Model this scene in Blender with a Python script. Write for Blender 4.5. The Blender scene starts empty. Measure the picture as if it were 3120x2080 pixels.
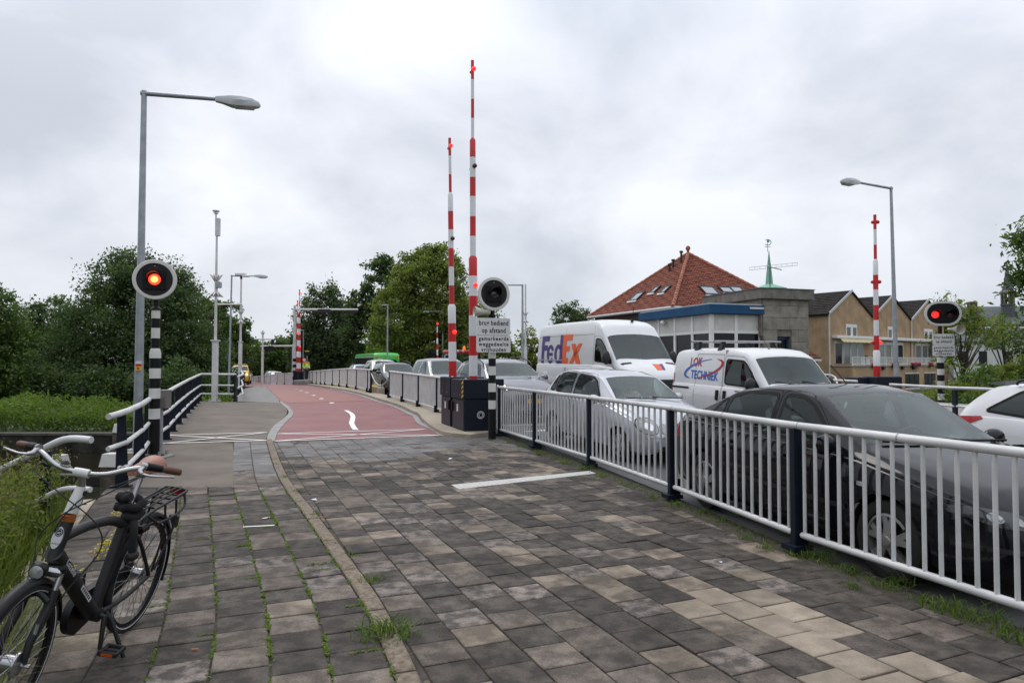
import bpy, bmesh, math, random
import numpy as np
from mathutils import Vector, Matrix
from mathutils.bvhtree import BVHTree
random.seed(7); RNG = np.random.default_rng(11)
SC = bpy.context.scene; COL = SC.collection
R = math.radians; PI = math.pi
# ------------------------------------------------------------------ camera
EYE = 1.683; FPX = 2080.0; PITCH = 0.0302            # measured from the paving lattice of the photograph (3120 x 2080)
cam_d = bpy.data.cameras.new('camera'); cam = bpy.data.objects.new('camera', cam_d); COL.objects.link(cam)
cam.location = (0, 0, EYE); cam.rotation_euler = (PI / 2 + PITCH, 0, 0)
cam_d.sensor_width = 36; cam_d.lens = 24.0; cam_d.clip_start = 0.05; cam_d.clip_end = 9000
cam_d.dof.use_dof = True; cam_d.dof.focus_distance = 9.5; cam_d.dof.aperture_fstop = 5.6
SC.camera = cam
# ------------------------------------------------------------------ sky, sun, exposure
SUN_EL, SUN_AZ = R(52), R(-35)
world = bpy.data.worlds.new('World'); SC.world = world; world.use_nodes = True
def build_world():
    nt = world.node_tree; N = nt.nodes; L = nt.links; N.clear()
    out = N.new('ShaderNodeOutputWorld'); bg = N.new('ShaderNodeBackground'); bg.inputs[1].default_value = 0.1
    sky = N.new('ShaderNodeTexSky'); sky.sky_type = 'NISHITA'; sky.sun_disc = False
    sky.sun_elevation = SUN_EL; sky.sun_rotation = SUN_AZ; sky.air_density = 1.2; sky.dust_density = 2.5
    tc = N.new('ShaderNodeTexCoord'); sep = N.new('ShaderNodeSeparateXYZ'); L.new(tc.outputs['Generated'], sep.inputs[0])
    def mth(op, a, b=None, clamp=False):
        n = N.new('ShaderNodeMath'); n.operation = op; n.use_clamp = clamp
        for i, v in enumerate((a, b)):
            if v is None: continue
            if hasattr(v, 'is_output'): L.new(v, n.inputs[i])
            else: n.inputs[i].default_value = v
        return n.outputs[0]
    z = mth('MAXIMUM', sep.outputs[2], 0.0); dz = mth('ADD', z, 0.5)
    cx = mth('DIVIDE', sep.outputs[0], dz); cy = mth('DIVIDE', sep.outputs[1], dz)
    cmb = N.new('ShaderNodeCombineXYZ'); L.new(cx, cmb.inputs[0]); L.new(cy, cmb.inputs[1])
    def noise(scale, detail, rough, off, dist=0.0):
        mp = N.new('ShaderNodeMapping'); mp.inputs['Location'].default_value = off
        L.new(cmb.outputs[0], mp.inputs[0])
        n = N.new('ShaderNodeTexNoise'); n.inputs['Scale'].default_value = scale; n.inputs['Detail'].default_value = detail
        n.inputs['Roughness'].default_value = rough; n.inputs['Distortion'].default_value = dist; L.new(mp.outputs[0], n.inputs['Vector']); return n.outputs[0]
    n1 = noise(1.25, 4, 0.5, (6.6, 19.7, 0)); n2 = noise(3.4, 7, 0.54, (19.2, 18.4, 0), 0.25)
    m = mth('ADD', mth('MULTIPLY', n1, 0.62), mth('MULTIPLY', n2, 0.38))
    r = N.new('ShaderNodeValToRGB'); e = r.color_ramp.elements
    e[0].position = 0.385; e[0].color = (5.9, 6.35, 7.15, 1); e[1].position = 0.595; e[1].color = (9.7, 9.95, 10.7, 1)
    k = r.color_ramp.elements.new(0.5); k.color = (8.0, 8.3, 9.05, 1)
    L.new(m, r.inputs[0])
    hz = N.new('ShaderNodeMix'); hz.data_type = 'RGBA'
    hf = mth('SUBTRACT', 1.0, mth('DIVIDE', z, 0.22, True), True); L.new(mth('MULTIPLY', hf, 0.72), hz.inputs[0])
    L.new(r.outputs[0], hz.inputs[6]); hz.inputs[7].default_value = (5.9, 6.4, 7.2, 1)
    mx = N.new('ShaderNodeMix'); mx.data_type = 'RGBA'; mx.inputs[0].default_value = 0.93
    L.new(sky.outputs[0], mx.inputs[6]); L.new(hz.outputs[2], mx.inputs[7])
    # an overcast sky grows brighter towards the zenith
    zen = mth('ADD', 1.0, mth('MULTIPLY', mth('DIVIDE', mth('SUBTRACT', z, 0.30), 0.70, True), 0.85)); vm = N.new('ShaderNodeVectorMath'); vm.operation = 'SCALE'; L.new(mx.outputs[2], vm.inputs[0]); L.new(zen, vm.inputs[3])
    L.new(vm.outputs[0], bg.inputs[0]); L.new(bg.outputs[0], out.inputs[0])
build_world()
sun_d = bpy.data.lights.new('sun', 'SUN'); sun = bpy.data.objects.new('sun', sun_d); COL.objects.link(sun)
sun_d.energy = 0.9; sun_d.angle = R(25); sun_d.color = (1, 0.96, 0.9)
_d = Vector((math.sin(SUN_AZ) * math.cos(SUN_EL), math.cos(SUN_AZ) * math.cos(SUN_EL), math.sin(SUN_EL)))
sun.rotation_euler = _d.to_track_quat('Z', 'Y').to_euler()
VS = SC.view_settings; VS.view_transform = 'Standard'; VS.look = 'None'; VS.gamma = 1; VS.exposure = 0.06; VS.use_curve_mapping = False
SC.cycles.max_bounces = 8; SC.cycles.transparent_max_bounces = 24; SC.cycles.caustics_reflective = False; SC.cycles.caustics_refractive = False
SC.cycles.use_denoising = True

# ------------------------------------------------------------------ measuring helpers (pixels of the 3120 x 2080 photograph -> metres)
_cp, _sp = math.cos(PITCH), math.sin(PITCH)
def ray(px, py):
    x = (px - 1560) / FPX; y = -(py - 1040) / FPX
    return (x, _cp - y * _sp, _sp + y * _cp)
def G(px, py, z=0.0):
    d = ray(px, py); k = (z - EYE) / d[2]; return Vector((d[0] * k, d[1] * k, z))
def at(px, py, Y):
    d = ray(px, py); k = Y / d[1]; return Vector((d[0] * k, Y, EYE + d[2] * k))
def atd(px, py, Y): return at(px * 3120 / 2352, py * 3120 / 2352, Y)
# road frame: s along the road away from the camera, u across it from the near fence to the right
SA, CA = 0.3665, 0.9304
def US(u, s, z=None):
    X = CA * (u + 5.32) - SA * s; Y = SA * (u + 5.32) + CA * s
    return Vector((X, Y, Zp(X, Y) if z is None else z))
def us(X, Y): return CA * X + SA * Y - 5.32, -SA * X + CA * Y
_PZ = ([-60, 12.5, 16, 28, 38, 50, 62, 80, 100, 4000], [0, 0, .05, .2, .2, -.02, -.28, -.72, -1.0, -1.0])
_RZ = ([-60, 3, 6.5, 10, 12.5, 16, 28, 38, 50, 62, 80, 100, 4000], [-.10, -.06, -.01, .03, .1, .15, .22, .2, -.02, -.28, -.72, -1.0, -1.0])
def Zs(s, T=_PZ): return float(np.mean([np.interp(s + o, *T) for o in (-1.5, -.75, 0, .75, 1.5)]))
def Zp(X, Y): return Zs(us(X, Y)[1])
def Zr(X, Y): return Zs(us(X, Y)[1], _RZ)
def GP(px, py, dz=0.0):
    z = 0
    for _ in range(12):
        p = G(px, py, z + dz); z = Zp(p.x, p.y)
    return Vector((p.x, p.y, z + dz))

# ------------------------------------------------------------------ materials
MATS = {}
def _nn(nt, t, **kw):
    n = nt.nodes.new(t)
    for k, v in kw.items(): setattr(n, k, v)
    return n
def mat(name, col, rough=0.5, metal=0.0, var=0.0, vscale=8.0, bump=0.0, bscale=60.0, col2=None, spec=0.5, coat=0.0, emit=None, estr=0.0, coords='Position', objrand=0.0, detail=5, ramp=(0.35, 0.65)):
    """principled material; a second colour mixes in by noise, a finer noise gives relief"""
    if name in MATS: return MATS[name]
    m = bpy.data.materials.new(name); m.use_nodes = True; nt = m.node_tree; b = nt.nodes['Principled BSDF']
    b.inputs['Roughness'].default_value = rough; b.inputs['Metallic'].default_value = metal
    b.inputs['Specular IOR Level'].default_value = spec; b.inputs['Coat Weight'].default_value = coat; b.inputs['Coat Roughness'].default_value = 0.03
    c = (*col, 1); b.inputs['Base Color'].default_value = c
    if emit: b.inputs['Emission Color'].default_value = (*emit, 1); b.inputs['Emission Strength'].default_value = estr
    src = None
    if var or col2 or bump:
        g = _nn(nt, 'ShaderNodeNewGeometry') if coords == 'Position' else _nn(nt, 'ShaderNodeTexCoord')
        src = g.outputs['Position'] if coords == 'Position' else g.outputs['Object']
    last = None
    if var or col2:
        n = _nn(nt, 'ShaderNodeTexNoise'); n.inputs['Scale'].default_value = vscale; n.inputs['Detail'].default_value = detail; n.inputs['Roughness'].default_value = 0.62
        nt.links.new(src, n.inputs['Vector'])
        r = _nn(nt, 'ShaderNodeValToRGB'); e = r.color_ramp.elements; e[0].position, e[1].position = ramp
        if col2: e[0].color = c; e[1].color = (*col2, 1)
        else:
            e[0].color = (*[x * (1 - var) for x in col], 1); e[1].color = (*[min(1, x * (1 + var)) for x in col], 1)
        nt.links.new(n.outputs[0], r.inputs[0]); last = r.outputs[0]
    if objrand:
        oi = _nn(nt, 'ShaderNodeObjectInfo'); mr = _nn(nt, 'ShaderNodeMapRange'); mr.inputs[3].default_value = 1 - objrand; mr.inputs[4].default_value = 1 + objrand
        nt.links.new(oi.outputs['Random'], mr.inputs[0]); mu = _nn(nt, 'ShaderNodeMix', data_type='RGBA', blend_type='MULTIPLY'); mu.inputs[0].default_value = 1
        if last: nt.links.new(last, mu.inputs[6])
        else: mu.inputs[6].default_value = c
        nt.links.new(mr.outputs[0], mu.inputs[7]); last = mu.outputs[2]
    if last: nt.links.new(last, b.inputs['Base Color'])
    if bump:
        n = _nn(nt, 'ShaderNodeTexNoise'); n.inputs['Scale'].default_value = bscale; n.inputs['Detail'].default_value = 4
        nt.links.new(src, n.inputs['Vector']); bp = _nn(nt, 'ShaderNodeBump'); bp.inputs['Strength'].default_value = min(1, bump); bp.inputs['Distance'].default_value = 0.006
        nt.links.new(n.outputs[0], bp.inputs['Height']); nt.links.new(bp.outputs[0], b.inputs['Normal'])
    MATS[name] = m; return m
def glass_mat(name, tint=(0.62, 0.72, 0.68), ior=1.75, rough=0.0):
    if name in MATS: return MATS[name]
    m = bpy.data.materials.new(name); m.use_nodes = True; nt = m.node_tree; nt.nodes.remove(nt.nodes['Principled BSDF'])
    out = nt.nodes['Material Output']; fr = _nn(nt, 'ShaderNodeFresnel'); fr.inputs[0].default_value = ior
    t = _nn(nt, 'ShaderNodeBsdfTransparent'); t.inputs[0].default_value = (*tint, 1)
    g = _nn(nt, 'ShaderNodeBsdfGlossy'); g.inputs['Roughness'].default_value = rough; g.inputs['Color'].default_value = (.84, .93, .92, 1)
    mx = _nn(nt, 'ShaderNodeMixShader'); nt.links.new(fr.outputs[0], mx.inputs[0]); nt.links.new(t.outputs[0], mx.inputs[1]); nt.links.new(g.outputs[0], mx.inputs[2])
    nt.links.new(mx.outputs[0], out.inputs[0]); MATS[name] = m; return m

# ------------------------------------------------------------------ objects
WM = {}
def tag(o, label=None, cat=None, group=None, kind=None):
    if label: o['label'] = label
    if cat: o['category'] = cat
    if group: o['group'] = group
    if kind: o['kind'] = kind
    return o
def thing(name, label, cat, loc=(0, 0, 0), rz=0.0, group=None, M=None):
    o = bpy.data.objects.new(name, None); COL.objects.link(o); o.empty_display_size = 0.2
    mtx = M if M is not None else Matrix.Translation(Vector(loc)) @ Matrix.Rotation(rz, 4, 'Z')
    o.matrix_world = mtx; WM[o.name] = mtx.copy(); return tag(o, label, cat, group)
def link_mesh(name, me, parent=None):
    o = bpy.data.objects.new(name, me); COL.objects.link(o)
    if parent is not None: o.parent = parent; WM[o.name] = WM[parent.name]
    else: WM[o.name] = Matrix.Identity(4)
    return o
class MB:
    """collects shapes, then builds ONE mesh object"""
    def __init__(s): s.v = []; s.f = []; s.mi = []; s.cur = 0
    def add(s, vs, fs):
        b = len(s.v); s.v += [tuple(v) for v in vs]; s.f += [tuple(i + b for i in f) for f in fs]; s.mi += [s.cur] * len(fs); return s
    def box(s, lo, hi, M=None, bev=0.0):
        x0, y0, z0 = lo; x1, y1, z1 = hi
        if bev:
            b = bev; vs = []
            for z, i in ((z0, b), (z0 + b, 0), (z1 - b, 0), (z1, b)):
                vs += [(x0 + i, y0 + i, z), (x1 - i, y0 + i, z), (x1 - i, y1 - i, z), (x0 + i, y1 - i, z)]
            fs = [(3, 2, 1, 0), (12, 13, 14, 15)]
            for k in range(3):
                for j in range(4): fs.append((4 * k + j, 4 * k + (j + 1) % 4, 4 * k + 4 + (j + 1) % 4, 4 * k + 4 + j))
        else:
            vs = [(x0, y0, z0), (x1, y0, z0), (x1, y1, z0), (x0, y1, z0), (x0, y0, z1), (x1, y0, z1), (x1, y1, z1), (x0, y1, z1)]
            fs = [(3, 2, 1, 0), (4, 5, 6, 7), (0, 1, 5, 4), (1, 2, 6, 5), (2, 3, 7, 6), (3, 0, 4, 7)]
        if M is not None: vs = [M @ Vector(v) for v in vs]
        return s.add(vs, fs)
    def tube(s, pts, rad, n=10, caps=True, closed=False):
        pts = [Vector(p) for p in pts]; k = len(pts); rad = rad if isinstance(rad, (list, tuple)) else [rad] * k
        vs, fs = [], []; prev = None
        for i in range(k):
            if closed: t = pts[(i + 1) % k] - pts[i - 1]
            else: t = pts[min(i + 1, k - 1)] - pts[max(i - 1, 0)]
            t.normalize()
            if prev is None:
                a = Vector((0, 0, 1)) if abs(t.z) < 0.9 else Vector((1, 0, 0)); nrm = t.cross(a).normalized()
            else:
                nrm = (prev - t * prev.dot(t)); nrm = nrm.normalized() if nrm.length > 1e-6 else t.orthogonal().normalized()
            prev = nrm; bi = t.cross(nrm)
            for j in range(n):
                a = 2 * PI * j / n; vs.append(pts[i] + (nrm * math.cos(a) + bi * math.sin(a)) * rad[i])
        for i in range(k if closed else k - 1):
            i2 = (i + 1) % k
            for j in range(n): fs.append((i * n + j, i * n + (j + 1) % n, i2 * n + (j + 1) % n, i2 * n + j))
        if caps and not closed: fs.append(tuple(range(n - 1, -1, -1))); fs.append(tuple((k - 1) * n + j for j in range(n)))
        return s.add(vs, fs)
    def cyl(s, p, q, r, r2=None, n=12): return s.tube([p, q], [r, r if r2 is None else r2], n)
    def lathe(s, prof, M=None, n=24, close=False, cap=True):
        """prof: (radius, height) pairs turned about z"""
        vs, fs = [], []; k = len(prof)
        for r, z in prof:
            for j in range(n): a = 2 * PI * j / n; vs.append(Vector((r * math.cos(a), r * math.sin(a), z)))
        for i in range(k if close else k - 1):
            i2 = (i + 1) % k
            for j in range(n): fs.append((i * n + j, i * n + (j + 1) % n, i2 * n + (j + 1) % n, i2 * n + j))
        if not close and cap:
            if prof[0][0] > 1e-5: fs.append(tuple(range(n - 1, -1, -1)))
            if prof[-1][0] > 1e-5: fs.append(tuple((k - 1) * n + j for j in range(n)))
        if M is not None: vs = [M @ v for v in vs]
        return s.add(vs, fs)
    def prism(s, poly, h0, h1, M=None):
        """2-D outline (counter-clockwise) extruded along z"""
        n = len(poly); vs = [Vector((x, y, h0)) for x, y in poly] + [Vector((x, y, h1)) for x, y in poly]
        fs = [tuple(range(n - 1, -1, -1)), tuple(range(n, 2 * n))] + [(j, (j + 1) % n, n + (j + 1) % n, n + j) for j in range(n)]
        if M is not None: vs = [M @ v for v in vs]
        return s.add(vs, fs)
    def sphere(s, c, r, n=10, m=6, sc=(1, 1, 1)):
        c = Vector(c); pr = [(math.sin(PI * i / m) , -math.cos(PI * i / m)) for i in range(m + 1)]
        M = Matrix.Translation(c) @ Matrix.Diagonal((r * sc[0], r * sc[1], r * sc[2], 1)); return s.lathe([(max(a, 1e-4), b) for a, b in pr], M, n)
    def mesh(s, name, mats, smooth=None, inv=None):
        me = bpy.data.meshes.new(name); vs = s.v if inv is None else [inv @ Vector(v) for v in s.v]
        me.from_pydata([tuple(v) for v in vs], [], s.f); mats = mats if isinstance(mats, (list, tuple)) else [mats]
        for m in mats: me.materials.append(m)
        if len(mats) > 1: me.polygons.foreach_set('material_index', s.mi)
        if smooth is not None: me.polygons.foreach_set('use_smooth', [True] * len(s.f)); me.set_sharp_from_angle(angle=R(smooth))
        me.update(); return me
    def build(s, name, mats, parent=None, smooth=None, world=False, label=None, cat=None, group=None, kind=None):
        inv = WM[parent.name].inverted() if (world and parent is not None) else None
        o = link_mesh(name, s.mesh(name, mats, smooth, inv), parent); return tag(o, label, cat, group, kind)
def copy_tree(o, parent=None):
    c = o.copy(); COL.objects.link(c)
    if parent is not None: c.parent = parent; c.matrix_local = o.matrix_local.copy()
    for ch in [x for x in bpy.data.objects if x.parent == o]: copy_tree(ch, c)
    return c
def frame(origin, xdir, zdir=(0, 0, 1)):
    """matrix whose x axis is xdir and whose z axis is close to zdir"""
    x = Vector(xdir).normalized(); z = Vector(zdir); y = z.cross(x).normalized(); z = x.cross(y)
    M = Matrix((x, y, z)).transposed().to_4x4(); M.translation = Vector(origin); return M
_FONT = None
def text_mesh(txt, size, bold=0.0, spacing=1.0, align='CENTER', sx=1.0, shear=0.0):
    """flat lettering as a triangle list in its own xy plane: (verts, faces)"""
    cu = bpy.data.curves.new('lettering', 'FONT'); cu.body = txt; cu.size = size; cu.offset = bold; cu.space_character = spacing; cu.align_x = align; cu.align_y = 'CENTER'; cu.resolution_u = 3; cu.fill_mode = 'FRONT'; cu.shear = shear
    o = bpy.data.objects.new('lettering', cu); COL.objects.link(o); dg = bpy.context.evaluated_depsgraph_get(); me = bpy.data.meshes.new_from_object(o.evaluated_get(dg))
    vs = [(v.co.x * sx, v.co.y, 0) for v in me.vertices]; fs = [tuple(p.vertices) for p in me.polygons]
    bpy.data.objects.remove(o); bpy.data.curves.remove(cu); bpy.data.meshes.remove(me); return vs, fs
def catmull(pts, n=8):
    P = [Vector(p) for p in pts]; out = []
    for i in range(len(P) - 1):
        a, b, c, d = P[max(i - 1, 0)], P[i], P[i + 1], P[min(i + 2, len(P) - 1)]
        for k in range(n):
            t = k / n; out.append(0.5 * ((2 * b) + (c - a) * t + (2 * a - 5 * b + 4 * c - d) * t * t + (3 * b - a - 3 * c + d) * t ** 3))
    out.append(P[-1]); return out
# ================================================================== THE SETTING: land, water, pavements, paths, road
def tile_mat(name, a, b, spk=0.42, bl=6.5, rough=0.85, bump=0.5):
    m = bpy.data.materials.new(name); m.use_nodes = True; nt = m.node_tree; L = nt.links; bs = nt.nodes['Principled BSDF']; bs.inputs['Roughness'].default_value = rough; bs.inputs['Specular IOR Level'].default_value = 0.35
    g = _nn(nt, 'ShaderNodeNewGeometry')
    def nz(scale, det, ro=0.6):
        n = _nn(nt, 'ShaderNodeTexNoise'); n.inputs['Scale'].default_value = scale; n.inputs['Detail'].default_value = det; n.inputs['Roughness'].default_value = ro; L.new(g.outputs['Position'], n.inputs['Vector']); return n.outputs[0]
    r = _nn(nt, 'ShaderNodeValToRGB'); e = r.color_ramp.elements; e[0].position, e[1].position = 0.42, 0.60; e[0].color = (*a, 1); e[1].color = (*b, 1); L.new(nz(bl, 6), r.inputs[0])
    oi = _nn(nt, 'ShaderNodeObjectInfo'); mr = _nn(nt, 'ShaderNodeMapRange'); mr.inputs[3].default_value = 0.84; mr.inputs[4].default_value = 1.16; L.new(oi.outputs['Random'], mr.inputs[0])
    s = _nn(nt, 'ShaderNodeValToRGB'); e = s.color_ramp.elements; e[0].position, e[1].position = 0.3, 0.72; lo, hi = 1 - spk, 1 + spk * 1.6; e[0].color = (lo, lo, lo, 1); e[1].color = (hi, hi, hi, 1); L.new(nz(75, 5, 0.8), s.inputs[0])
    def mul(x, y):
        k = _nn(nt, 'ShaderNodeMix', data_type='RGBA', blend_type='MULTIPLY'); k.inputs[0].default_value = 1; L.new(x, k.inputs[6]); L.new(y, k.inputs[7]); return k.outputs[2]
    w = _nn(nt, 'ShaderNodeValToRGB'); e = w.color_ramp.elements; e[0].position, e[1].position = .36, .62; e[0].color = (.66, .63, .60, 1); e[1].color = (1.2, 1.17, 1.13, 1); L.new(nz(.75, 5), w.inputs[0])
    L.new(mul(mul(mul(r.outputs[0], mr.outputs[0]), s.outputs[0]), w.outputs[0]), bs.inputs['Base Color'])
    bp = _nn(nt, 'ShaderNodeBump'); bp.inputs['Strength'].default_value = bump; bp.inputs['Distance'].default_value = 0.004; L.new(nz(160, 4, 0.7), bp.inputs['Height']); L.new(bp.outputs[0], bs.inputs['Normal'])
    MATS[name] = m; return m
T_DARK = tile_mat('tile_dark', (.033, .029, .025), (.074, .064, .056)); T_MID = tile_mat('tile_brown', (.075, .063, .054), (.145, .123, .104))
T_PINK = tile_mat('tile_grey', (.060, .053, .049), (.175, .153, .138), bl=9); T_BEIGE = tile_mat('tile_beige', (.105, .088, .070), (.225, .190, .150), spk=0.22, bl=4)
T_CLEAN = tile_mat('tile_sand', (.195, .165, .130), (.25, .215, .172), spk=0.15); T_BLUE = tile_mat('tile_bluegrey', (.095, .093, .093), (.155, .150, .147), spk=0.15, bl=2.5, rough=0.6)
M_JOINT = mat('joint_sand', (.03, .026, .02), 0.95, col2=(.075, .062, .045), vscale=14)
M_ASPH = mat('asphalt_brown', (.105, .085, .067), 0.85, col2=(.155, .128, .103), vscale=1.3, bump=0.5, bscale=140); M_ASPH2 = mat('asphalt_grey', (.115, .108, .103), 0.6, col2=(.155, .147, .14), vscale=1.6, bump=0.4, bscale=140)
M_RED = mat('red_asphalt', (.170, .046, .044), 0.5, col2=(.220, .074, .072), vscale=0.9, bump=0.5, bscale=150, spec=.35); M_RUST = mat('rust_asphalt', (.19, .046, .028), 0.5, col2=(.235, .068, .046), vscale=1.1, bump=0.35, bscale=150)
M_ROAD = mat('road_asphalt', (.05, .05, .052), 0.6, col2=(.085, .084, .084), vscale=1.5, bump=0.5, bscale=130)
M_KERB = mat('kerb_aggregate', (.105, .080, .057), 0.9, col2=(.235, .190, .140), vscale=26, bump=0.8, bscale=120); M_CONC = mat('concrete_sand', (.27, .225, .165), 0.8, col2=(.36, .31, .245), vscale=3, bump=0.3)
M_CONCG = mat('concrete_grey', (.20, .19, .18), 0.7, col2=(.29, .28, .27), vscale=4, bump=0.3); M_PAINT = mat('road_paint', (.66, .65, .62), 0.6, col2=(.78, .77, .74), vscale=20); M_YEL = mat('yellow_paint', (.62, .43, .04), 0.55, col2=(.72, .53, .07), vscale=6)
M_WALL = mat('quay_stone', (.014, .013, .011), 0.9, spec=.2, col2=(.05, .047, .04), vscale=2.2, bump=0.6, bscale=18); M_SOIL = mat('soil', (.035, .032, .018), 0.95, col2=(.055, .06, .022), vscale=3)
M_LAND = mat('land_grass', (.035, .055, .016), 0.95, col2=(.06, .085, .024), vscale=0.6, bump=0.4, bscale=9)

def structure(o): o['kind'] = 'structure'; return o
# land: one sheet to the horizon, with the canal basin left of the bridge cut out of it
def ground():
    xs = [-4000, -600, -130, -60, -30, -14, -5.6, 8, 30, 80, 600, 4000]; ys = [-300, -60, -10, 6.2, 8.4, 24, 45, 90, 300, 1000, 6000]
    m = MB(); zl = -1.06
    hole = lambda i, j: -130 <= xs[i] and xs[i + 1] <= -5.6 and 8.4 <= ys[j] and ys[j + 1] <= 24
    for i in range(len(xs) - 1):
        for j in range(len(ys) - 1):
            x0, x1, y0, y1 = xs[i], xs[i + 1], ys[j], ys[j + 1]
            if hole(i, j): continue
            m.add([(x0, y0, zl), (x1, y0, zl), (x1, y1, zl), (x0, y1, zl)], [(0, 1, 2, 3)])
    return structure(m.build('ground', M_LAND))
ground()
m = MB(); m.add([(-131, 7.6, -1.42), (-5.0, 7.6, -1.42), (-5.0, 24.5, -1.42), (-131, 24.5, -1.42)], [(0, 1, 2, 3)])
M_WATER = mat('canal_water', (.014, .012, .007), 0.08, bump=0.9, bscale=3.2, spec=.3); structure(m.build('water', M_WATER))
# ribbon between two polylines
def ribbon(name, A, B, ma, dz=0.0, zf=None, sub=3, skirt=0.0, nacross=3):
    m = MB(); A = catmull(A, sub) if sub > 1 else [Vector(p) for p in A]; B = catmull(B, sub) if sub > 1 else [Vector(p) for p in B]; n = len(A); K = nacross
    zf = zf or Zp
    vs = []
    for a, b in zip(A, B):
        for k in range(K + 1):
            p = a.lerp(b, k / K); vs.append((p.x, p.y, zf(p.x, p.y) + dz))
    fs = [(i * (K + 1) + k, i * (K + 1) + k + 1, (i + 1) * (K + 1) + k + 1, (i + 1) * (K + 1) + k) for i in range(n - 1) for k in range(K)]
    m.add(vs, fs)
    if skirt:
        edge = [i * (K + 1) for i in range(n)] + [(n - 1) * (K + 1) + k for k in range(1, K + 1)] + [i * (K + 1) + K for i in range(n - 2, -1, -1)] + [k for k in range(K - 1, 0, -1)]
        tp = [vs[e] for e in edge]; bt = [(x, y, z - skirt) for x, y, z in tp]; q = len(tp)
        m.add(tp + bt, [(i, i + q, (i + 1) % q + q, (i + 1) % q) for i in range(q)])
    o = m.build(name, ma)
    # faces upward
    bm = bmesh.new(); bm.from_mesh(o.data); bmesh.ops.recalc_face_normals(bm, faces=bm.faces)
    up = [f for f in bm.faces if abs(f.normal.z) > .7]
    if up and sum(f.normal.z for f in up) < 0: bmesh.ops.reverse_faces(bm, faces=bm.faces)
    bm.to_mesh(o.data); bm.free()
    return structure(o)
# kerb line between foot path and cycle path (left and right edge)
KL = [Vector((.55, .2, 0)), Vector((-.05, 1.9, 0)), Vector((-.61, 3.64, 0)), Vector((-1.04, 4.80, 0)), Vector((-1.47, 5.77, 0)), Vector((-2.22, 7.42, 0)), Vector((-3.46, 10.14, 0)), Vector((-5.23, 14.55, 0))]
KLc = catmull(KL, 10)
def kl_at(Y):
    for a, b in zip(KLc, KLc[1:]):
        if a.y <= Y <= b.y: t = (Y - a.y) / (b.y - a.y); return a.lerp(b, t), (b - a).normalized()
    return (KLc[0], (KLc[1] - KLc[0]).normalized()) if Y < KLc[0].y else (KLc[-1], (KLc[-1] - KLc[-2]).normalized())
def kl_off(d): # offset polyline, d metres to the right
    out = []
    for i, p in enumerate(KLc):
        t = (KLc[min(i + 1, len(KLc) - 1)] - KLc[max(i - 1, 0)]).normalized(); out.append(p + Vector((t.y, -t.x, 0)) * d)
    return out
KRc = kl_off(0.13)
# fence posts of the near railing, used by the paving's right edge too
FZ = 0.05
FP = [G(1523, 1323, FZ), G(1630, 1358, FZ), G(1797, 1413, FZ), G(2048, 1508, FZ), G(2429, 1662, FZ)]
_d = (FP[4] - FP[3]); FP += [FP[4] + Vector((.72, -2.0, 0)), FP[4] + Vector((1.42, -4.25, 0))]
FP = [Vector((p.x, p.y, 0)) for p in FP]
def fence_x(Y):
    for a, b in zip(FP, FP[1:]):
        if b.y <= Y <= a.y: return a.x + (b.x - a.x) * (Y - a.y) / (b.y - a.y)
    a, b = (FP[0], FP[1]) if Y > FP[0].y else (FP[-2], FP[-1]); return a.x + (b.x - a.x) * (Y - a.y) / (b.y - a.y)
# red cycle path outlines
px = lambda L: [GP(*p) for p in L]
RED_L = px([(836, 1344), (847, 1316), (872, 1285), (893, 1264), (890, 1251), (879, 1238), (854, 1222), (843, 1209), (827, 1193), (812, 1184), (796, 1176)])
RED_R = px([(1341, 1328), (1308, 1306), (1270, 1288), (1257, 1268), (1234, 1257), (1210, 1244), (1178, 1232), (1136, 1219), (1089, 1203), (1045, 1192), (1000, 1184)]) 
RED_L += [US(-9.0, 62), US(-9.2, 95)]; RED_R += [US(-.45, 60), US(-.45, 95)]
ribbon('cycle_path', RED_L, RED_R, M_RED, 0.0, skirt=0.6, nacross=8, sub=4)
# rusty patch of newer surfacing on the bridge deck
PT_L = px([(879, 1228), (860, 1219), (843, 1207), (824, 1190)]); PT_R = px([(1115, 1221), (1080, 1211), (1045, 1199), (990, 1189)])
ribbon('cycle_path_patch', PT_L, PT_R, M_RUST, 0.006, nacross=8, sub=6)
KO = px([(813, 1346), (817, 1325), (834, 1298), (865, 1275), (879, 1258), (875, 1246), (853, 1227)])
ribbon('path_edging', KO, [p for p in RED_L[:7]], M_CONCG, 0.012, nacross=2, skirt=0.1)
# asphalt foot path to the left of it
FL = px([(352, 1483), (395, 1440), (440, 1384), (500, 1338), (540, 1291), (568, 1258), (598, 1229), (606, 1222)])
FRp = [GP(718, 1483), GP(716, 1440), GP(712, 1384), GP(708, 1349)] + [KO[1], KO[3], KO[5], KO[6]]
o = ribbon('foot_path', FL[:4], FRp[:4], M_ASPH, -0.003, skirt=1.2, nacross=4)
ribbon('foot_path_ramp', FL[3:] , [GP(812, 1347)] + FRp[4:], M_ASPH, -0.003, skirt=1.2, nacross=4)
FL2 = px([(606, 1222), (720, 1222), (733, 1195), (742, 1184)]); FL2 = [GP(716, 1222), GP(729, 1200), GP(740, 1184), GP(752, 1177), US(-12.6, 60), US(-12.6, 92)]
ribbon('foot_path_deck', FL2, [KO[6], RED_L[7], RED_L[9], RED_L[10], US(-9.0, 62), US(-9.2, 92)], M_ASPH2, -0.002, skirt=1.2, nacross=4)
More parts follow.
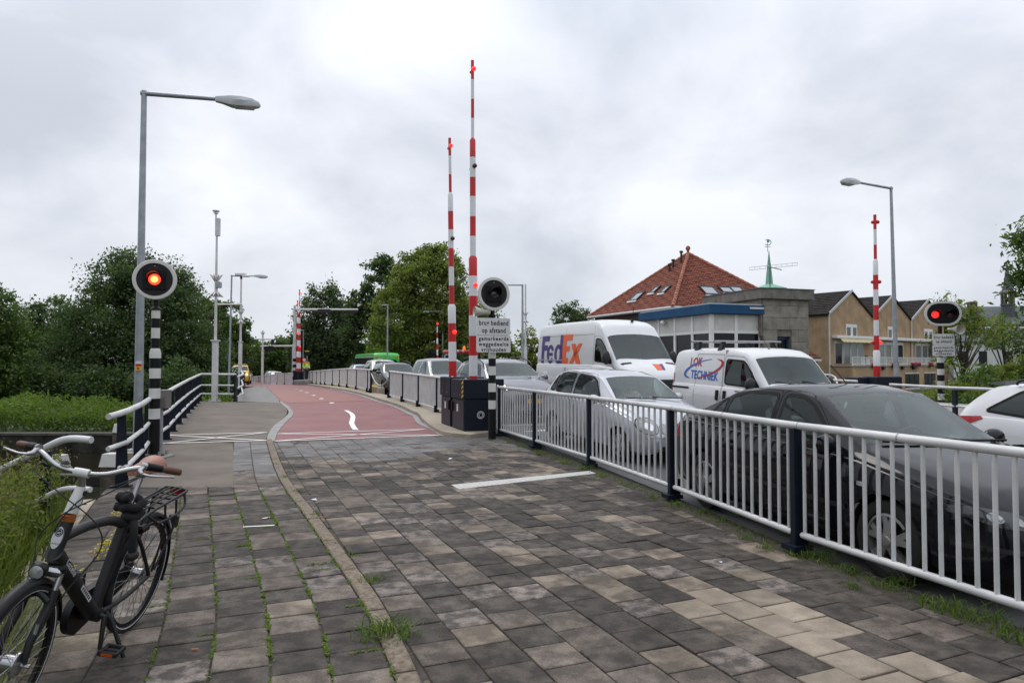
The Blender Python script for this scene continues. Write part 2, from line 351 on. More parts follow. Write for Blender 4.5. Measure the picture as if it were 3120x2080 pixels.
# concrete footing of the bridge fence, kerb edge towards the cycle path
FOOT_L = [p + Vector((.16, .12, 0)) for p in RED_R[:11]] + [US(-.3, 60)]
FOOT_R = [GP(1530, 1322), GP(1490, 1298), GP(1440, 1276), US(.38, 17.5), US(.38, 18.8), US(.38, 20.5), US(.40, 23.5), US(.40, 27.4), US(.38, 33), US(.38, 39), US(.38, 46), US(.38, 60)]
FOOT_L[0] = GP(1432, 1335); FOOT_L[1] = GP(1345, 1324)
ribbon('fence_footing', FOOT_L, FOOT_R, M_CONC, 0.085, skirt=0.35, nacross=2)
ribbon('gutter_edge', RED_R[:11], [p + Vector((.14, .10, 0)) for p in RED_R[:11]], M_CONCG, 0.006, nacross=1)

# ---- carriageway
def us_ribbon(name, u0, u1, ss, ma, dz, zf, nacross=4, skirt=0.0):
    return ribbon(name, [US(u0, s, 0) for s in ss], [US(u1, s, 0) for s in ss], ma, dz, zf, 1, skirt, nacross)
SS = [-6, -2, 1, 3, 5, 6.5, 8, 10, 11.5, 12.5, 14, 16, 19, 22, 25, 28, 31, 34, 38, 42, 46, 50, 54, 58, 62, 68, 74, 80, 90, 100, 125]
roadL = [Vector((fence_x(US(0, s, 0).y) + .12, US(0, s, 0).y, 0)) if s < 15 else US(.42, s, 0) for s in SS]
ribbon('road', roadL, [US(10.2, s, 0) for s in SS], M_ROAD, 0.0, Zr, 1, 0.9, 6)
us_ribbon('verge_strip', 10.2, 17.8, [-6, 5, 12, 16, 22, 28, 38, 50, 62, 80, 100], M_CONCG, 0.1, Zr, 2, 1.3)
def line_us(m, a, b, w, dz=0.006, zf=Zr):
    a = Vector(a); b = Vector(b); t = (b - a); t.z = 0; t.normalize(); n = Vector((-t.y, t.x, 0)) * w / 2; k = max(2, int((b - a).length / 1.0) + 1)
    vs = []
    for i in range(k + 1):
        p = a.lerp(b, i / k)
        for q in (p + n, p - n): vs.append((q.x, q.y, zf(q.x, q.y) + dz))
    m.add(vs, [(2 * i, 2 * i + 1, 2 * i + 3, 2 * i + 2) for i in range(k)])
m = MB()
for a, b in (((.6, 14.2), (10.0, 14.2)), ((.6, 15.6), (10.0, 15.6)), ((.6, 14.2), (5.8, 15.6)), ((.6, 15.6), (5.8, 14.2)), ((6, 14.2), (10.0, 15.6)), ((6, 15.6), (10.0, 14.2))): line_us(m, US(*a, 0), US(*b, 0), .11)
for k in range(12): line_us(m, US(3.15, -4 + k * 1.5 + (12 if k > 7 else 0), 0), US(3.15, -3.1 + k * 1.5 + (12 if k > 7 else 0), 0), .1)
structure(m.build('road_marking', M_PAINT))
# ---- markings on the paths
def line_px(m, pts, w, dz=0.008):
    P = [GP(*p) for p in pts]
    for a, b in zip(P, P[1:]): line_us(m, a, b, w, dz, Zp)
m = MB()
for a, b in (((839, 1321.5), (1298, 1307.5)), ((837, 1344), (1337, 1326)), ((839, 1321.5), (1337, 1326)), ((837, 1344), (1298, 1307.5))): line_px(m, [a, b], .075)
S_ = catmull([GP(*p) for p in [(1053.6, 1250), (1069, 1259), (1075, 1268), (1074, 1279), (1071.4, 1288), (1075.9, 1299), (1083.7, 1310)]], 4)
n = len(S_); vs = []
for i, p in enumerate(S_):
    w = 0.075
    for q in (p + Vector((-w, 0.02, 0)), p + Vector((w, -.02, 0))): vs.append((q.x, q.y, Zp(q.x, q.y) + .009))
m.add(vs, [(2 * i, 2 * i + 1, 2 * i + 3, 2 * i + 2) for i in range(n - 1)])
for p in ((1010, 1227.7), (979, 1214.7), (955, 1204.5), (934, 1196), (917, 1190), (903, 1184.5)):
    c = GP(*p); vs = [(c.x + a, c.y + b, Zp(c.x + a, c.y + b) + .0105) for a, b in ((-.05, -.2), (.12, -.25), (.07, .2), (-.1, .25))]; m.add(vs, [(0, 1, 2, 3)])
structure(m.build('path_marking', M_PAINT))
m = MB()
for a, b in (((506, 1326.5), (813, 1318)), ((496, 1351.5), (811, 1342.5)), ((506, 1326.5), (811, 1342.5)), ((496, 1351.5), (813, 1318))): line_px(m, [a, b], .075, .012)
structure(m.build('foot_path_marking', M_PAINT))

# ---- paving of concrete slabs
def clip(poly, a, b):
    """keep the part of poly on the left of a->b"""
    out = []; n = len(poly); d = (b[0] - a[0], b[1] - a[1]); f = lambda p: d[0] * (p[1] - a[1]) - d[1] * (p[0] - a[0])
    for i in range(n):
        p, q = poly[i], poly[(i + 1) % n]; fp, fq = f(p), f(q)
        if fp >= 0: out.append(p)
        if fp * fq < 0: t = fp / (fp - fq); out.append((p[0] + (q[0] - p[0]) * t, p[1] + (q[1] - p[1]) * t))
    return out
def area(p): return abs(sum(p[i][0] * p[(i + 1) % len(p)][1] - p[(i + 1) % len(p)][0] * p[i][1] for i in range(len(p)))) / 2
def slab_mesh(m, poly, gap=0.004, bev=0.006, th=0.05, zoff=0.0, tilt=(0, 0), zf=Zp):
    """one slab with eased edges; poly in world metres"""
    c = np.mean(np.array(poly), 0); n = len(poly)
    def inset(d):
        o = []
        for i in range(n):
            p0, p1, p2 = (np.array(poly[(i + k - 1) % n]) for k in range(3)); e1 = (p1 - p0); e2 = (p2 - p1); e1 = e1 / (np.linalg.norm(e1) + 1e-9); e2 = e2 / (np.linalg.norm(e2) + 1e-9)
            n1 = np.array((-e1[1], e1[0])); n2 = np.array((-e2[1], e2[0])); k = 1 + float(n1 @ n2); o.append(p1 + (n1 + n2) / max(k, .35) * d)
        return o
    z = lambda p: zf(p[0], p[1]) + zoff + (p[0] - c[0]) * tilt[0] + (p[1] - c[1]) * tilt[1]
    o, i_ = inset(gap), inset(gap + bev)
    m.add([(p[0], p[1], z(p) - th) for p in o] + [(p[0], p[1], z(p) - bev * .7) for p in o] + [(p[0], p[1], z(p)) for p in i_],
          [(j, (j + 1) % n, n + (j + 1) % n, n + j) for j in range(n)] + [(n + j, n + (j + 1) % n, 2 * n + (j + 1) % n, 2 * n + j) for j in range(n)] + [tuple(range(2 * n, 3 * n))])
def lay(slabs, parent, tname, limit, group_stuff):
    """slabs: (distance, poly, material); the nearest become parts, the rest one part"""
    slabs.sort(key=lambda t: t[0]); rest = MB(); ms = []
    for i, (d, poly, ma) in enumerate(slabs):
        z = random.gauss(0, .0022); tl = (random.gauss(0, .009), random.gauss(0, .009))
        if i < limit:
            m = MB(); slab_mesh(m, poly, zoff=z, tilt=tl, gap=random.uniform(.0035, .0075)); m.build(tname, ma, parent)
        else:
            if ma not in ms: ms.append(ma)
            rest.cur = ms.index(ma); slab_mesh(rest, poly, zoff=z, tilt=tl, th=.03)
    if ms: tag(rest.build(group_stuff, ms, parent), kind='stuff')
TH = 0.4005; UX = (math.cos(TH), math.sin(TH)); VX = (-math.sin(TH), math.cos(TH)); TS = 0.3
RB, RA = GP(833, 1346), GP(1405, 1325)
# bed
bedL = [p for p in KRc if p.y < 14.5]; bed = bedL + [Vector((RB.x, RB.y, 0)), Vector((RA.x, RA.y, 0))]
yy = np.linspace(RA.y, .2, 40); bedR = [Vector((fence_x(y) + .1, y, 0)) for y in yy]
m = MB(); poly = [(p.x, p.y) for p in bed] + [(p.x, p.y) for p in bedR]
vs = [(x, y, Zp(x, y) - .012) for x, y in poly]; m.add(vs + [(x, y, -.9) for x, y in poly], [tuple(range(len(poly)))] + [(i, i + len(poly), (i + 1) % len(poly) + len(poly), (i + 1) % len(poly)) for i in range(len(poly))])
pav = structure(m.build('cycle_path_pavement', M_JOINT))
bm = bmesh.new(); bm.from_mesh(pav.data); bmesh.ops.recalc_face_normals(bm, faces=bm.faces); bmesh.ops.triangulate(bm, faces=[f for f in bm.faces if len(f.verts) > 4]); bm.to_mesh(pav.data); bm.free()
slabs = []; CLEAN = [G(2240, 1806), G(2360, 1822), G(2300, 1855), G(2420, 1850), G(2410, 1895), G(2500, 1890), G(2510, 1945), G(2640, 2010), G(2800, 2030), G(2590, 2060), G(2700, 2075), G(2180, 1800), G(2150, 1838)]
rnd = random.Random(5)
for c in range(-14, 26):
    for r in range(-4, 62):
        off = (.9 if c % 2 == 0 else .4)
        a0, b0 = (c + .45) * TS, (r + off) * TS
        P = [(a0 * UX[0] + b0 * VX[0], a0 * UX[1] + b0 * VX[1])]
        for da, db in ((TS, 0), (TS, TS), (0, TS)): P.append(((a0 + da) * UX[0] + (b0 + db) * VX[0], (a0 + da) * UX[1] + (b0 + db) * VX[1]))
        cx, cy = sum(p[0] for p in P) / 4, sum(p[1] for p in P) / 4
        if cy < .6 or cy > 18 or cy < 1.6 and abs(cx) > 2.5: continue
        k, t = kl_at(cy); k = k + Vector((t.y, -t.x, 0)) * .135
        fx = fence_x(cy)
        if cx < k.x - .35 or cx > fx + .3: continue
        P = clip(P, (k.x + t.x, k.y + t.y), (k.x - t.x, k.y - t.y))
        if len(P) > 2: P = clip(P, (RA.x, RA.y), (RB.x, RB.y))
        if len(P) > 2: P = clip(P, (fence_x(cy - 1) - .2, cy - 1), (fence_x(cy + 1) - .2, cy + 1))
        if len(P) < 3 or area(P) < .012: continue
        d = math.hypot(cx, cy); q = rnd.random(); vx = (cx - RB.x) * -SA + (cy - RB.y) * CA
        near_red = ((cx - RA.x) * (RB.y - RA.y) - (cy - RA.y) * (RB.x - RA.x)) / math.hypot(RB.x - RA.x, RB.y - RA.y)
        if any((Vector((cx, cy, 0)) - w).length < .17 for w in CLEAN): ma = T_CLEAN
        elif abs(near_red) < 2.6 + .5 * math.sin(cx * 2): ma = T_BLUE if q < .86 else T_PINK
        else: ma = T_DARK if q < .44 else T_PINK if q < .62 else T_MID if q < .83 else T_BEIGE
        slabs.append((d, P, ma))
lay(slabs, pav, 'paving_slab', 300, 'distant_paving_slabs')
# foot path slabs: columns that follow the kerb
m = MB(); lft = kl_off(-2.18); i1 = [i for i, p in enumerate(KLc) if p.y < 9.35]; outer = [lft[i] for i in i1]; inner = [KLc[i] for i in i1]
poly = [(p.x, p.y) for p in outer] + [(p.x, p.y) for p in reversed(inner)]; n = len(i1)
m.add([(p.x, p.y, -.012) for p in outer] + [(p.x, p.y, -.012) for p in inner] + [(p.x, p.y, -.8) for p in outer], [(i, i + n, i + n + 1, i + 1) for i in range(n - 1)] + [(i, i + 1, 2 * n + i + 1, 2 * n + i) for i in range(n - 1)])
i2 = [i for i, p in enumerate(KLc) if 9.1 < p.y]; o2 = [kl_off(-.66)[i] for i in i2]; k2 = [KLc[i] for i in i2]; n = len(i2)
m.add([(p.x, p.y, Zp(p.x, p.y) - .012) for p in o2] + [(p.x, p.y, Zp(p.x, p.y) - .012) for p in k2], [(i, i + n, i + n + 1, i + 1) for i in range(n - 1)])
pav2 = structure(m.build('foot_path_pavement', M_JOINT)); slabs = []; JOINTS = []
arc = [0.0]
for a, b in zip(KLc, KLc[1:]): arc.append(arc[-1] + (b - a).length)
CW = 0.312; lines = [kl_off(-CW * k) for k in range(8)]
def on(line, s):
    s = max(0, min(arc[-1] - 1e-4, s)); i = int(np.searchsorted(arc, s, 'right')) - 1; t = (s - arc[i]) / (arc[i + 1] - arc[i]); return line[i].lerp(line[i + 1], t)
for c in range(7):
    ph = rnd.uniform(0, .3); k = 0
    while True:
        s0 = .6 + ph + k * .302; s1 = s0 + .302; k += 1
        if s1 > arc[-1] - .02: break
        a, b, c2, d2 = on(lines[c + 1], s0), on(lines[c], s0), on(lines[c], s1), on(lines[c + 1], s1)
        cy = (a.y + c2.y) / 2; cx = (a.x + c2.x) / 2
        if cy > 9.3 and c > 1 or cy < 1.2: continue
        q = rnd.random(); ma = (T_BLUE if cy > 10.0 + .6 * c else T_DARK if q < .52 else T_MID if q < .86 else T_PINK if q < .95 else T_BEIGE)
        # slabs set square to the path's cross direction (joints nearly parallel to the picture)
        slabs.append((math.hypot(cx, cy), [(a.x, a.y), (b.x, b.y), (c2.x, c2.y), (d2.x, d2.y)], ma))
lay(slabs, pav2, 'paving_slab', 300, 'distant_paving_slabs')
# kerb stones
kerb = MB(); n = len(KLc); kk = MB()
kerbo = thing('kerb', None, None, (0, 0, 0)); kerbo['kind'] = 'structure'
s = .8; A0 = kl_off(.005); B0 = KRc
while s < arc[-1] - .15:
    e = min(s + .98, arc[-1] - .01); P = []; pts = [s + .012 + (e - s - .024) * i / 4 for i in range(5)]
    P = [on(B0, t) for t in pts] + [on(A0, t) for t in reversed(pts)]
    m = MB(); slab_mesh(m, [(p.x, p.y) for p in P], gap=.001, bev=.012, th=.12, zoff=.012 + random.gauss(0, .003)); m.build('kerb_stone', M_KERB, kerbo); s = e
# white stone line set in the paving: two rows of small stones
m = MB(); a, b, c, d = (G(*p) for p in ((1398, 1490), (1816, 1442), (1796, 1434.5), (1375, 1477)))
wl = thing('white_stone_line', None, None, (0, 0, 0)); wl['kind'] = 'structure'
for i in range(30):
    for j in range(3):
        f = lambda u, v: a.lerp(b, u).lerp(d.lerp(c, u), v); q = [f(i / 30, j / 3), f((i + 1) / 30, j / 3), f((i + 1) / 30, (j + 1) / 3), f(i / 30, (j + 1) / 3)]
        slab_mesh(m, [(p.x, p.y) for p in q], gap=.002, bev=.003, th=.02, zoff=.006)
tag(m.build('white_stones', mat('white_stone', (.38, .37, .345), .8, col2=(.56, .55, .52), vscale=30, bump=.4), wl), kind='stuff')
m = MB(); line_px(m, [(740, 1605.6), (836, 1600.5)], .035, .006); line_px(m, [(800, 1580), (822, 1576)], .03, .006); structure(m.build('worn_marking', M_PAINT))
# concrete edge of the foot path and the bank below it
m = MB(); E0, E1 = kl_off(-2.19), kl_off(-2.36); s = 3.0
edge = thing('path_edge', None, None, (0, 0, 0)); edge['kind'] = 'structure'
while s < 9.6:
    e = s + .98; P = [on(E0, s + .01), on(E0, e - .01), on(E1, e - .01), on(E1, s + .01)]; m = MB(); slab_mesh(m, [(p.x, p.y) for p in P], gap=.001, bev=.01, th=.15, zoff=.01); m.build('edge_stone', M_CONC, edge); s = e
# near bank: sloping soil from the path edge to the water
m = MB(); cols = []
for i in i1:
    p = E1[i]; cols.append([(p.x, p.y, -.02), (p.x - .5, p.y + .05, -.03), (p.x - 1.4, p.y + .15, -.10), (p.x - 2.6, p.y + .35, -.34), (p.x - 5, p.y + .6, -1.1), (p.x - 16, p.y + .4, -1.12)])
for a, b in zip(cols, cols[1:]):
    for k in range(5): m.add([a[k], b[k], b[k + 1], a[k + 1]], [(0, 1, 2, 3)])
bank = structure(m.build('river_bank', M_SOIL, smooth=60))
bm = bmesh.new(); bm.from_mesh(bank.data); bmesh.ops.remove_doubles(bm, verts=bm.verts, dist=1e-4); bmesh.ops.recalc_face_normals(bm, faces=bm.faces)
if sum(f.normal.z for f in bm.faces) < 0: bmesh.ops.reverse_faces(bm, faces=bm.faces)
bm.to_mesh(bank.data); bm.free()
# far bank: quay wall of blocks with the land behind
m = MB()
qt = thing('quay_wall', 'dark stained stone quay wall along the far side of the canal', 'wall', (-30, 23.7, -1.4))
x = -75.0; k = 0
while x < -11.0:
    w = random.uniform(1.1, 1.7)
    MB().box((x + .006, 23.62 + random.uniform(-.01, .01), -1.75), (x + w - .006, 24.02, -.86), bev=.02).build('quay_block', M_WALL, qt, world=True); x += w
m = MB().box((-75, 23.58, -.855), (-11, 24.1, -.76), bev=.015); m.build('coping', mat('coping_stone', (.04, .038, .033), .9, col2=(.085, .08, .07), vscale=4, bump=.4), qt, world=True)
m = MB().box((-129, 23.9, -1.6), (-5.7, 24.0, -1.055)); structure(m.build('canal_side', M_WALL))
# ================================================================== BUILDINGS
M_TILE = mat('red_pantile', (.135, .042, .027), .8, spec=.25, col2=(.25, .084, .053), vscale=2.4, bump=.3); M_RIDGE = mat('ridge_tile', (.185, .058, .036), .75, col2=(.40, .14, .07), vscale=3)
M_BROWN = mat('brown_brick', (.055, .035, .028), .85, col2=(.085, .055, .042), vscale=6); M_WHITE = mat('white_frame', (.68, .68, .66), .45, var=.06, vscale=2)
M_OFFW = mat('offwhite_panel', (.54, .53, .50), .55, var=.08, vscale=3); M_BLUE = mat('blue_fascia', (.014, .066, .150), .6, spec=.2, var=.12, vscale=1.2); M_DARKWIN = mat('dark_window', (.007, .008, .011), .15, spec=.3)
M_STONE = mat('grey_stone', (.155, .140, .120), .85, col2=(.275, .25, .215), vscale=1.8, bump=.5, bscale=14); M_STONE2 = mat('grey_stone_cap', (.10, .092, .08), .8, col2=(.19, .175, .155), vscale=2.4, bump=.4)
M_ZINC = mat('zinc', (.45, .46, .47), .4, .6); M_SKYL = mat('roof_glass', (.22, .25, .28), .05, spec=1.0); M_BLACK = mat('black_metal', (.012, .012, .013), .5)
M_COPPER = mat('green_copper', (.13, .32, .235), .6, col2=(.24, .44, .34), vscale=3); M_DOORB = mat('blue_door', (.02, .06, .16), .4)
def brick_mat(name, a, b, mortar, sc):
    m = bpy.data.materials.new(name); m.use_nodes = True; nt = m.node_tree; bs = nt.nodes['Principled BSDF']; bs.inputs['Roughness'].default_value = .85
    tc = _nn(nt, 'ShaderNodeTexCoord'); br = _nn(nt, 'ShaderNodeTexBrick'); br.inputs['Scale'].default_value = sc; br.inputs['Color1'].default_value = (*a, 1); br.inputs['Color2'].default_value = (*b, 1); br.inputs['Mortar'].default_value = (*mortar, 1)
    br.inputs['Mortar Size'].default_value = .012; br.inputs['Brick Width'].default_value = .22; br.inputs['Row Height'].default_value = .065; nt.links.new(tc.outputs['Object'], br.inputs['Vector'])
    n = _nn(nt, 'ShaderNodeTexNoise'); n.inputs['Scale'].default_value = 1.1; n.inputs['Detail'].default_value = 5; nt.links.new(tc.outputs['Object'], n.inputs['Vector']); mr = _nn(nt, 'ShaderNodeMapRange'); mr.inputs[1].default_value = .3; mr.inputs[2].default_value = .7; mr.inputs[3].default_value = .75; mr.inputs[4].default_value = 1.15; nt.links.new(n.outputs[0], mr.inputs[0])
    mx = _nn(nt, 'ShaderNodeMix', data_type='RGBA', blend_type='MULTIPLY'); mx.inputs[0].default_value = 1; nt.links.new(br.outputs[0], mx.inputs[6]); nt.links.new(mr.outputs[0], mx.inputs[7]); nt.links.new(mx.outputs[2], bs.inputs['Base Color']); MATS[name] = m; return m
M_YBRICK = brick_mat('yellow_brick', (.43, .27, .14), (.35, .215, .112), (.37, .28, .19), 1.0); M_DTILE = mat('dark_roof_tile', (.022, .019, .017), .9, spec=.15, col2=(.045, .04, .037), vscale=2, bump=.3)
def quad_face(m, pts): m.add(pts, [tuple(range(len(pts)))])
def pantiles(m, A, B, C, course=.23, wave=.22, step=.04):
    """roof face: eave A-B (left to right seen from outside), apex C; wavy tiles in lapped courses"""
    A, B, C = Vector(A), Vector(B), Vector(C); ex = (B - A).normalized(); nrm = (B - A).cross(C - A).normalized(); up = nrm.cross(ex).normalized()
    H = (C - A).dot(up); xa = (C - A).dot(ex); W = (B - A).length; rows = int(H / course)
    for r in range(rows + 1):
        y0, y1 = r * course, min((r + 1) * course + .02, H - .01)
        if y1 <= y0: continue
        l0, r0 = xa * y0 / H, W - (W - xa) * y0 / H; l1, r1 = xa * min(y1, H) / H, W - (W - xa) * min(y1, H) / H
        k0, k1 = math.floor(l0 / (wave / 4)), math.ceil(r0 / (wave / 4)); vs = []
        for k in range(k0, k1 + 1):
            x = k * wave / 4; h = [.0, .035, .05, .02][k % 4]
            xx0 = min(max(x, l0), r0); xx1 = min(max(x, l1), r1)
            jit = .008 * math.sin(k * 12.9 + r * 78.2)
            vs += [A + ex * xx0 + up * y0 + nrm * (h + step + jit), A + ex * xx1 + up * y1 + nrm * (h + jit), A + ex * xx0 + up * y0 + nrm * (-.02)]
        n = len(vs) // 3; fs = []
        for k in range(n - 1): fs += [(3 * k, 3 * k + 3, 3 * k + 4, 3 * k + 1), (3 * k + 2, 3 * k + 5, 3 * k + 3, 3 * k)]
        m.add(vs, fs)
def ray_plane(px, py, p0, n):
    d = Vector(ray(px, py)); o = Vector((0, 0, EYE)); t = (Vector(p0) - o).dot(n) / d.dot(n); return o + d * t
def ridge_caps(m, a, b, r=.13, L=.38):
    a, b = Vector(a), Vector(b); t = (b - a).normalized(); k = int((b - a).length / L)
    for i in range(k): p = a.lerp(b, i / k); q = a.lerp(b, (i + 1.08) / k); m.tube([p, q], [r * 1.12, r * .9], 8)
# ---- house with the red pyramid roof
HC = Vector((12.3, 47.5, 0)); AP = Vector((12.3, 47.5, 9.2)); EZ = 4.94
cF, cL, cB, cR = (Vector((HC.x + a, HC.y + b, EZ)) for a, b in ((-2.7, -6.8), (-6.7, 2.7), (2.7, 6.8), (6.7, -2.7)))
h1 = thing('brick_house', 'brown brick house with a red pantiled pyramid roof and skylights, behind the blue fascia', 'house', (HC.x, HC.y, -1.06))
m = MB()
for a, b in ((cL, cF), (cF, cR), (cR, cB), (cB, cL)):
    a2, b2 = HC + (a - HC) * .93, HC + (b - HC) * .93; m.add([(a2.x, a2.y, -1.06), (b2.x, b2.y, -1.06), (b2.x, b2.y, EZ), (a2.x, a2.y, EZ)], [(0, 1, 2, 3)])
m.build('wall', M_BROWN, h1, world=True)
m = MB()
for a, b in ((cL, cF), (cF, cR), (cR, cB), (cB, cL)): m.add([a, b, AP], [(0, 1, 2)])
m.add([cL, cF, cR, cB], [(3, 2, 1, 0)]); roof = m.build('roof', M_TILE, h1, world=True)
m = MB(); pantiles(m, cL, cF, AP); pantiles(m, cF, cR, AP); tag(m.build('roof_tiles', M_TILE, roof, world=True, smooth=50), kind='stuff')
m = MB()
for c in (cL, cF, cR): ridge_caps(m, c + Vector((0, 0, .06)), AP + Vector((0, 0, .06)))
m.build('hip_tiles', M_RIDGE, roof, world=True, smooth=60, kind='stuff')
m = MB(); m.lathe([(.16, 0), (.1, .12), (.08, .26), (.15, .36), (.17, .46), (.13, .57), (.03, .63)], Matrix.Translation(AP + Vector((0, 0, -.02))), 14); m.build('finial', M_RIDGE, roof, world=True, smooth=50)
for a, b in ((cL, cF), (cF, cR)):
    m = MB(); d = (b - a).normalized(); o = Vector((d.y, -d.x, 0)) * .06; m.tube([a + o, b + o], .09, 8); m.build('gutter', M_ZINC, h1, world=True, smooth=50)
for fc, pts in (((cL, cF), [(1943, 907, 1.0, .95), (1998, 886, .62, .75), (2029, 886, .62, .75)]), ((cF, cR), [(2159, 889, 1.15, .95), (2211, 887, 1.0, .7), (2243, 886, 1.0, .7)])):
    n = (fc[1] - fc[0]).cross(AP - fc[0]).normalized(); ex = (fc[1] - fc[0]).normalized(); up = n.cross(ex)
    for x, y, w, hh in pts:
        p = ray_plane(x, y, AP, n) + n * .08; M = Matrix((ex, up, n)).transposed().to_4x4(); M.translation = p
        f = MB(); f.box((-w / 2, -hh / 2, -.08), (w / 2, -hh / 2 + .07, .09), M).box((-w / 2, hh / 2 - .07, -.08), (w / 2, hh / 2, .09), M).box((-w / 2, -hh / 2 + .07, -.08), (-w / 2 + .07, hh / 2 - .07, .09), M).box((w / 2 - .07, -hh / 2 + .07, -.08), (w / 2, hh / 2 - .07, .09), M)
        fo = f.build('skylight', M_BLACK, roof, world=True); MB().box((-w / 2 + .07, -hh / 2 + .07, -.02), (w / 2 - .07, hh / 2 - .07, .05), M).build('pane', M_SKYL, roof, world=True); MB().box((-w / 2 - .05, -hh / 2 - .16, -.05), (w / 2 + .05, -hh / 2 - .005, .05), M).build('flashing', M_ZINC, roof, world=True)
nL = (cF - cL).cross(AP - cL).normalized()
for x, y, hh in ((2076, 803, .75), (2051, 817, .5), (2040, 829, .45)):
    p = ray_plane(x, y, AP, nL); m = MB(); m.cyl(p - Vector((0, 0, .2)), p + Vector((0, 0, hh)), .075).cyl(p + Vector((0, 0, hh)), p + Vector((0, 0, hh + .12)), .13); m.build('vent_pipe', M_BLACK, roof, world=True)
# ---- single-storey wing with blue fascia and window wall
aV, bV = Vector((-.32, .9474, 0)), Vector((.9474, .32, 0)); W0 = Vector((9.92, 34, 0))
def oriented(o, x, y=None): 
    y = y or Vector((-x.y, x.x, 0)); M = Matrix((x, y, Vector((0, 0, 1)))).transposed().to_4x4(); M.translation = o; return M
h2 = thing('office_wing', 'flat-roofed wing with blue fascia, white window frames and dark panes beside the stone block', 'building', (W0.x, W0.y, -1.06))
MBx = oriented(W0, bV, aV)          # local x along the right wall, y along the left wall
LW, RW = 6.7, 3.0
m = MB().box((.35, .35, -1.06), (RW + .3, LW, 4.1), MBx); m.build('core', mat('dark_interior', (.012, .012, .014), .9), h2, world=True)
MB().box((-.28, -.28, 4.1), (RW, LW + .1, 4.56), MBx, .015).build('fascia', M_BLUE, h2, world=True)
MB().box((-.2, -.2, 4.565), (RW, LW, 4.62), MBx).build('roof', M_ZINC, h2, world=True)
def window_wall(n, L, axis):
    for i in range(n + 1):
        p = L * i / n; w = .17 if 0 < i < n else .2
        lo, hi = (p - w / 2, .0, -1.06), (p + w / 2, .14, 4.097)
        if axis == 'y': lo, hi = (0.0, p - w / 2, -1.06), (.14, p + w / 2, 4.097)
        if i == 0: continue
        MB().box(lo, hi, MBx, .01).build('mullion', M_WHITE, h2, world=True)
    for i in range(n):
        p0, p1 = L * i / n + .086, L * (i + 1) / n - .086
        if i == 0: p0 += .03
        if i == n - 1: p1 -= .03
        def bx(a, b, z0, z1): return ((p0, a, z0), (p1, b, z1)) if axis == 'x' else ((a, p0, z0), (b, p1, z1))
        MB().box(*bx(.05, .09, 3.28, 4.09), MBx, .008).build('spandrel_panel', M_OFFW, h2, world=True); MB().box(*bx(.015, .12, 3.13, 3.275), MBx, .008).build('transom', M_WHITE, h2, world=True)
        MB().box(*bx(.07, .1, .2, 3.125), MBx).build('pane', M_DARKWIN, h2, world=True); MB().box(*bx(.04, .1, -1.06, .195), MBx).build('parapet_panel', M_OFFW, h2, world=True)
window_wall(4, LW, 'y'); window_wall(2, RW, 'x'); MB().box((-.02, -.02, -1.06), (.16, .16, 4.09), MBx, .01).build('corner_post', M_WHITE, h2, world=True)
m = MB(); m.sphere(MBx @ Vector((-.16, 4.25, 3.85)), .16, 12, 8).cyl(MBx @ Vector((-.05, 4.25, 3.85)), MBx @ Vector((.06, 4.25, 3.85)), .05); m.build('wall_lamp', M_OFFW, h2, world=True, smooth=50)
MB().box((RW - .9, -.32, 4.36), (RW - .05, -.29, 4.46), MBx).build('small_sign', M_OFFW, h2, world=True)
# ---- stone block
h3 = thing('stone_block', 'tall grey stone building block with projecting flat cap and a blue door', 'building', (12.72, 34.9, -1.06))
MT = oriented(Vector((12.76, 34.75, 0)), bV, aV)
def slabs_wall(x0, x1, z0, z1, yy, hole=None, axis='x'):
    z = z0; r = 0
    while z < z1 - .02:
        zz = min(z + .62, z1); x = x0 - (.0 if r % 2 == 0 else .55)
        while x < x1 - .02:
            a, b = max(x, x0), min(x + 1.1, x1); x += 1.1
            if b - a < .05: continue
            parts = [(a, b)]
            if hole and zz > hole[2] + .01 and z < hole[3] - .01:
                parts = [(p, q) for p, q in ((a, min(b, hole[0])), (max(a, hole[1]), b)) if q - p > .04]
            for p, q in parts:
                d = random.uniform(0, .012); lo, hi = ((p + .007, yy - .06 - d, z + .007), (q - .007, yy, zz - .007)) if axis == 'x' else ((yy - .06 - d, p + .003, z + .003), (yy, q - .003, zz - .003))
                MB().box(lo, hi, MT, .006).build('stone_slab', M_STONE, h3, world=True)
        z = zz; r += 1
DH = (.86, 1.76, -1.06, 3.0)
MB().box((0, .35, -1.06), (2.86, 4.6, 4.9), MT).box((0, 0, -1.06), (DH[0], .35, 4.9), MT).box((DH[1], 0, -1.06), (2.86, .35, 4.9), MT).box((DH[0], 0, DH[3]), (DH[1], .35, 4.9), MT).build('core', M_STONE2, h3, world=True)
slabs_wall(0, 2.86, -1.0, 4.9, 0, DH); slabs_wall(0, 4.6, 3.0, 4.9, 0, None, 'y')
MB().box((-.25, -.25, 4.903), (3.08, 4.85, 5.42), MT, .02).build('cap', M_STONE2, h3, world=True); MB().box((-.29, -.29, 5.425), (3.12, 4.89, 5.46), MT).build('roof_edge', mat('green_edge', (.10, .13, .11), .6), h3, world=True)
df = MB().box((DH[0], .2, -1.0), (DH[0] + .08, .3, 2.98), MT).box((DH[1] - .08, .2, -1.0), (DH[1], .3, 2.98), MT).box((DH[0] + .08, .2, 2.85), (DH[1] - .08, .3, 2.98), MT).build('door', M_DOORB, h3, world=True)
MB().box((DH[0] + .08, .24, -1.0), (DH[1] - .08, .27, 2.85), MT).build('pane', M_DARKWIN, df, world=True)
for i in range(4): x = DH[0] + .2 + i * .16; MB().box((x, .215, -.6), (x + .025, .238, 2.8), MT).build('bar', M_BLACK, df, world=True)
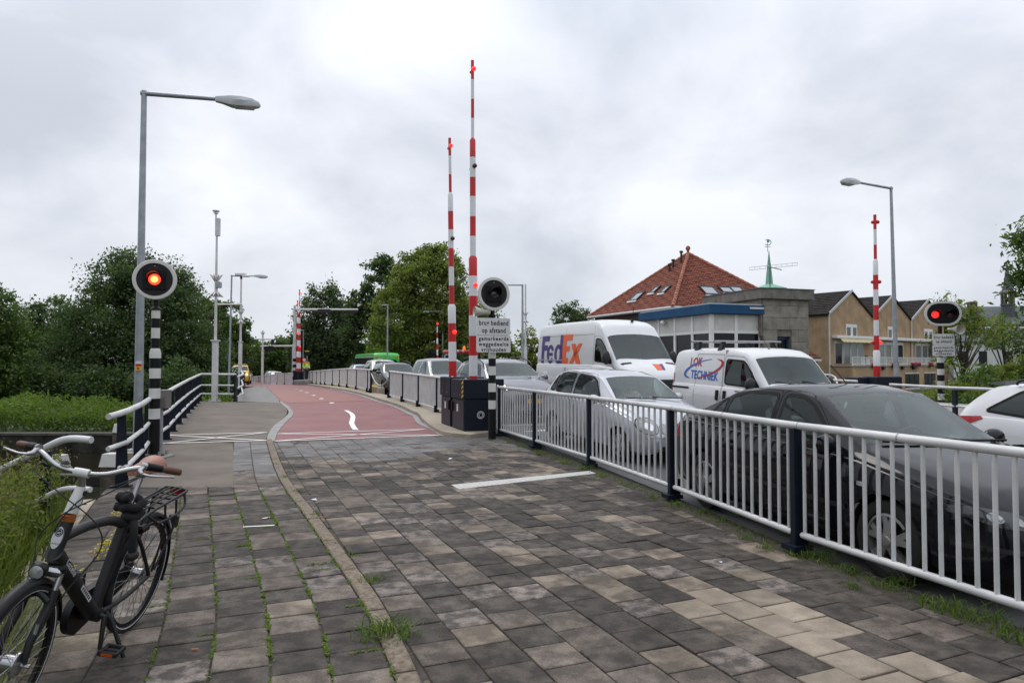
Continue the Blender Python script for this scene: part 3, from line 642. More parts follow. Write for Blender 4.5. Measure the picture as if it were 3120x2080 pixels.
m = MB().box((DH[0] + .06, .17, .9), (DH[0] + .36, .195, 1.75), MT); m.build('notice', mat('notice_white', (.7, .7, .66), .6), df, world=True); MB().box((DH[0] + .06, .165, 1.52), (DH[0] + .36, .169, 1.75), MT).build('notice_header', M_YEL, df, world=True)
MB().box((DH[0] + .45, .17, 1.35), (DH[1] - .15, .19, 1.48), MT).build('letter_plate', M_OFFW, df, world=True)
# aerial on its mast, and the copper spire behind
an = thing('television_aerial', 'thin rooftop television aerial with long crossbars in front of the green spire', 'aerial', at(2346, 873, 40.5))
m = MB(); b = at(2346, 873, 40.5); t = at(2346, 803, 40.5); m.cyl(b - Vector((0, 0, .6)), t, .025, n=6); m.build('mast', M_BLACK, an, world=True)
p, q = at(2283, 823, 40.5), at(2430, 808, 40.5)
for dz in (0, .16): MB().cyl(p + Vector((0, 0, dz)), q + Vector((0, 0, dz)), .014, n=5).build('crossbar', M_ZINC, an, world=True)
m = MB()
for k in range(10): c = p.lerp(q, k / 9); m.cyl(c, c + Vector((0, 0, .16)), .008, n=4)
m.cyl(at(2335, 810, 40.3), at(2381, 822, 40.8), .03, n=6); m.build('boom', M_ZINC, an, world=True)
sb = at(2344, 875, 58); st_ = at(2339, 764, 58); sp = thing('copper_spire', 'slim green copper spire with a weathervane rising behind the stone block', 'spire', (sb.x, sb.y, sb.z - 1))
m = MB(); m.lathe([(1.6, -1.0), (1.5, -.15), (.8, .08), (.33, .25), (.27, .9), (.02, st_.z - sb.z)], Matrix.Translation(sb), 8); m.build('spire', M_COPPER, sp, world=True)
m = MB(); m.cyl(st_ - Vector((0, 0, .1)), st_ + Vector((0, 0, .95)), .025, n=6); c = st_ + Vector((0, 0, .72)); m.tube([c + Vector((.3 * math.cos(a), 0, .24 * math.sin(a))) for a in np.linspace(-2.4, 2.2, 12)], .035, 5).cyl(c + Vector((-.25, 0, -.38)), c + Vector((.25, 0, -.38)), .025, n=5).sphere(c + Vector((.05, 0, .1)), .12, 8, 5, (1, .3, 1)); m.build('weathervane', M_COPPER, sp, world=True)
m = MB().box((sb.x - 2.2, sb.y - .4, -1.06), (sb.x + 2.2, sb.y + 4, sb.z - .9)); m.build('tower', M_STONE, sp, world=True)
# ---- gabled brick houses with a terrace (measured at 44 m, then moved out along the sight lines)
KS = 1.455
def KV(p): p = Vector(p); e = Vector((0, 0, EYE)); return e + (p - e) * KS
fx, fn = Vector((.81, .585, 0)), Vector((.585, -.81, 0))
G0 = Vector((19.66, 42.4, 0))
def gable_house(i, label):
    o = KV(G0 + fx * (5.46 * i)); o.z = 0; M = oriented(o, fx, -fn); W = 5.46 * KS; ZE = EYE + (4.66 - EYE) * KS; ZA = EYE + (6.21 - EYE) * KS; D = 11.0
    h = thing('gable_house', label, 'house', (o.x, o.y, -1.06), group='gabled houses over the terrace')
    m = MB(); m.prism([(0, -1.06), (W, -1.06), (W, ZE), (W / 2, ZA), (0, ZE)], 0, D, M @ Matrix.Rotation(PI / 2, 4, 'X') @ Matrix.Diagonal((1, 1, -1, 1))); w = m.build('wall', M_YBRICK, h, world=True)
    m = MB()
    for sgn in (-1, 1):
        e = Vector((0 if sgn < 0 else W, -.15, ZE)); a = Vector((W / 2, -.15, ZA)); n = Vector(((ZA - ZE) * sgn, 0, W / 2)).normalized() * .16; b = e + (e - a).normalized() * .25
        if i > 0 and sgn < 0 or i < 2 and sgn > 0: b = e
        vs = [b + n * .1, a + n * .1 , a + n, b + n]; vs += [v + Vector((0, D + .2, 0)) for v in vs]; vs = [M @ v for v in vs]
        m.add(vs, [(0, 1, 2, 3), (7, 6, 5, 4), (3, 2, 6, 7), (0, 4, 5, 1), (0, 3, 7, 4), (1, 5, 6, 2)])
        if sgn < 0:
            for r in range(13):
                p0, p1 = b.lerp(a, r / 13) + n * 1.0, b.lerp(a, (r + 1) / 13) + n * 1.0; u0 = n.normalized() * .05
                q = [p0 + u0, p1, p1 + Vector((0, D, 0)), p0 + u0 + Vector((0, D, 0)), p0, p0 + Vector((0, D, 0))]; m.add([M @ v for v in q], [(0, 1, 2, 3), (4, 0, 3, 5)])
    rf = m.build('roof', M_DTILE, h, world=True)
    m = MB()
    e = Vector((-.12, -.2, ZE - .1)); a = Vector((W / 2, -.2, ZA)); k = Vector((0, 0, .26))
    m.add([M @ v for v in (e, a, a + k, e + k, e + Vector((0, .06, 0)), a + Vector((0, .06, 0)), a + k + Vector((0, .06, 0)), e + k + Vector((0, .06, 0)))], [(0, 1, 2, 3), (7, 6, 5, 4), (3, 2, 6, 7), (0, 4, 5, 1)])
    m.build('verge_board', M_ZINC, h, world=True)
    # upper window: two panes either side of a white panel
    zc = EYE + (3.62 - EYE) * KS; ww, wh = 1.34 * KS, 1.0 * KS; cx = W / 2 + .02
    f = MB().box((cx - ww / 2, -.06, zc - wh / 2), (cx + ww / 2, .02, zc - wh / 2 + .1), M).box((cx - ww / 2, -.06, zc + wh / 2 - .3), (cx + ww / 2, .02, zc + wh / 2), M)
    for x in (-ww / 2, ww / 2 - .1): f.box((cx + x, -.06, zc - wh / 2 + .1), (cx + x + .1, .02, zc + wh / 2 - .3), M)
    f.box((cx - .19, -.07, zc - wh / 2 + .1), (cx + .19, .02, zc + wh / 2 - .3), M); fo = f.build('window', M_WHITE, h, world=True)
    for s_ in (-1, 1): MB().box((cx + s_ * ww / 4 + s_ * .045 - .3, -.03, zc - wh / 2 + .1), (cx + s_ * ww / 4 + s_ * .045 + .3, -.01, zc + wh / 2 - .3), M).build('pane', mat('curtained_window' if i == 0 else 'shaded_window', (.045, .052, .046) if i == 0 else (.07, .052, .022), .12, spec=.7, var=.4, vscale=3), fo, world=True)
    if i != 1:
        m = MB().cyl(M @ Vector((-.05, -.12, -1.0)), M @ Vector((-.05, -.12, ZE)), .075, n=8); m.build('downpipe', M_OFFW, h, world=True, smooth=50)
    # garden doors on the terrace
    z0, z1 = EYE + (1.6 - EYE) * KS, EYE + (3.05 - EYE) * KS
    for k, (a, b) in enumerate(((.12, .29), (.31, .47), (.475, .62), (.625, .78))):
        dr = k == (0 if i == 0 else 3)
        f = MB(); x0, x1 = W * a, W * b; f.box((x0, -.06, z0), (x0 + .09, .02, z1), M).box((x1 - .09, -.06, z0), (x1, .02, z1), M).box((x0 + .09, -.06, z1 - .28), (x1 - .09, .02, z1), M); fo = f.build('garden_door', M_OFFW, h, world=True)
        MB().box((x0 + .09, -.03, z0), (x1 - .09, -.01, z1 - .28), M).build('pane', M_DARKWIN if dr else mat('blind_window', (.17, .185, .175), .15, spec=.6), fo, world=True)
    if i == 0:
        n = Vector((-(ZA - ZE), 0, W / 2)).normalized(); ex = Vector((0, 1, 0)); up = Vector((W / 2, 0, ZA - ZE)).normalized(); p = Vector((0, 4.6, ZE)) + up * 1.05 + n * .2
        Mk = M @ (lambda: (lambda X: (setattr(X, 'translation', p), X)[1])(Matrix((ex, up, n)).transposed().to_4x4()))()
        MB().box((-.9, -.55, 0), (.9, .55, .09), Mk).build('skylight', M_BLACK, rf, world=True); MB().box((-.8, -.45, .092), (.8, .45, .11), Mk).build('pane', mat('bright_glass', (.5, .53, .56), .1), rf, world=True); MB().box((-.9, -.75, 0), (.9, -.56, .06), Mk).build('flashing', M_ZINC, rf, world=True)
    return h, M, W
hs = [gable_house(0, 'yellow brick gable house nearest the stone block, with roof skylight and striped awning'), gable_house(1, 'middle yellow brick gable house, seen behind the far barrier arm and lamp post'), gable_house(2, 'third yellow brick gable house, mostly hidden behind the double red signal')]
# lower storey and terrace in front of the houses
o = KV(G0); o.z = 0; M = oriented(o, fx, -fn); W = 5.46 * KS; zt = EYE + (1.40 - EYE) * KS; zr = EYE + (2.0 - EYE) * KS; TL = W * 3 + 3; yd = -2.2
tr = thing('terrace', 'yellow brick terrace with white railing and red flower boxes below the gable houses', 'terrace', (o.x, o.y, -1.06))
MB().box((-.05, yd, -1.5), (TL, -.01, zt), M).build('wall', M_YBRICK, tr, world=True)
MB().box((-.1, yd - .08, zt + .003), (TL, -.012, zt + .09), M).build('floor_slab', M_CONCG, tr, world=True)
r = MB().box((-.05, yd + .02, zr - .06), (TL, yd + .09, zr), M).box((-.05, yd + .02, zt + .16), (TL, yd + .09, zt + .22), M).build('railing', M_WHITE, tr, world=True); m = MB(); k = 0; x = 0.0
while x < TL:
    if int(x / .155) % 13 == 0: m.box((x, yd + .02, zt + .09), (x + .07, yd + .09, zr), M)
    else: m.box((x, yd + .04, zt + .22), (x + .035, yd + .07, zr - .06), M)
    x += .155
tag(m.build('baluster', M_WHITE, r, world=True), kind='stuff')
for a, b in ((1.6, 2.15), (2.55, 3.1), (7.9, 8.6)): MB().box((a, yd + .075, zt + .2), (b, yd + .1, zr - .08), M).build('white_panel', M_WHITE, tr, world=True)
for k in range(4): x = 8.6 + k * 3.6; 
for a, b in ((9.6, 12.6), (13.6, 16.2)):
    f = MB().box((a, yd - .05, -.95), (b, yd - .01, -.8), M).box((a, yd - .05, .55), (b, yd - .01, .68), M).build('window', M_OFFW, tr, world=True); MB().box((a + .08, yd - .03, -.8), (b - .08, yd - .012, .55), M).build('pane', M_DARKWIN, f, world=True)
    for j in range(1, 3): x = a + (b - a) * j / 3; MB().box((x - .04, yd - .06, -.8), (x + .04, yd - .031, .55), M).build('mullion', M_BLACK, f, world=True)
for x in (5.2, 8.9, 11.2): MB().box((x - .16, yd - .25, .98), (x + .16, yd - .02, 1.3), M, .03).build('wall_lamp', M_BLACK, tr, world=True)
M_FLOW = mat('red_flowers', (.30, .015, .03), .7, col2=(.55, .03, .09), vscale=40); M_FOLB = mat('flower_leaves', (.03, .07, .015), .7)
for i, (x, w) in enumerate(((3.55, .9), (7.25, .9), (11.5, 1.6), (14.8, .7), (16.6, .9))):
    fb = thing('flower_box', ['small red flower box hung on the terrace railing below the striped awning', 'red flower box on the terrace railing beside the far barrier arm', 'widest box of crimson flowers on the terrace railing right of the lamp post', 'red flower box on the terrace railing right of the striped signal post', 'last red flower box on the terrace railing, at the bushes'][i], 'flower box', M @ Vector((x, yd - .2, zt)), group='flower boxes on the terrace railing')
    MB().box((x - w / 2, yd - .3, zt - .05), (x + w / 2, yd - .1, zt + .12), M, .01).build('box', M_BLACK, fb, world=True); m = MB(); g = MB()
    for _ in range(int(60 * w)):
        p = M @ Vector((x + random.uniform(-w / 2, w / 2), yd - .2 + random.uniform(-.16, .12), zt + .12 + random.uniform(0, .22))); (m if random.random() < .75 else g).sphere(p, random.uniform(.04, .075), 5, 3)
    m.build('flowers', M_FLOW, fb, world=True, kind='stuff'); g.build('leaves', M_FOLB, fb, world=True, kind='stuff')
# awning
za = EYE + (3.16 - EYE) * KS; aw = thing('awning', 'rolled striped awning in a white cassette under the gables', 'awning', M @ Vector((1.0, -.3, za)))
MB().box((.6, -.5, za), (TL - 2, -.02, za + .28), M, .04).build('cassette', M_WHITE, aw, world=True); m1, m2 = MB(), MB()
for k in range(26): x = 1.1 + k * .25; (m1 if k % 2 else m2).add([M @ Vector(v) for v in ((x, -.52, za - .02), (x + .25, -.52, za - .02), (x + .25, -.85, za - .30 - .03 * (k % 3)), (x, -.85, za - .30 - .03 * ((k - 1) % 3)))], [(0, 1, 2, 3)])
m1.build('cream_stripes', mat('awning_cream', (.55, .47, .32), .8), aw, world=True); m2.build('yellow_stripes', mat('awning_yellow', (.55, .42, .19), .8), aw, world=True)
# terrace furniture glimpsed through the balusters
for i, x in enumerate((4.2, 5.6)):
    t = thing('garden_chair', ['dark garden chair behind the terrace railing, nearer the corner', 'dark garden chair on the terrace, nearer the barrier arm'][i], 'chair', M @ Vector((x, yd + .7, zt + .09)), group='garden chairs on the terrace')
    b = Vector((x, yd + .7, zt + .09)); MB().box(b + Vector((-.25, -.25, .42)), b + Vector((.25, .25, .47)), M).build('seat', M_BLACK, t, world=True); MB().box(b + Vector((-.25, .2, .472)), b + Vector((.25, .25, .95)), M).build('backrest', M_BLACK, t, world=True)
    for sx in (-.22, .22):
        for sy in (-.22, .22): MB().box(b + Vector((sx - .02, sy - .02, 0)), b + Vector((sx + .02, sy + .02, .42)), M).build('leg', M_BLACK, t, world=True)
# little tiled annex between stone block and gable house
p = at(2470, 1100, 43); an = thing('tiled_annex', 'low annex with a small red tiled roof tucked against the stone block', 'annex', (p.x, p.y, -1.06))
MB().box((p.x - 1.5, p.y, -1.06), (p.x + .42, p.y + 3, p.z)).build('wall', M_BROWN, an, world=True); MB().box((p.x - 1.6, p.y - .15, p.z + .003), (p.x + .62, p.y + 3.1, p.z + .14)).build('eave', M_WHITE, an, world=True)
m = MB(); A_, B_, C_ = Vector((p.x - 2.6, p.y - .12, p.z + .15)), Vector((p.x + .6, p.y - .12, p.z + .15)), Vector((p.x - 1.0, p.y + 1.2, p.z + 1.5)); m.add([A_, B_, C_, B_ + Vector((0, 2.6, 0))], [(0, 1, 2), (1, 3, 2)]); pantiles(m, A_, B_, C_, .3, .28); m.build('roof', M_TILE, an, world=True)
MB().box((p.x + .02, p.y - .05, p.z - .8), (p.x + .3, p.y - .01, p.z - .1)).build('window', M_OFFW, an, world=True)
# ---- white houses, slate roofs and the church on the right
M_WW = mat('white_render', (.55, .55, .53), .8, var=.08, vscale=1); M_SLATE = mat('slate', (.055, .062, .072), .7, col2=(.09, .098, .11), vscale=2); M_MOSS = mat('mossy_tile', (.04, .036, .026), .85, col2=(.085, .075, .05), vscale=2)
def simple_house(name, label, a, b, Y, dep, zw, zr, wallm, roofm, hip=0.0, ridge=None):
    """front wall from pixel a to pixel b (x only) at depth Y"""
    x0, x1 = Y * (a - 1560) / FPX, Y * (b - 1560) / FPX; h = thing(name, label, 'house', ((x0 + x1) / 2, Y, -1.06)); MB().box((x0, Y, -1.06), (x1, Y + dep, zw)).build('wall', wallm, h, world=True)
    m = MB(); o = .3; vs = [(x0 - o, Y - o, zw), (x1 + o, Y - o, zw), (x1 + o, Y + dep + o, zw), (x0 - o, Y + dep + o, zw), (x0 + hip, Y + dep / 2, zr), (x1 - hip, Y + dep / 2, zr)]
    m.add(vs, [(0, 1, 5, 4), (2, 3, 4, 5), (1, 2, 5), (3, 0, 4), (3, 2, 1, 0)]); rf = m.build('roof', roofm, h, world=True)
    if ridge: MB().tube([vs[4], vs[5]], .14, 6).build('ridge', ridge, rf, world=True)
    return h, rf, x0, x1
h, rf, x0, x1 = simple_house('white_house', 'low white rendered house with grey slate hip roof behind the saplings', 2905, 3030, 70, 7, EYE + 63 * 70 / FPX * .98, EYE + 95 * 70 / FPX, M_WW, M_SLATE, 2.2)
for k in range(2): MB().box((x0 + .7 + k * 1.9, 69.93, 1.4), (x0 + 1.5 + k * 1.9, 69.99, 2.8)).build('window', M_DARKWIN, h, world=True)
h, rf, x0, x1 = simple_house('white_house', 'long white house with mossy dark roof and pale ridge at the right edge', 3005, 3330, 78, 9, EYE + 60 * 78 / FPX, EYE + 110 * 78 / FPX, M_WW, M_MOSS, .0, M_ZINC)
MB().box((x0 - .2, 80, 3), (x0 + 1.3, 82, EYE + 124 * 80 / FPX)).build('chimney', M_BROWN, rf, world=True)
for k in range(3): MB().box((x0 + 2 + k * 3, 77.93, 1.2), (x0 + 3 + k * 3, 77.99, 2.9)).build('window', M_DARKWIN, h, world=True)
cx = 150 * (3094 - 1560) / FPX; ch = thing('church', 'distant grey church with slate roof and slender steeple at the right edge', 'church', (cx, 150, -1.06))
x0 = 150 * (2945 - 1560) / FPX; MB().box((x0, 148, -1.06), (cx + 18, 164, 9.8)).build('nave', M_STONE, ch, world=True)
m = MB(); m.add([(x0 - .5, 147.5, 9.8), (cx + 18, 147.5, 9.8), (cx + 18, 164.5, 9.8), (x0 - .5, 164.5, 9.8), (x0 + 2.2, 156, 14.3), (cx + 18, 156, 14.6)], [(0, 1, 5, 4), (2, 3, 4, 5), (3, 0, 4), (1, 2, 5)]); m.build('roof', M_SLATE, ch, world=True)
MB().box((x0 + 1.2, 150, 12), (x0 + 2.6, 151.4, 15.0)).build('chimney', M_BROWN, ch, world=True)
T = Matrix.Translation((cx, 152, 0)); MB().lathe([(1.3, 9), (1.3, 14.2), (1.45, 14.3), (1.45, 14.6)], T, 8).build('steeple_base', M_SLATE, ch, world=True)
bf = MB().lathe([(1.5, 16.9), (1.55, 17.3), (1.2, 17.6)], T, 8)
for k in range(8): a = PI / 8 + k * PI / 4; bf.cyl((cx + 1.15 * math.cos(a), 152 + 1.15 * math.sin(a), 14.6), (cx + 1.15 * math.cos(a), 152 + 1.15 * math.sin(a), 16.95), .2, n=6)
bf.build('belfry', M_STONE2, ch, world=True); MB().lathe([(1.15, 17.6), (.75, 19), (.62, 20), (.35, 22), (.04, 24.4)], T, 8).build('spire', M_SLATE, ch, world=True)
MB().sphere((cx, 152, 15.6), .55, 10, 6).build('bell', M_BLACK, ch, world=True)
# ================================================================== TREES AND PLANTS
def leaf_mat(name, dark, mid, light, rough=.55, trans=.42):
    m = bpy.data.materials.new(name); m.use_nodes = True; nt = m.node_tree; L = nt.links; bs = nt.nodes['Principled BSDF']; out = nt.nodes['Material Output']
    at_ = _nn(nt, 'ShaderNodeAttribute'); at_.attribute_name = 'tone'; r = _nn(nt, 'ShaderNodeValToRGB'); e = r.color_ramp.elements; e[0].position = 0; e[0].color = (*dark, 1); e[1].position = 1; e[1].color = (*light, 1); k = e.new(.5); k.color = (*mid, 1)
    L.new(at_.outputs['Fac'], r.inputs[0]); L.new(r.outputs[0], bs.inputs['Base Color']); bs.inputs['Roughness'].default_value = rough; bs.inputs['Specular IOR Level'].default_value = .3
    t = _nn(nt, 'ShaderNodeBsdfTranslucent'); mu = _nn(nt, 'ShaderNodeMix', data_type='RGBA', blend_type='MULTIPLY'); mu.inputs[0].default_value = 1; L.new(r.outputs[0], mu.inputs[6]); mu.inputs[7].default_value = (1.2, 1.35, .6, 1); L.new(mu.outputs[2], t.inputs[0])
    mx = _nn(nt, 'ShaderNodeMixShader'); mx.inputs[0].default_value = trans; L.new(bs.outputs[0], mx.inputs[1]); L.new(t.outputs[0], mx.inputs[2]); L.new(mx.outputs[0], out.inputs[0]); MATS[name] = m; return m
L_DARK = leaf_mat('leaf_dark', (.026, .045, .018), (.068, .108, .042), (.14, .195, .078)); L_MID = leaf_mat('leaf_mid', (.036, .064, .018), (.085, .135, .037), (.155, .22, .065)); L_LIGHT = leaf_mat('leaf_light', (.070, .098, .024), (.165, .205, .050), (.27, .31, .09))
L_GREY = leaf_mat('leaf_grey', (.042, .066, .032), (.088, .125, .062), (.15, .195, .10)); L_YEL = leaf_mat('leaf_yellow', (.05, .07, .01), (.12, .15, .02), (.24, .26, .04)); L_REED = leaf_mat('leaf_reed', (.035, .065, .010), (.095, .150, .026), (.18, .26, .045))
L_GRASS = leaf_mat('leaf_grass', (.040, .058, .012), (.095, .130, .026), (.20, .225, .06)); L_STRAW = leaf_mat('leaf_straw', (.09, .075, .03), (.17, .14, .06), (.28, .23, .11))
M_BARK = mat('bark', (.028, .022, .016), .9, col2=(.06, .05, .038), vscale=6, bump=.6, bscale=20)
def leaves(name, P, size, ma, parent=None, up=.35, asp=.55, rng=RNG, nrm=None, tone=None, kind=None, flat=False):
    """one mesh of small leaf-shaped faces at the points P"""
    n = len(P); P = np.asarray(P, dtype=float); d = rng.normal(size=(n, 3)); d[:, 2] += up * 1.5
    if nrm is not None: d = d * .7 + nrm
    d /= np.linalg.norm(d, axis=1)[:, None]; a = rng.normal(size=(n, 3)); a -= d * np.sum(a * d, 1)[:, None]; a /= np.linalg.norm(a, axis=1)[:, None]; b = np.cross(d, a)
    s = (size * rng.uniform(.6, 1.35, n))[:, None] if np.isscalar(size) else size[:, None]
    V = np.empty((n, 4, 3)); V[:, 0] = P - a * s; V[:, 1] = P + b * s * asp + d * s * .15; V[:, 2] = P + a * s; V[:, 3] = P - b * s * asp + d * s * .15
    me = bpy.data.meshes.new(name); me.vertices.add(4 * n); me.vertices.foreach_set('co', V.reshape(-1)); me.loops.add(4 * n); me.loops.foreach_set('vertex_index', np.arange(4 * n, dtype=np.int32)); me.polygons.add(n); me.polygons.foreach_set('loop_start', np.arange(0, 4 * n, 4, dtype=np.int32)); me.update(calc_edges=True)
    t = rng.beta(2, 2.4, n) if tone is None else np.clip(tone + rng.normal(0, .12, n), 0, 1)
    at_ = me.attributes.new('tone', 'FLOAT', 'FACE'); at_.data.foreach_set('value', t.astype(np.float32)); me.materials.append(ma); me.validate()
    return tag(link_mesh(name, me, parent), kind=kind)
def crown_points(blobs, n, clump=.55, rng=RNG, density=55, shell=.5, droop=0.0, sq=.75):
    """points gathered in clumps through the volume of the blobs (cx, cy, cz, rx, ry, rz)"""
    vol = np.array([b[3] * b[4] * b[5] for b in blobs]) ** .75; k = max(6, n // density); cnt = rng.multinomial(k, vol / vol.sum()); C = []; T = []
    for b, c in zip(blobs, cnt):
        d = rng.normal(size=(c, 3)); d /= np.linalg.norm(d, axis=1)[:, None]; r = rng.uniform(shell ** 2, 1.0, c) ** .5; r *= rng.uniform(.86, 1.1, c); C.append(np.array(b[:3]) + d * r[:, None] * np.array(b[3:6]))
    C = np.concatenate(C); tc = rng.beta(2, 2, len(C)); w = rng.uniform(.5, 1.5, len(C)); idx = rng.choice(len(C), n, p=w / w.sum()); sc = clump * rng.uniform(.55, 1.3, len(C))
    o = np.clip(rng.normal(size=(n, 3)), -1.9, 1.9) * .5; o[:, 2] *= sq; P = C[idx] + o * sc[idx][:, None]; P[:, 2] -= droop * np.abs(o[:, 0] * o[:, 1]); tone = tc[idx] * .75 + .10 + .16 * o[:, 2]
    return P, tone, C
def tree(name, label, base, blobs, n, size, ma, clump=.55, trunk=.25, group=None, seed=1, density=55, shell=.5, limbs=7, cat='tree', asp=.55, sq=.75, lean=0):
    rng = np.random.default_rng(seed); bx, by, bz = base; t = thing(name, label, cat, base, group=group)
    P, tone, C = crown_points([(bx + b[0], by + b[1], bz + b[2], *b[3:]) for b in blobs], n, clump, rng, density, shell, sq=sq)
    P[:, 2] = np.maximum(P[:, 2], bz + .02)
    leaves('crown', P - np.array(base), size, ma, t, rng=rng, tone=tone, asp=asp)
    m = MB(); top = max(b[2] for b in blobs) * .8; z0 = top * .35
    m.tube([(0, 0, -.1), (.02 * top, .01, z0), (.01 * top, .03, top * .7), (lean, 0, top)], [trunk, trunk * .8, trunk * .5, trunk * .15], 9)
    idx = rng.choice(len(C), min(limbs * 3, len(C)), replace=False)
    for i in idx:
        c = Vector(C[i] - np.array(base)); s = Vector((0, 0, min(max(z0 * .8, c.z * .45), top * .8))); mid = s.lerp(c, .5) + Vector((0, 0, .06 * (c - s).length)); m.tube([s, mid, c], [trunk * .38, trunk * .22, trunk * .06], 6)
    m.build('trunk', M_BARK, t, smooth=60); return t
def tb(pxd, Y, z=-1.06): p = atd(pxd, 800, Y); return (p.x, Y, z)
# left bank: dark trees
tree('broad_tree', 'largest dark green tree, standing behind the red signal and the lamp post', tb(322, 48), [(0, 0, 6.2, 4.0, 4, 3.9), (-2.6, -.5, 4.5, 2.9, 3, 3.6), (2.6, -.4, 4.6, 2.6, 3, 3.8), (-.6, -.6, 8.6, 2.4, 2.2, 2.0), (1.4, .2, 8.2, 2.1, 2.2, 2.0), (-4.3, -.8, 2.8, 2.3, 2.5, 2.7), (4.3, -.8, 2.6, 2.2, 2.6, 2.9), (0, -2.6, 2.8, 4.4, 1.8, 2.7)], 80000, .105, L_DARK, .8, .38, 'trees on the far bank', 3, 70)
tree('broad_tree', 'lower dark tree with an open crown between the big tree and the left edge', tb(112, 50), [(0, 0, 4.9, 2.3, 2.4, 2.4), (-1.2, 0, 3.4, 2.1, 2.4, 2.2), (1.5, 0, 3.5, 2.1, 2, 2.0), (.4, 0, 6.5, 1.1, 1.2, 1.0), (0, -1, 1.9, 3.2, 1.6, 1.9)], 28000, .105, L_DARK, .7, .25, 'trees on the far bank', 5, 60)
tree('broad_tree', 'yellow-green tree at the left edge above the reeds', tb(-22, 40), [(0, 0, 4.6, 1.9, 2, 2.6), (.7, 0, 3.2, 1.6, 1.8, 2.0), (-.4, 0, 6.2, 1.3, 1.3, 1.4), (.2, -.4, 1.8, 2.2, 1.5, 1.7)], 20000, .10, L_MID, .6, .22, 'trees on the far bank', 6, 60)
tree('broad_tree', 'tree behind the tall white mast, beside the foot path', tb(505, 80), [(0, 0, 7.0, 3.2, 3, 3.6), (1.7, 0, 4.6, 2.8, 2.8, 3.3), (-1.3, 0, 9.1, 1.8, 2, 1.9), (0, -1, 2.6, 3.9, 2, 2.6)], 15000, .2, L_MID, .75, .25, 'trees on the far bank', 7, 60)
for i, (pd, Y, s) in enumerate(((30, 54, 1.0), (70, 42, .75), (180, 44, .8), (250, 42, .7), (400, 42, .8), (455, 46, .95))):
    tree('shrub', ['dark shrub under the leftmost trees', 'dark shrub left of the largest tree, behind the reeds', 'dark shrub below the largest tree, left of the lamp post', 'low dark shrub behind the reeds, just left of the lamp post', 'dark shrub behind the bank railing, right of the red signal', 'tall dark shrub left of the white mast'][i], tb(pd, Y), [(0, 0, 1.7 * s, 2.8 * s, 1.5, 1.9 * s), (1.3, 0, 1.2, 1.9 * s, 1.3, 1.3 * s), (-1.4, .2, 1.3, 1.9 * s, 1.4, 1.4 * s)], 9000, .105, L_DARK, .55, .08, 'shrubs on the far bank', 20 + i, 55, cat='shrub', limbs=3)
# reeds along the far quay
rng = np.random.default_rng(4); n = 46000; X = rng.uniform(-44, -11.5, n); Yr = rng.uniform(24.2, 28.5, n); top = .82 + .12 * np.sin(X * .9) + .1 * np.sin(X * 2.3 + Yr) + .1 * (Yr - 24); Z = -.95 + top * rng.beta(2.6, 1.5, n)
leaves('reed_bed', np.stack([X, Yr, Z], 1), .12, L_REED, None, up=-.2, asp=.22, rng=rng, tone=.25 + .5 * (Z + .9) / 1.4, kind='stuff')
# far end of the bridge
far = [(568, 110, 5.5, 3.2), (596, 128, 6.2, 3.6), (628, 120, 5.6, 3.4), (655, 112, 6.6, 3.6), (540, 118, 7.5, 4.0), (690, 125, 7.0, 4.0), (770, 118, 7, 4.6), (820, 112, 6, 4.2)]
fl = ['rounded tree beyond the yellow pickup', 'tree left of the thin white mast at the far bridge end', 'tree just right of the thin white mast at the far end', 'tree behind the overhead sign arm at the far end', 'tree rising behind the second lamp post', 'tree in the gap left of the far striped barriers', 'dark tree under the overhead signal arm', 'dark tree directly behind the green bus']
for i, (pd, Y, h, w) in enumerate(far):
    tree('far_tree', fl[i], tb(pd, Y, -1.06), [(0, 0, h * .62, w, w * .8, h * .42), (-w * .5, 0, h * .35, w * .8, w * .6, h * .36), (w * .5, 0, h * .38, w * .8, w * .6, h * .36)], 5500, .26, L_MID if i % 2 else L_DARK, .9, .3, 'trees beyond the bridge', 40 + i, 50, limbs=3)
tree('poplar', 'upright grey-green poplar group behind the far striped barriers', tb(742, 92), [(-1.6, 0, 6.5, 2.2, 2.2, 6.2), (1.0, .5, 7.5, 2.0, 2, 6.6), (3.0, 0, 5.6, 2.2, 2, 5.6), (-3.2, 0, 4.6, 1.6, 1.8, 4.4), (0, -1, 3.5, 4.4, 2, 3.6)], 26000, .2, L_GREY, .75, .35, None, 61, 45, sq=1.5)
tree('broad_tree', 'tall light green tree with an airy crown behind the pair of barrier arms', tb(985, 74), [(0, 0, 10.2, 4.6, 4, 4.6), (-2.8, -.4, 7.4, 3.4, 3.5, 3.6), (3.0, -.4, 6.6, 3.6, 3.4, 3.6), (5.2, -.6, 4.6, 2.6, 2.6, 2.6), (.8, 0, 13.4, 2.8, 2.6, 2.2), (-1.4, 0, 12.4, 2.4, 2.6, 2.2), (-3.6, -1, 4.2, 3.2, 2.4, 3.0), (1.2, -1.4, 4.6, 4.4, 2.4, 3.2), (6.6, -.3, 6.2, 1.3, 1.3, 1.0), (5.4, 0, 7.6, 2.0, 2, 1.9), (7.2, 0, 4.9, 2.0, 2, 2.2), (8.5, 0, 2.8, 1.9, 1.8, 2.2)], 70000, .165, L_LIGHT, .8, .42, None, 62, 50, .62, 12)
tree('broad_tree', 'dark tree with bare twig gaps left of the airy light tree', tb(868, 86), [(0, 0, 11.5, 2.2, 2.4, 4.6), (-2.6, 0, 9.6, 1.6, 1.6, 2.0), (1, 0, 15.0, 1.2, 1.2, 1.6), (-1.2, 0, 6.0, 3.6, 2.6, 4.2)], 16000, .2, L_DARK, .7, .35, None, 63, 45)
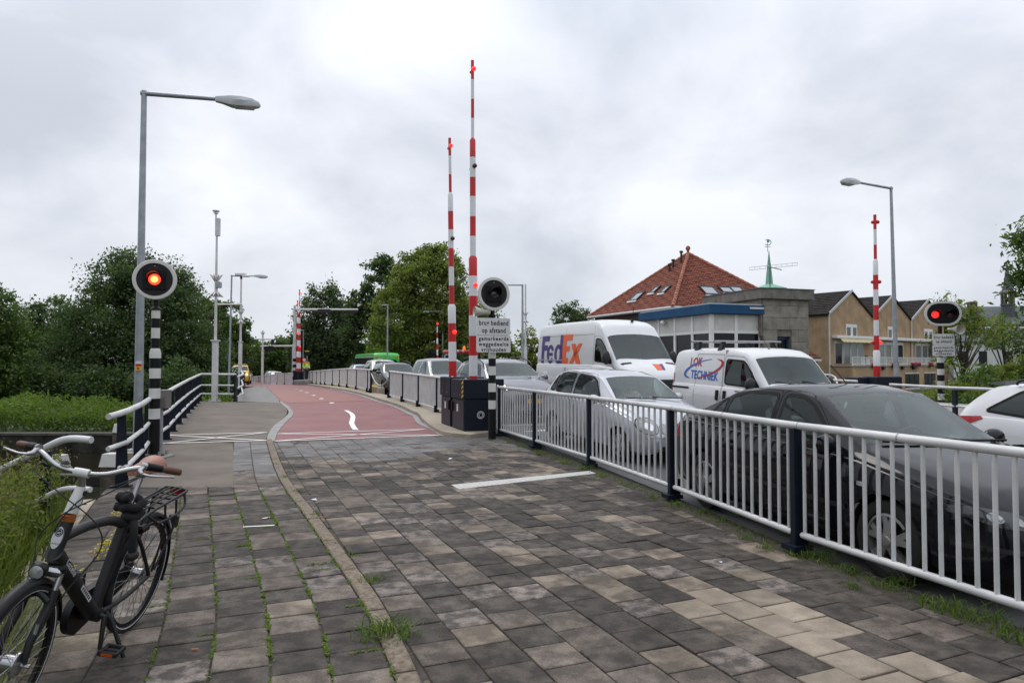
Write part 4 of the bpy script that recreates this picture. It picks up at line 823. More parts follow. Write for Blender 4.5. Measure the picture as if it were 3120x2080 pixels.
for i, (pd, Y, s) in enumerate(((905, 84, 1.6), (960, 84, 1.9), (1030, 80, 1.7), (730, 100, 2.0), (1090, 70, 1.3))):
    tree('shrub', ['green bush behind the bus roof', 'broad bright bush right of the green bus', 'bush behind the black round signal', 'bush behind the guard in the yellow jacket', 'bush behind the red tractor roof'][i], tb(pd, Y, -1.06), [(0, 0, 1.6 * s, 2.0 * s, 1.6, 1.4 * s), (1.6, 0, 1.2 * s, 1.8 * s, 1.4, 1.1 * s), (-1.5, 0, 1.2 * s, 1.8 * s, 1.4, 1.2 * s)], 6000, .2, L_MID if i != 1 else L_LIGHT, .6, .1, 'bushes along the far road', 80 + i, 50, cat='shrub', limbs=3)
tree('broad_tree', 'small grey-green tree rising between the delivery van roof and the red roof', tb(1312, 84), [(0, 0, 7.8, 2.4, 2.2, 2.2), (-1.6, 0, 5.4, 2.2, 2, 2.4), (1.7, 0, 6.0, 2.0, 2, 2.2), (3.2, 0, 5.2, 1.6, 1.6, 1.8), (0, 0, 3, 3.4, 2, 3.2)], 14000, .17, L_GREY, .7, .25, None, 64, 45)
tree('broad_tree', 'yellow-leaved tree showing past the rear edge of the delivery van', tb(1212, 58, -1.0), [(0, 0, 4.6, 1.0, 1, .9), (.5, 0, 3.0, 1.2, 1, 1.4), (.2, 0, 2.0, 1.4, 1, 1.3)], 3600, .13, L_YEL, .5, .1, None, 65, 40)
tree('broad_tree', 'distant treetop showing just above the gabled roofs', tb(2160, 105, -1.06), [(0, 0, 8.9, 6.5, 3, 2.6), (0, 0, 5, 6, 3, 5)], 9000, .3, L_DARK, .9, .4, None, 66, 50)
# right side: ash saplings and bushes
tree('ash_tree', 'ash tree reaching in at the right edge with long leafy sprays', (18.0, 22.4, -1.06), [(0, 0, 6.3, 1.5, 1.5, 1.5), (-.9, 0, 5.5, .9, 1, .9), (-.5, -.2, 6.9, .9, .9, .7), (-.7, 0, 4.3, .6, .8, .5), (.8, 0, 5, 1.5, 1.5, 2.2), (-1.1, -.3, 6.6, .7, .7, .6)], 6500, .12, L_MID, .42, .1, None, 67, 26, .3, 9, asp=.33)
tree('ash_tree', 'young ash sapling beside the double signal, in front of the white house', tb(2207, 32, -1.06), [(0, 0, 4.6, 1.3, 1.2, .9), (-.4, 0, 5.5, .5, .5, .5), (.9, 0, 3.9, 1.2, 1, .8), (-.7, 0, 3.4, .9, .9, 1.1), (1.9, 0, 4.5, .7, .7, .4)], 1250, .13, L_LIGHT, .45, .07, None, 68, 24, .2, 9, asp=.33)
tree('ash_tree', 'young ash sapling right of the white house front, by the edge', tb(2310, 34, -1.06), [(0, 0, 4.1, 1.6, 1.2, 1.0), (1.2, 0, 3.3, 1.3, 1, 1.0)], 1100, .13, L_MID, .5, .08, None, 69, 26, .2, 8, asp=.33)
for i, (pd, Y, s, n) in enumerate(((2205, 27, .62, 3000), (2260, 28, .78, 4200), (2330, 27, .9, 5000), (2165, 29, .5, 2000), (2395, 26, 1.0, 4500), (2300, 24.5, .62, 2800))):
    tree('shrub', ['leafy bush right of the striped double-signal post', 'tall leafy bush behind the right railing', 'dense bush above the white estate car roof', 'low bush at the foot of the double-signal post', 'bush at the right edge behind the estate car', 'bush just behind the estate car rear'][i], tb(pd, Y, -1.06), [(0, 0, 1.5 * s + .3, 1.6 * s, 1.1, 1.4 * s), (.9, 0, 1.1, 1.3 * s, 1, 1.1 * s), (-.9, .2, 1.0, 1.3 * s, 1, 1.0 * s), (.1, -.3, 2.4 * s, .9 * s, .8, .7 * s)], n, .12, L_MID if i % 2 else L_LIGHT, .42, .06, 'bushes on the right bank', 90 + i, 32, cat='shrub', limbs=4, asp=.36)

# unseen trees added on both sides of the road, to darken car-paint reflections
rng = np.random.default_rng(77)
for nm, bl in (('added_wood_behind', [(-16 + 6 * math.sin(k * 2.1), -26 + k * 5.2, 3.4, 3.4, 3.2, 4.4) for k in range(7)]), ('added_wood_beside', [(19.5 + 1.5 * math.sin(k * 1.7), -8 + k * 4.6, 2.6, 2.4, 2.6, 3.4) for k in range(6)])):
    P, tone, C = crown_points(bl, 9000, 1.2, rng, 60); P[:, 2] = np.maximum(P[:, 2], -1.0); leaves(nm, P, .34, L_DARK, None, rng=rng, tone=tone, kind='stuff')
# ================================================================== STREET FURNITURE
M_RAILW = mat('white_rail_paint', (.56, .56, .555), .4, var=.12, vscale=3.2); M_NAVY = mat('navy_paint', (.007, .010, .020), .5, var=.2, vscale=5, spec=.25); M_GALV = mat('galvanised', (.26, .285, .31), .45, .35, col2=(.36, .385, .41), vscale=5)
M_PW = mat('post_white', (.60, .59, .56), .45, var=.06, vscale=6); M_PB = mat('post_black', (.005, .005, .006), .45, spec=.25); M_RW = mat('barrier_white', (.68, .69, .70), .35, var=.04, vscale=3); M_RR = mat('barrier_red', (.50, .012, .012), .35, var=.12, vscale=3)
M_LITR = mat('lit_red', (.5, .01, .01), .3, emit=(1, .025, .02), estr=1.6); M_LITO = mat('lit_orange', (.6, .05, .02), .3, emit=(1, .055, .02), estr=2.2); M_DRED = mat('dark_red_lens', (.05, .01, .01), .15); M_CREAM = mat('horn_cream', (.50, .48, .41), .45)
M_SIGNW = mat('sign_white', (.62, .62, .61), .45, var=.05, vscale=2); M_STEEL = mat('steel', (.45, .45, .45), .3, .9); M_RUB = mat('black_rubber', (.012, .012, .012), .7); M_WOOD = mat('wet_wood', (.05, .04, .03), .8, col2=(.12, .10, .08), vscale=5, bump=.5, bscale=20)
def s_at(px, u):
    k = (px - 1560) / FPX; U = u + 5.32; return (CA * U - k * SA * U) / (SA + k * CA)
def V3(p, z): return Vector((p[0], p[1], z))
def fence_panel(root, p, q, z0, z1, h, bars, rt=.034, rb=.03, rbar=.0165, post=True, join=False, lowz=.11, top=True):
    """p, q: ground points of neighbouring posts; z0, z1: their ground heights"""
    a, b = V3(p, z0), V3(q, z1); up = Vector((0, 0, 1)); d = (b - a).normalized(); n = Vector((-d.y, d.x, 0)).normalized()
    if top: MB().tube([a + up * (h - rt), b + up * (h - rt)], rt, 12).build('top_rail', M_RAILW, root, world=True, smooth=50)
    if not join:
        for f_ in (.5, .02): c_ = a.lerp(b, f_) + up * (h - rt); MB().tube([c_ - d * .006, c_ + d * .006], rt + .0012, 12, caps=False).build('rail_joint', mat('rail_seam', (.30, .30, .30), .6), root, world=True)
    MB().tube([a + up * lowz + d * .05, a + up * lowz + d * .07, b + up * lowz - d * .07, b + up * lowz - d * .05], [rb * .6, rb, rb, rb * .6], 10).build('bottom_rail', M_RAILW, root, world=True, smooth=50)
    m = MB(); L = (b - a).length
    for i in range(bars):
        c = a.lerp(b, (i + .75) / (bars + .5))
        if not join: m = MB()
        m.cyl(c + up * (lowz + .01), c + up * (h - rt * 1.6), rbar, n=7 if not join else 5)
        if not join: m.build('baluster', M_RAILW, root, world=True, smooth=50)
    if join: m.build('balusters', M_RAILW, root, world=True, kind='stuff')
def fence_post(root, p, z0, h, d, w=.03, t=.012, ma=None):
    d = Vector(d).normalized(); n = Vector((-d.y, d.x, 0)); M = Matrix((d, n, Vector((0, 0, 1)))).transposed().to_4x4(); M.translation = V3(p, z0)
    MB().box((-w, -.045, 0), (w, .045, h - .055), M, .004).box((-.09, -.1, -.03), (.09, .1, .016), M).box((-w + .006, .046, 0), (w - .006, .10, .2), M).build('post', ma or M_NAVY, root, world=True)
# ---- near railing between paving and road
rl = thing('railing', 'long white-barred railing with navy posts between the slab paving and the waiting cars', 'railing', (FP[2].x, FP[2].y, 0))
HF = 1.10
z = lambda p: FZ if p.y < 15 else FZ
for i in range(6): fence_panel(rl, FP[i], FP[i + 1], FZ, FZ, HF, 16 if i else 14)
for i, p in enumerate(FP): fence_post(rl, p, FZ, HF, FP[min(i + 1, 6)] - FP[max(i - 1, 0)])
e = FP[0] + (FP[0] - FP[1]).normalized() * .17; m = MB(); m.tube(catmull([V3(e, FZ + .11), V3(e, FZ + .2), V3(e, FZ + 1.0), V3(e, FZ + HF - .034) + (FP[1] - FP[0]).normalized() * .04, V3(FP[0], FZ + HF - .034)], 4), .03, 10).tube([V3(e, FZ + .11), V3(FP[0], FZ + .11)], .03, 10); m.build('end_loop', M_RAILW, rl, world=True, smooth=50)
# ---- bridge railing, two lengths with a chain between
def bridge_fence(label, pxs, u, h=1.08, bar=.115, base=.085):
    P = []; 
    for x in pxs: s = s_at(x, u); P.append(US(u, s))
    r = thing('railing', label, 'railing', P[0], group='railings along the bridge deck')
    for a, b in zip(P, P[1:]): fence_panel(r, a, b, a.z + base, b.z + base, h, int((b - a).length / bar), join=True, rbar=.019, rt=.038)
    for i, p in enumerate(P): fence_post(r, p, p.z + base, h, P[min(i + 1, len(P) - 1)] - P[max(i - 1, 0)])
    return P
B1 = bridge_fence('short white railing between the navy barrier cabinets and the chain gap', [1362, 1333, 1277, 1229, 1188], .12)
B2 = bridge_fence('long curving white railing on the bridge deck beyond the chain gap', [1131, 1122, 1088, 1060, 1036, 1015, 992, 979, 966, 954, 944, 936], .12)
a, b = V3(B2[0], B2[0].z + 1.0), V3(B1[-1], B1[-1].z + .98); ch = thing('chain', 'sagging grey chain closing the gap between the two bridge railings', 'chain', a)
MB().tube([a.lerp(b, t) - Vector((0, 0, .62 * 4 * t * (1 - t) * .8)) for t in np.linspace(0, 1, 14)], .025, 6).build('links', M_GALV, ch, world=True, smooth=60)
# concrete guide kerb behind that railing, painted yellow
s0, s1 = s_at(1165, .6), s_at(955, .6)
gk = thing('guide_kerb', 'yellow painted concrete guide kerb with a bare end, behind the bridge railing', 'kerb', US(.6, s0))
m = MB(); m2 = MB()
for i in range(14):
    sa, sb = s0 + .9 + (s1 - s0 - .9) * i / 14, s0 + .9 + (s1 - s0 - .9) * (i + 1) / 14; q = [US(.34, sa), US(.62, sa), US(.62, sb), US(.34, sb)]; slab_mesh(m, [(p.x, p.y) for p in q], .003, .02, .4, .36)
m.build('painted_kerb', M_YEL, gk, world=True); q = [US(.34, s0 - .5), US(.62, s0 - .5), US(.62, s0 + .9), US(.34, s0 + .9)]; slab_mesh(m2, [(p.x, p.y) for p in q], .003, .03, .4, .35); m2.build('bare_end', M_CONC, gk, world=True)
# ---- far railing to the left of the far barrier
P = [at(895, 1172, 62.5), at(868, 1172, 66), at(845, 1172, 71), at(824, 1172, 76), at(806, 1172, 81), at(789, 1172, 86), at(773, 1172, 91), at(757, 1172, 96)]
fr = thing('railing', 'distant grey railing left of the far striped barriers', 'railing', P[0], group='railings along the bridge deck')
for a, b in zip(P, P[1:]): fence_panel(fr, a, b, a.z, b.z, 1.12, int((b - a).length / .12), join=True, rbar=.024)
for i, p in enumerate(P): fence_post(fr, p, p.z, 1.12, P[min(i + 1, 7)] - P[max(i - 1, 0)], w=.05)
# ---- left railing of the foot path: three rails on navy posts
LP = [GP(x, y) for x, y in ((367, 1483), (420, 1424), (449, 1381), (501, 1338.5), (521, 1313.6), (540, 1290.7), (556, 1272.5), (568, 1258), (580, 1246.7), (589, 1237), (598, 1228.5), (606, 1221))]
lr = thing('railing', 'three-rail white railing on navy posts along the left side of the asphalt foot path', 'railing', LP[0])
for i, p in enumerate(LP):
    d = (LP[min(i + 1, len(LP) - 1)] - LP[max(i - 1, 0)]).normalized(); n = Vector((d.y, -d.x, 0)); M = Matrix((d, -n, Vector((0, 0, 1)))).transposed().to_4x4(); M.translation = p
    m = MB(); m.prism([(-.11, -.25 if i < 1 else 0), (.07, -.25 if i < 1 else 0), (.05, .99), (-.05, .99)], -.012, .012, M @ Matrix.Rotation(PI / 2, 4, 'Z') @ Matrix.Rotation(PI / 2, 4, 'X')); m.box((-.02, -.055, 0), (.02, .05, .98), M).box((-.07, -.14, -.02), (.07, .12, .02), M); m.build('post', M_NAVY, lr, world=True)
ex = [US(us(LP[-1].x, LP[-1].y)[0] + 3.1, us(LP[-1].x, LP[-1].y)[1] + .0)]; ex = [GP(718, 1222)]; far = [GP(735, 1194), GP(741, 1184.5)]
for hgt, r, x0 in ((1.02, .042, -.42), (.60, .033, -.38), (.27, .033, .0)):
    d0 = (LP[0] - LP[1]).normalized(); pts = [LP[0] + d0 * .34 + Vector((-.12, 0, hgt - .05)), LP[0] + d0 * .12 + Vector((-.03, 0, hgt - .03))] if hgt > .5 else [LP[0] + d0 * .1 + Vector((0, 0, hgt))]
    pts += [p + Vector((.07, 0, hgt)) for p in LP]; pts += [ex[0] + Vector((0, 0, hgt))]
    pts = catmull(pts[:3], 4)[:-1] + pts[2:]
    MB().tube(pts, r, 10).build('rail', M_RAILW, lr, world=True, smooth=50)
    MB().tube([ex[0] + Vector((.05, 0, hgt - .1)), ex[0] + Vector((.12, .4, hgt)), far[0] + Vector((0, 0, hgt)), far[1] + Vector((0, 0, hgt))], r, 8).build('rail', M_RAILW, lr, world=True, smooth=50)
for p in (ex[0], far[0], far[1]): MB().box(p + Vector((-.03, -.12, 0)), p + Vector((.03, .12, 1.0))).build('post', M_NAVY, lr, world=True)
# ---- short stair railing going down the bank
br = thing('stair_railing', 'short white stair railing dropping down the weedy bank behind the bicycle', 'railing', (-4.6, 6.8, -.4))
MB().tube(catmull([(-4.05, 6.6, .935), (-4.35, 6.65, .93), (-4.75, 6.75, .76), (-5.6, 6.95, .40), (-6.6, 7.2, -.02)], 5), .034, 12).build('rail', M_RAILW, br, world=True, smooth=50); MB().tube(catmull([(-4.05, 6.6, .46), (-4.35, 6.65, .45), (-4.75, 6.75, .28), (-5.6, 6.95, -.06), (-6.4, 7.15, -.4)], 5), .028, 12).build('rail', M_RAILW, br, world=True, smooth=50)
for x, y, zz in ((-4.62, 6.79, .80), (-6.1, 7.1, .16)): MB().box((x - .045, y - .015, zz - 1.5), (x + .045, y + .03, zz)).build('post', M_NAVY, br, world=True)
# ---- mooring posts in the canal
for (x0, x1, yt, yc, Y, label) in ((318, 368, 1380, 1419, 12.0, 'mooring post with a white cap just left of the first railing post'), (159, 201, 1385, 1422, 13.4, 'mooring post with a white cap seen under the bicycle handlebar'), (347, 363, 1290, 1317, 20, 'farther mooring post with pointed white cap beside the railing end')):
    c = at((x0 + x1) / 2, yt, Y); w = (x1 - x0) * Y / FPX / 2; zc = at(0, yc, Y).z; mp = thing('mooring_post', label, 'post', (c.x, c.y, -1.42), group='mooring posts in the canal'); ti = .55 if Y > 15 else .8
    MB().box((c.x - w * .93, c.y - w * .93, -2.4), (c.x + w * .93, c.y + w * .93, zc), bev=.01).build('pile', M_WOOD, mp, world=True)
    m = MB(); m.add([(c.x + a * w * 1.05, c.y + b * w * 1.05, zc + .003) for a, b in ((-1, -1), (1, -1), (1, 1), (-1, 1))] + [(c.x + a * w * ti, c.y + b * w * ti, c.z) for a, b in ((-1, -1), (1, -1), (1, 1), (-1, 1))], [(3, 2, 1, 0), (4, 5, 6, 7), (0, 1, 5, 4), (1, 2, 6, 5), (2, 3, 7, 6), (3, 0, 4, 7)]); m.build('cap', M_PW, mp, world=True)
p, q = at(40, 1440, 13.6), at(340, 1440, 12.5); wb = thing('waling_beam', 'dark timber waling beam between the mooring posts', 'beam', p); MB().box((p.x, q.y + .2, -.62), (q.x, q.y + .4, -.4), bev=.02).build('timber', mat('tarred_wood', (.012, .011, .010), .6), wb, world=True)

# ---- street lamps
def lamp(label, base, top, arm, head=.85, rb=.07, rt=.042, foot=False, group='street lamps', drop=.0):
    b, t = Vector(base), Vector(top); l = thing('street_lamp', label, 'street lamp', b, group=group); a = Vector((arm[0], arm[1], 0)); d = a.normalized(); L = a.length - head
    MB().tube([b, b.lerp(t, .5), t], [rb, (rb + rt) / 2, rt], 12).build('pole', M_GALV, l, world=True, smooth=50)
    MB().tube([t + Vector((0, 0, -.05)) - d * .06, t + Vector((0, 0, -.05)) + d * (L + .06)], [rt * .95, rt * .8], 10).build('arm', M_GALV, l, world=True, smooth=50)
    n = Vector((-d.y, d.x, 0)); M = Matrix((d, n, Vector((0, 0, 1)))).transposed().to_4x4(); M.translation = t + d * L + Vector((0, 0, -.05)); m = MB(); hb = MB()
    rings = [(0, .05, .05, -.05), (.12, .075, .06, -.07), (.3, .12, .075, -.12), (.5, .145, .07, -.13), (.7, .12, .045, -.12), (.82, .06, .0, -.10), (.85, .01, -.05, -.07)]; vs = []; k = head / .85
    for x, w, zt, zb in rings:
        for w2, z2 in ((-w, (zt + zb) / 2 + .01), (-w * .6, zt), (w * .6, zt), (w, (zt + zb) / 2 + .01), (w * .85, zb), (-w * .85, zb)): vs.append(M @ Vector((x * k, w2 * k, z2 * k)))
    fs = [(i * 6 + j, i * 6 + (j + 1) % 6, i * 6 + 6 + (j + 1) % 6, i * 6 + 6 + j) for i in range(6) for j in range(6)] + [(5, 4, 3, 2, 1, 0)]; m.add(vs, fs); ho = m.build('lamp_head', mat('lamp_head', (.42, .44, .45), .35), l, world=True, smooth=40)
    MB().box((.36 * k, -.09 * k, -.142 * k), (.72 * k, .09 * k, -.127 * k), M).build('lens', mat('lamp_lens', (.35, .36, .35), .15), ho, world=True)
    if foot: MB().lathe([(.28, -.32), (.28, .0), (.2, .03)], Matrix.Translation(b), 16).build('foot', M_CONC, l, world=True); MB().box(b + Vector((-.17, -.17, .02)), b + Vector((.17, .17, .05))).build('base_plate', M_GALV, l, world=True)
    return l
LB = at(419, 1375, 13.3); l1 = lamp('tall galvanised street lamp standing left of the lit red signal', LB, (-7.25, 13.3, 7.02), (2.12, .48), .86, .088, .05, True)
M = Matrix.Translation(at(423.5, 1113, 13.2)); MB().box((-.055, -.02, .03), (.055, -.004, .085), M).build('sticker', M_RW, l1, world=True); MB().box((-.055, -.02, -.01), (.055, -.004, .03), M).build('sticker', M_RR, l1, world=True); MB().box((-.06, -.022, -.1), (.05, -.004, -.015), M).build('sticker', mat('sticker_yellow', (.65, .42, .03), .5), l1, world=True)
MB().prism([(math.cos(a) * .024 - .005, math.sin(a) * .024 - .057) for a in np.linspace(0, 2 * PI, 7)[:-1]], .0225, .025, M @ Matrix.Rotation(PI / 2, 4, 'X')).build('sticker_mark', M_RR, l1, world=True)
lamp('street lamp on the right bank beside the far barrier arm', (12.95, 23, -.2), (12.86, 23, 7.62), (-2.25, -1.15), .9, .085, .045)
lamp('grey street lamp beyond the tall white mast', (-17.4, 42, -.2), (-17.3, 42, 7.05), (2.2, .1), .85, .075, .045); lamp('slim street lamp right of the green bus, arm to the left', (-11.5, 63, -.6), (-11.5, 63, 7.0), (-.6, 0), .3, .09, .06)
lamp('street lamp behind the left barrier arm, head over the black signal', (-7.2, 71, -.7), (-7.2, 71, 7.0), (-2.1, -.2), .9, .09, .055); lamp('street lamp behind the sign boards, left of the slim white mast', (.72, 46.6, -.3), (.72, 46.6, 7.0), (-1.3, 0), .4, .10, .06)
lamp('small distant lamp column beside the guard', (-26, 85, -.8), (-26, 85, 5.7), (-.9, 0), .4, .07, .045)
# ---- white service masts with spiked collars
def spikes(m, c, r, n=8):
    for zz, o in ((0, .23), (.36, .20)):
        for k in range(n): a = 2 * PI * k / n; d = Vector((math.cos(a), math.sin(a), 0)); t = Vector((-d.y, d.x, 0)); b = c + Vector((0, 0, zz)); m.add([b + d * r + t * .05, b + d * r - t * .05, b + d * (r + o) + Vector((0, 0, .28 if zz else -.22)), b + d * r * .9 + Vector((0, 0, .2 if zz else -.2))], [(0, 1, 2), (0, 2, 3), (1, 3, 2), (0, 3, 1)])
def mast(label, base, top, zj, w0, r1, r2, zs=None, head=None):
    b = Vector(base); t = thing('service_mast', label, 'mast', b, group='white service masts')
    MB().box(b + Vector((-w0, -w0, 0)), b + Vector((w0, w0, zj - b.z)), bev=.02).box(b + Vector((-w0 * 1.9, -w0 * 1.9, -.02)), b + Vector((w0 * 1.9, w0 * 1.9, .035))).box((b.x - w0 * 1.5, b.y - w0 * 1.5, zj), (b.x + w0 * 1.5, b.y + w0 * 1.5, zj + .05)).build('lower_box', M_RAILW, t, world=True)
    MB().tube([(b.x, b.y, zj), (b.x, b.y, (zj + top) / 2), (b.x, b.y, top)], [r1, (r1 + r2) / 2, r2], 10).build('pole', M_RAILW, t, world=True, smooth=50)
    if zs: m = MB(); spikes(m, Vector((b.x, b.y, zs)), r1 * .95); m.lathe([(r1 * 1.02, zs - .02), (r1 * 1.06, zs), (r1 * 1.06, zs + .46), (r1 * 1.02, zs + .48)], Matrix.Translation((b.x, b.y, 0)), 10); m.build('spiked_collar', M_RAILW, t, world=True)
    for sx in (-1, 1):
        for sy in (-1, 1): MB().cyl(b + Vector((sx * w0 * 1.5, sy * w0 * 1.5, .036)), b + Vector((sx * w0 * 1.5, sy * w0 * 1.5, .11)), .03, n=6).build('bolt', M_STEEL, t, world=True)
    return t
p = GP(654, 1222); t = mast('tall white mast with spiked collar where the foot path narrows', p, at(654, 700, p.y).z, at(0, 1039, p.y).z, .088, .055, .036, at(0, 887, p.y).z); zt = at(654, 700, p.y).z
MB().box((p.x - .05, p.y - .05, zt - .25), (p.x + .12, p.y + .05, zt + .45), bev=.02).cyl((p.x - .04, p.y, zt), (p.x - .04, p.y, zt + .72), .03).cyl((p.x - .04, p.y, zt + .7), (p.x - .04, p.y, zt + .74), .13).cyl((p.x - .04, p.y, zt + .62), (p.x - .04, p.y, zt + .65), .09).build('antenna', M_RAILW, t, world=True)
MB().box((p.x + .02, p.y - .12, at(0, 868, p.y).z - .12), (p.x + .2, p.y + .05, at(0, 868, p.y).z + .12), bev=.02).build('junction_box', M_GALV, t, world=True); MB().tube([at(661, 927, p.y), at(737, 927, p.y + 6)], .035, 8).build('stay_bar', M_RAILW, t, world=True)
p = GP(731, 1183); zt = at(731, 850, p.y).z; t = mast('white camera mast beside the foot path, second from the tall mast', p, zt, at(0, 1042, p.y).z, .085, .07, .045, at(0, 975, p.y).z)
MB().cyl((p.x, p.y, zt), (p.x, p.y, zt + .18), .07).build('camera_mount', M_BLACK, t, world=True); m = MB(); m.box((p.x - .35, p.y - .12, zt + .2), (p.x + .28, p.y + .12, zt + .38), bev=.03).box((p.x + .1, p.y - .14, zt + .12), (p.x + .5, p.y + .1, zt + .24), bev=.03); m.build('camera', M_RW, t, world=True); MB().box((p.x - .05, p.y - .14, at(0, 1110, p.y).z), (p.x + .09, p.y - .125, at(0, 1125, p.y).z + .35)).build('hazard_label', M_YEL, t, world=True)
mast('thin white mast standing before the distant railing', at(799, 1176, 68), at(799, 1006, 68).z, at(0, 1068, 68).z, .095, .085, .06, at(0, 1030, 68).z)
mast('slim white mast with spiked collar left of the delivery van', (1.07, 54, -.2), at(1601, 866, 54).z, at(0, 1052, 54).z, .13, .08, .06, at(0, 975, 54).z)
# ---- overhead sign arms
def gantry(label, base, zt, x_end, zarm, boxes, rp=.13, stripes=False):
    b = Vector(base); t = thing('overhead_arm', label, 'gantry', b, group='overhead sign arms')
    MB().tube([b, (b.x, b.y, zt)], [rp, rp * .8], 10).build('post', M_RAILW, t, world=True, smooth=50); MB().tube([(b.x, b.y, zarm), (x_end, b.y - .3, zarm - .02 * abs(x_end - b.x) / 6)], [rp * .8, rp * .6], 8).build('arm', M_RAILW, t, world=True, smooth=50)
    if stripes:
        for k in range(4): z0 = b.z + .45 + k * .55; MB().lathe([(rp + .01, z0), (rp + .01, z0 + .27)], Matrix.Translation((b.x, b.y, 0)), 12).build('black_band', M_PB, t, world=True)
    for x, w, h in boxes: MB().box((x - w / 2, b.y - .28, zarm - h - .02), (x + w / 2, b.y - .05, zarm + .05), bev=.03).build('signal_box', M_BLACK, t, world=True)
Y = 62.8; gx = lambda px, Y: Y * (px - 1560) / FPX
gantry('white overhead arm on a banded post behind the far striped barriers', (gx(897, Y), Y, -.35), at(0, 930, Y).z, gx(1092, Y), at(0, 943, Y).z, [(gx(989, Y), 1.15, .32), (gx(1073, Y), 1.0, .32)], .14, True)
Y = 88; gantry('lower white overhead arm reaching left from the far barriers', (gx(893, Y), Y, -1), at(0, 1048, Y).z, gx(768, Y), at(0, 1054, Y).z, [(gx(815, Y), 1.6, .6)], .15)
Y = 98; gantry('distant overhead arm with small signal heads above the yellow pickup', (gx(714, Y), Y, -1), at(0, 1030, Y).z, gx(836, Y), at(0, 1033, Y).z, [(gx(770, Y), .35, .8), (gx(832, Y), .4, .9)], .15)
# ---- road signs far away
def board(name, label, c, w, h, col, post=True, extra=None):
    t = thing(name, label, 'sign', (c.x, c.y, -1)); MB().box((c.x - w / 2, c.y - .02, c.z - h / 2), (c.x + w / 2, c.y + .02, c.z + h / 2), bev=.008).build('board', col, t, world=True)
    if post: MB().cyl((c.x, c.y + .06, -1), (c.x, c.y + .06, c.z + h / 2), .05, n=8).build('post', M_GALV, t, world=True)
    return t
M_SBLUE = mat('sign_blue', (.02, .11, .32), .45); c = at(746, 1108, 80); t = board('direction_sign', 'blue direction sign board behind the yellow pickup roof', c, 1.25, 1.05, M_SBLUE)
for k in range(3): MB().box((c.x - .45, c.y - .03, c.z + .28 - k * .2), (c.x + (.35 if k != 1 else .1), c.y - .022, c.z + .34 - k * .2)).build('text_line', M_RW, t, world=True)
c = at(927, 1096, 80); t = thing('round_sign', 'small round red-edged traffic sign beside the guard', 'sign', (c.x, c.y, -.7)); Mr = Matrix.Translation(c) @ Matrix.Rotation(PI / 2, 4, 'X'); MB().lathe([(.24, 0), (.24, .02)], Mr, 20).build('rim', M_RR, t, world=True); MB().lathe([(.16, .021), (.16, .03)], Mr, 20).build('face', M_RW, t, world=True); MB().cyl((c.x, c.y + .05, -.8), (c.x, c.y + .05, c.z), .04).build('post', M_GALV, t, world=True)
c = at(936, 1076, 80); t = board('warning_board', 'small dark board with yellow head beside the distant lamp column', c, .5, .62, M_PB); MB().box((c.x - .25, c.y - .03, c.z + .2), (c.x + .25, c.y - .022, c.z + .3)).build('yellow_head', M_YEL, t, world=True)
# ---- striped posts with signals
def bands(root, x, y, zs, rad, first, lean=0, name='band'):
    """zs: heights from the top down; alternating white and black rings"""
    for i in range(len(zs) - 1):
        w = (i % 2 == 0) == first; 
        prof = [(rad[i], zs[i + 1]), (rad[i], zs[i])]
        if i and rad[i] > rad[i - 1]: prof = [(rad[i], zs[i + 1]), (rad[i], zs[i] - .07), (rad[i - 1], zs[i])]
        MB().lathe(prof, Matrix.Translation((x, y, 0)), 18).build('white_band' if w else 'black_band', M_PW if w else M_PB, root, world=True, smooth=40)
def face_frame(c, n): # x right, y up, z towards n
    n = Vector(n).normalized(); x = Vector((0, 0, 1)).cross(n).normalized(); y = n.cross(x); M = Matrix((x, y, n)).transposed().to_4x4(); M.translation = Vector(c); return M
NV = (SA, -CA, 0)
def disc_signal(root, c, r, n, lit):
    M = face_frame(c, n); ring = MB(); ring.lathe([(r * .8, .0), (r * .98, -.012), (r, .0), (r, .035), (r * .97, .045), (r * .82, .045), (r * .82, .03)], M, 40, True); ring.build('white_ring', M_PW, root, world=True, smooth=40)
    MB().lathe([(r * .82, -.005), (r * .82, .03)], M, 40).build('backboard', mat('signal_board', (.018, .016, .018), .55, spec=.25), root, world=True)
    b = r * .5; MB().box((-b, -b * 1.0, .031), (b, b * .95, .055), M, .006).build('lamp_housing', mat('signal_housing', (.006, .006, .007), .5, spec=.2), root, world=True)
    lens = MB(); lens.lathe([(.002, .085), (r * .12, .083), (r * .22, .072), (r * .275, .056)], M, 24); lo_ = lens.build('lens', M_LITO if lit else mat('dark_lens', (.03, .03, .032), .08, spec=.8), root, world=True, smooth=60)
    if lit: MB().lathe([(.002, .0895), (r * .10, .088), (r * .17, .082)], M, 20, cap=False).build('glowing_core', mat('lit_core', (.7, .15, .04), .3, emit=(1, .20, .06), estr=4.5), lo_, world=True)
    hood = MB(); R0 = r * .34; pts = []
    for k in range(15):
        a = R(-8 + 196 * k / 14); dep = .055 + .17 * max(0, math.sin(a)) ** .6
        for rr in (R0, R0 + .012): pts += [M @ Vector((rr * math.cos(a), rr * math.sin(a), .056)), M @ Vector((rr * math.cos(a), rr * math.sin(a), .056 + dep))]
    fs = []
    for k in range(14): o = 4 * k; fs += [(o, o + 4, o + 5, o + 1), (o + 2, o + 3, o + 7, o + 6), (o + 1, o + 5, o + 7, o + 3)]
    hood.add(pts, fs); hood.build('hood', M_PB, root, world=True, smooth=50); MB().sphere(M @ Vector((0, r * .66, .035)), .012, 8, 5).build('screw', M_STEEL, root, world=True)
    MB().box((-.09, -.12, -.14), (.09, .14, -.013), M, .02).build('back_box', M_PB, root, world=True)
pz = lambda v, Y, y0=750, sc=2.34: at(0, y0 + v / sc, Y).z
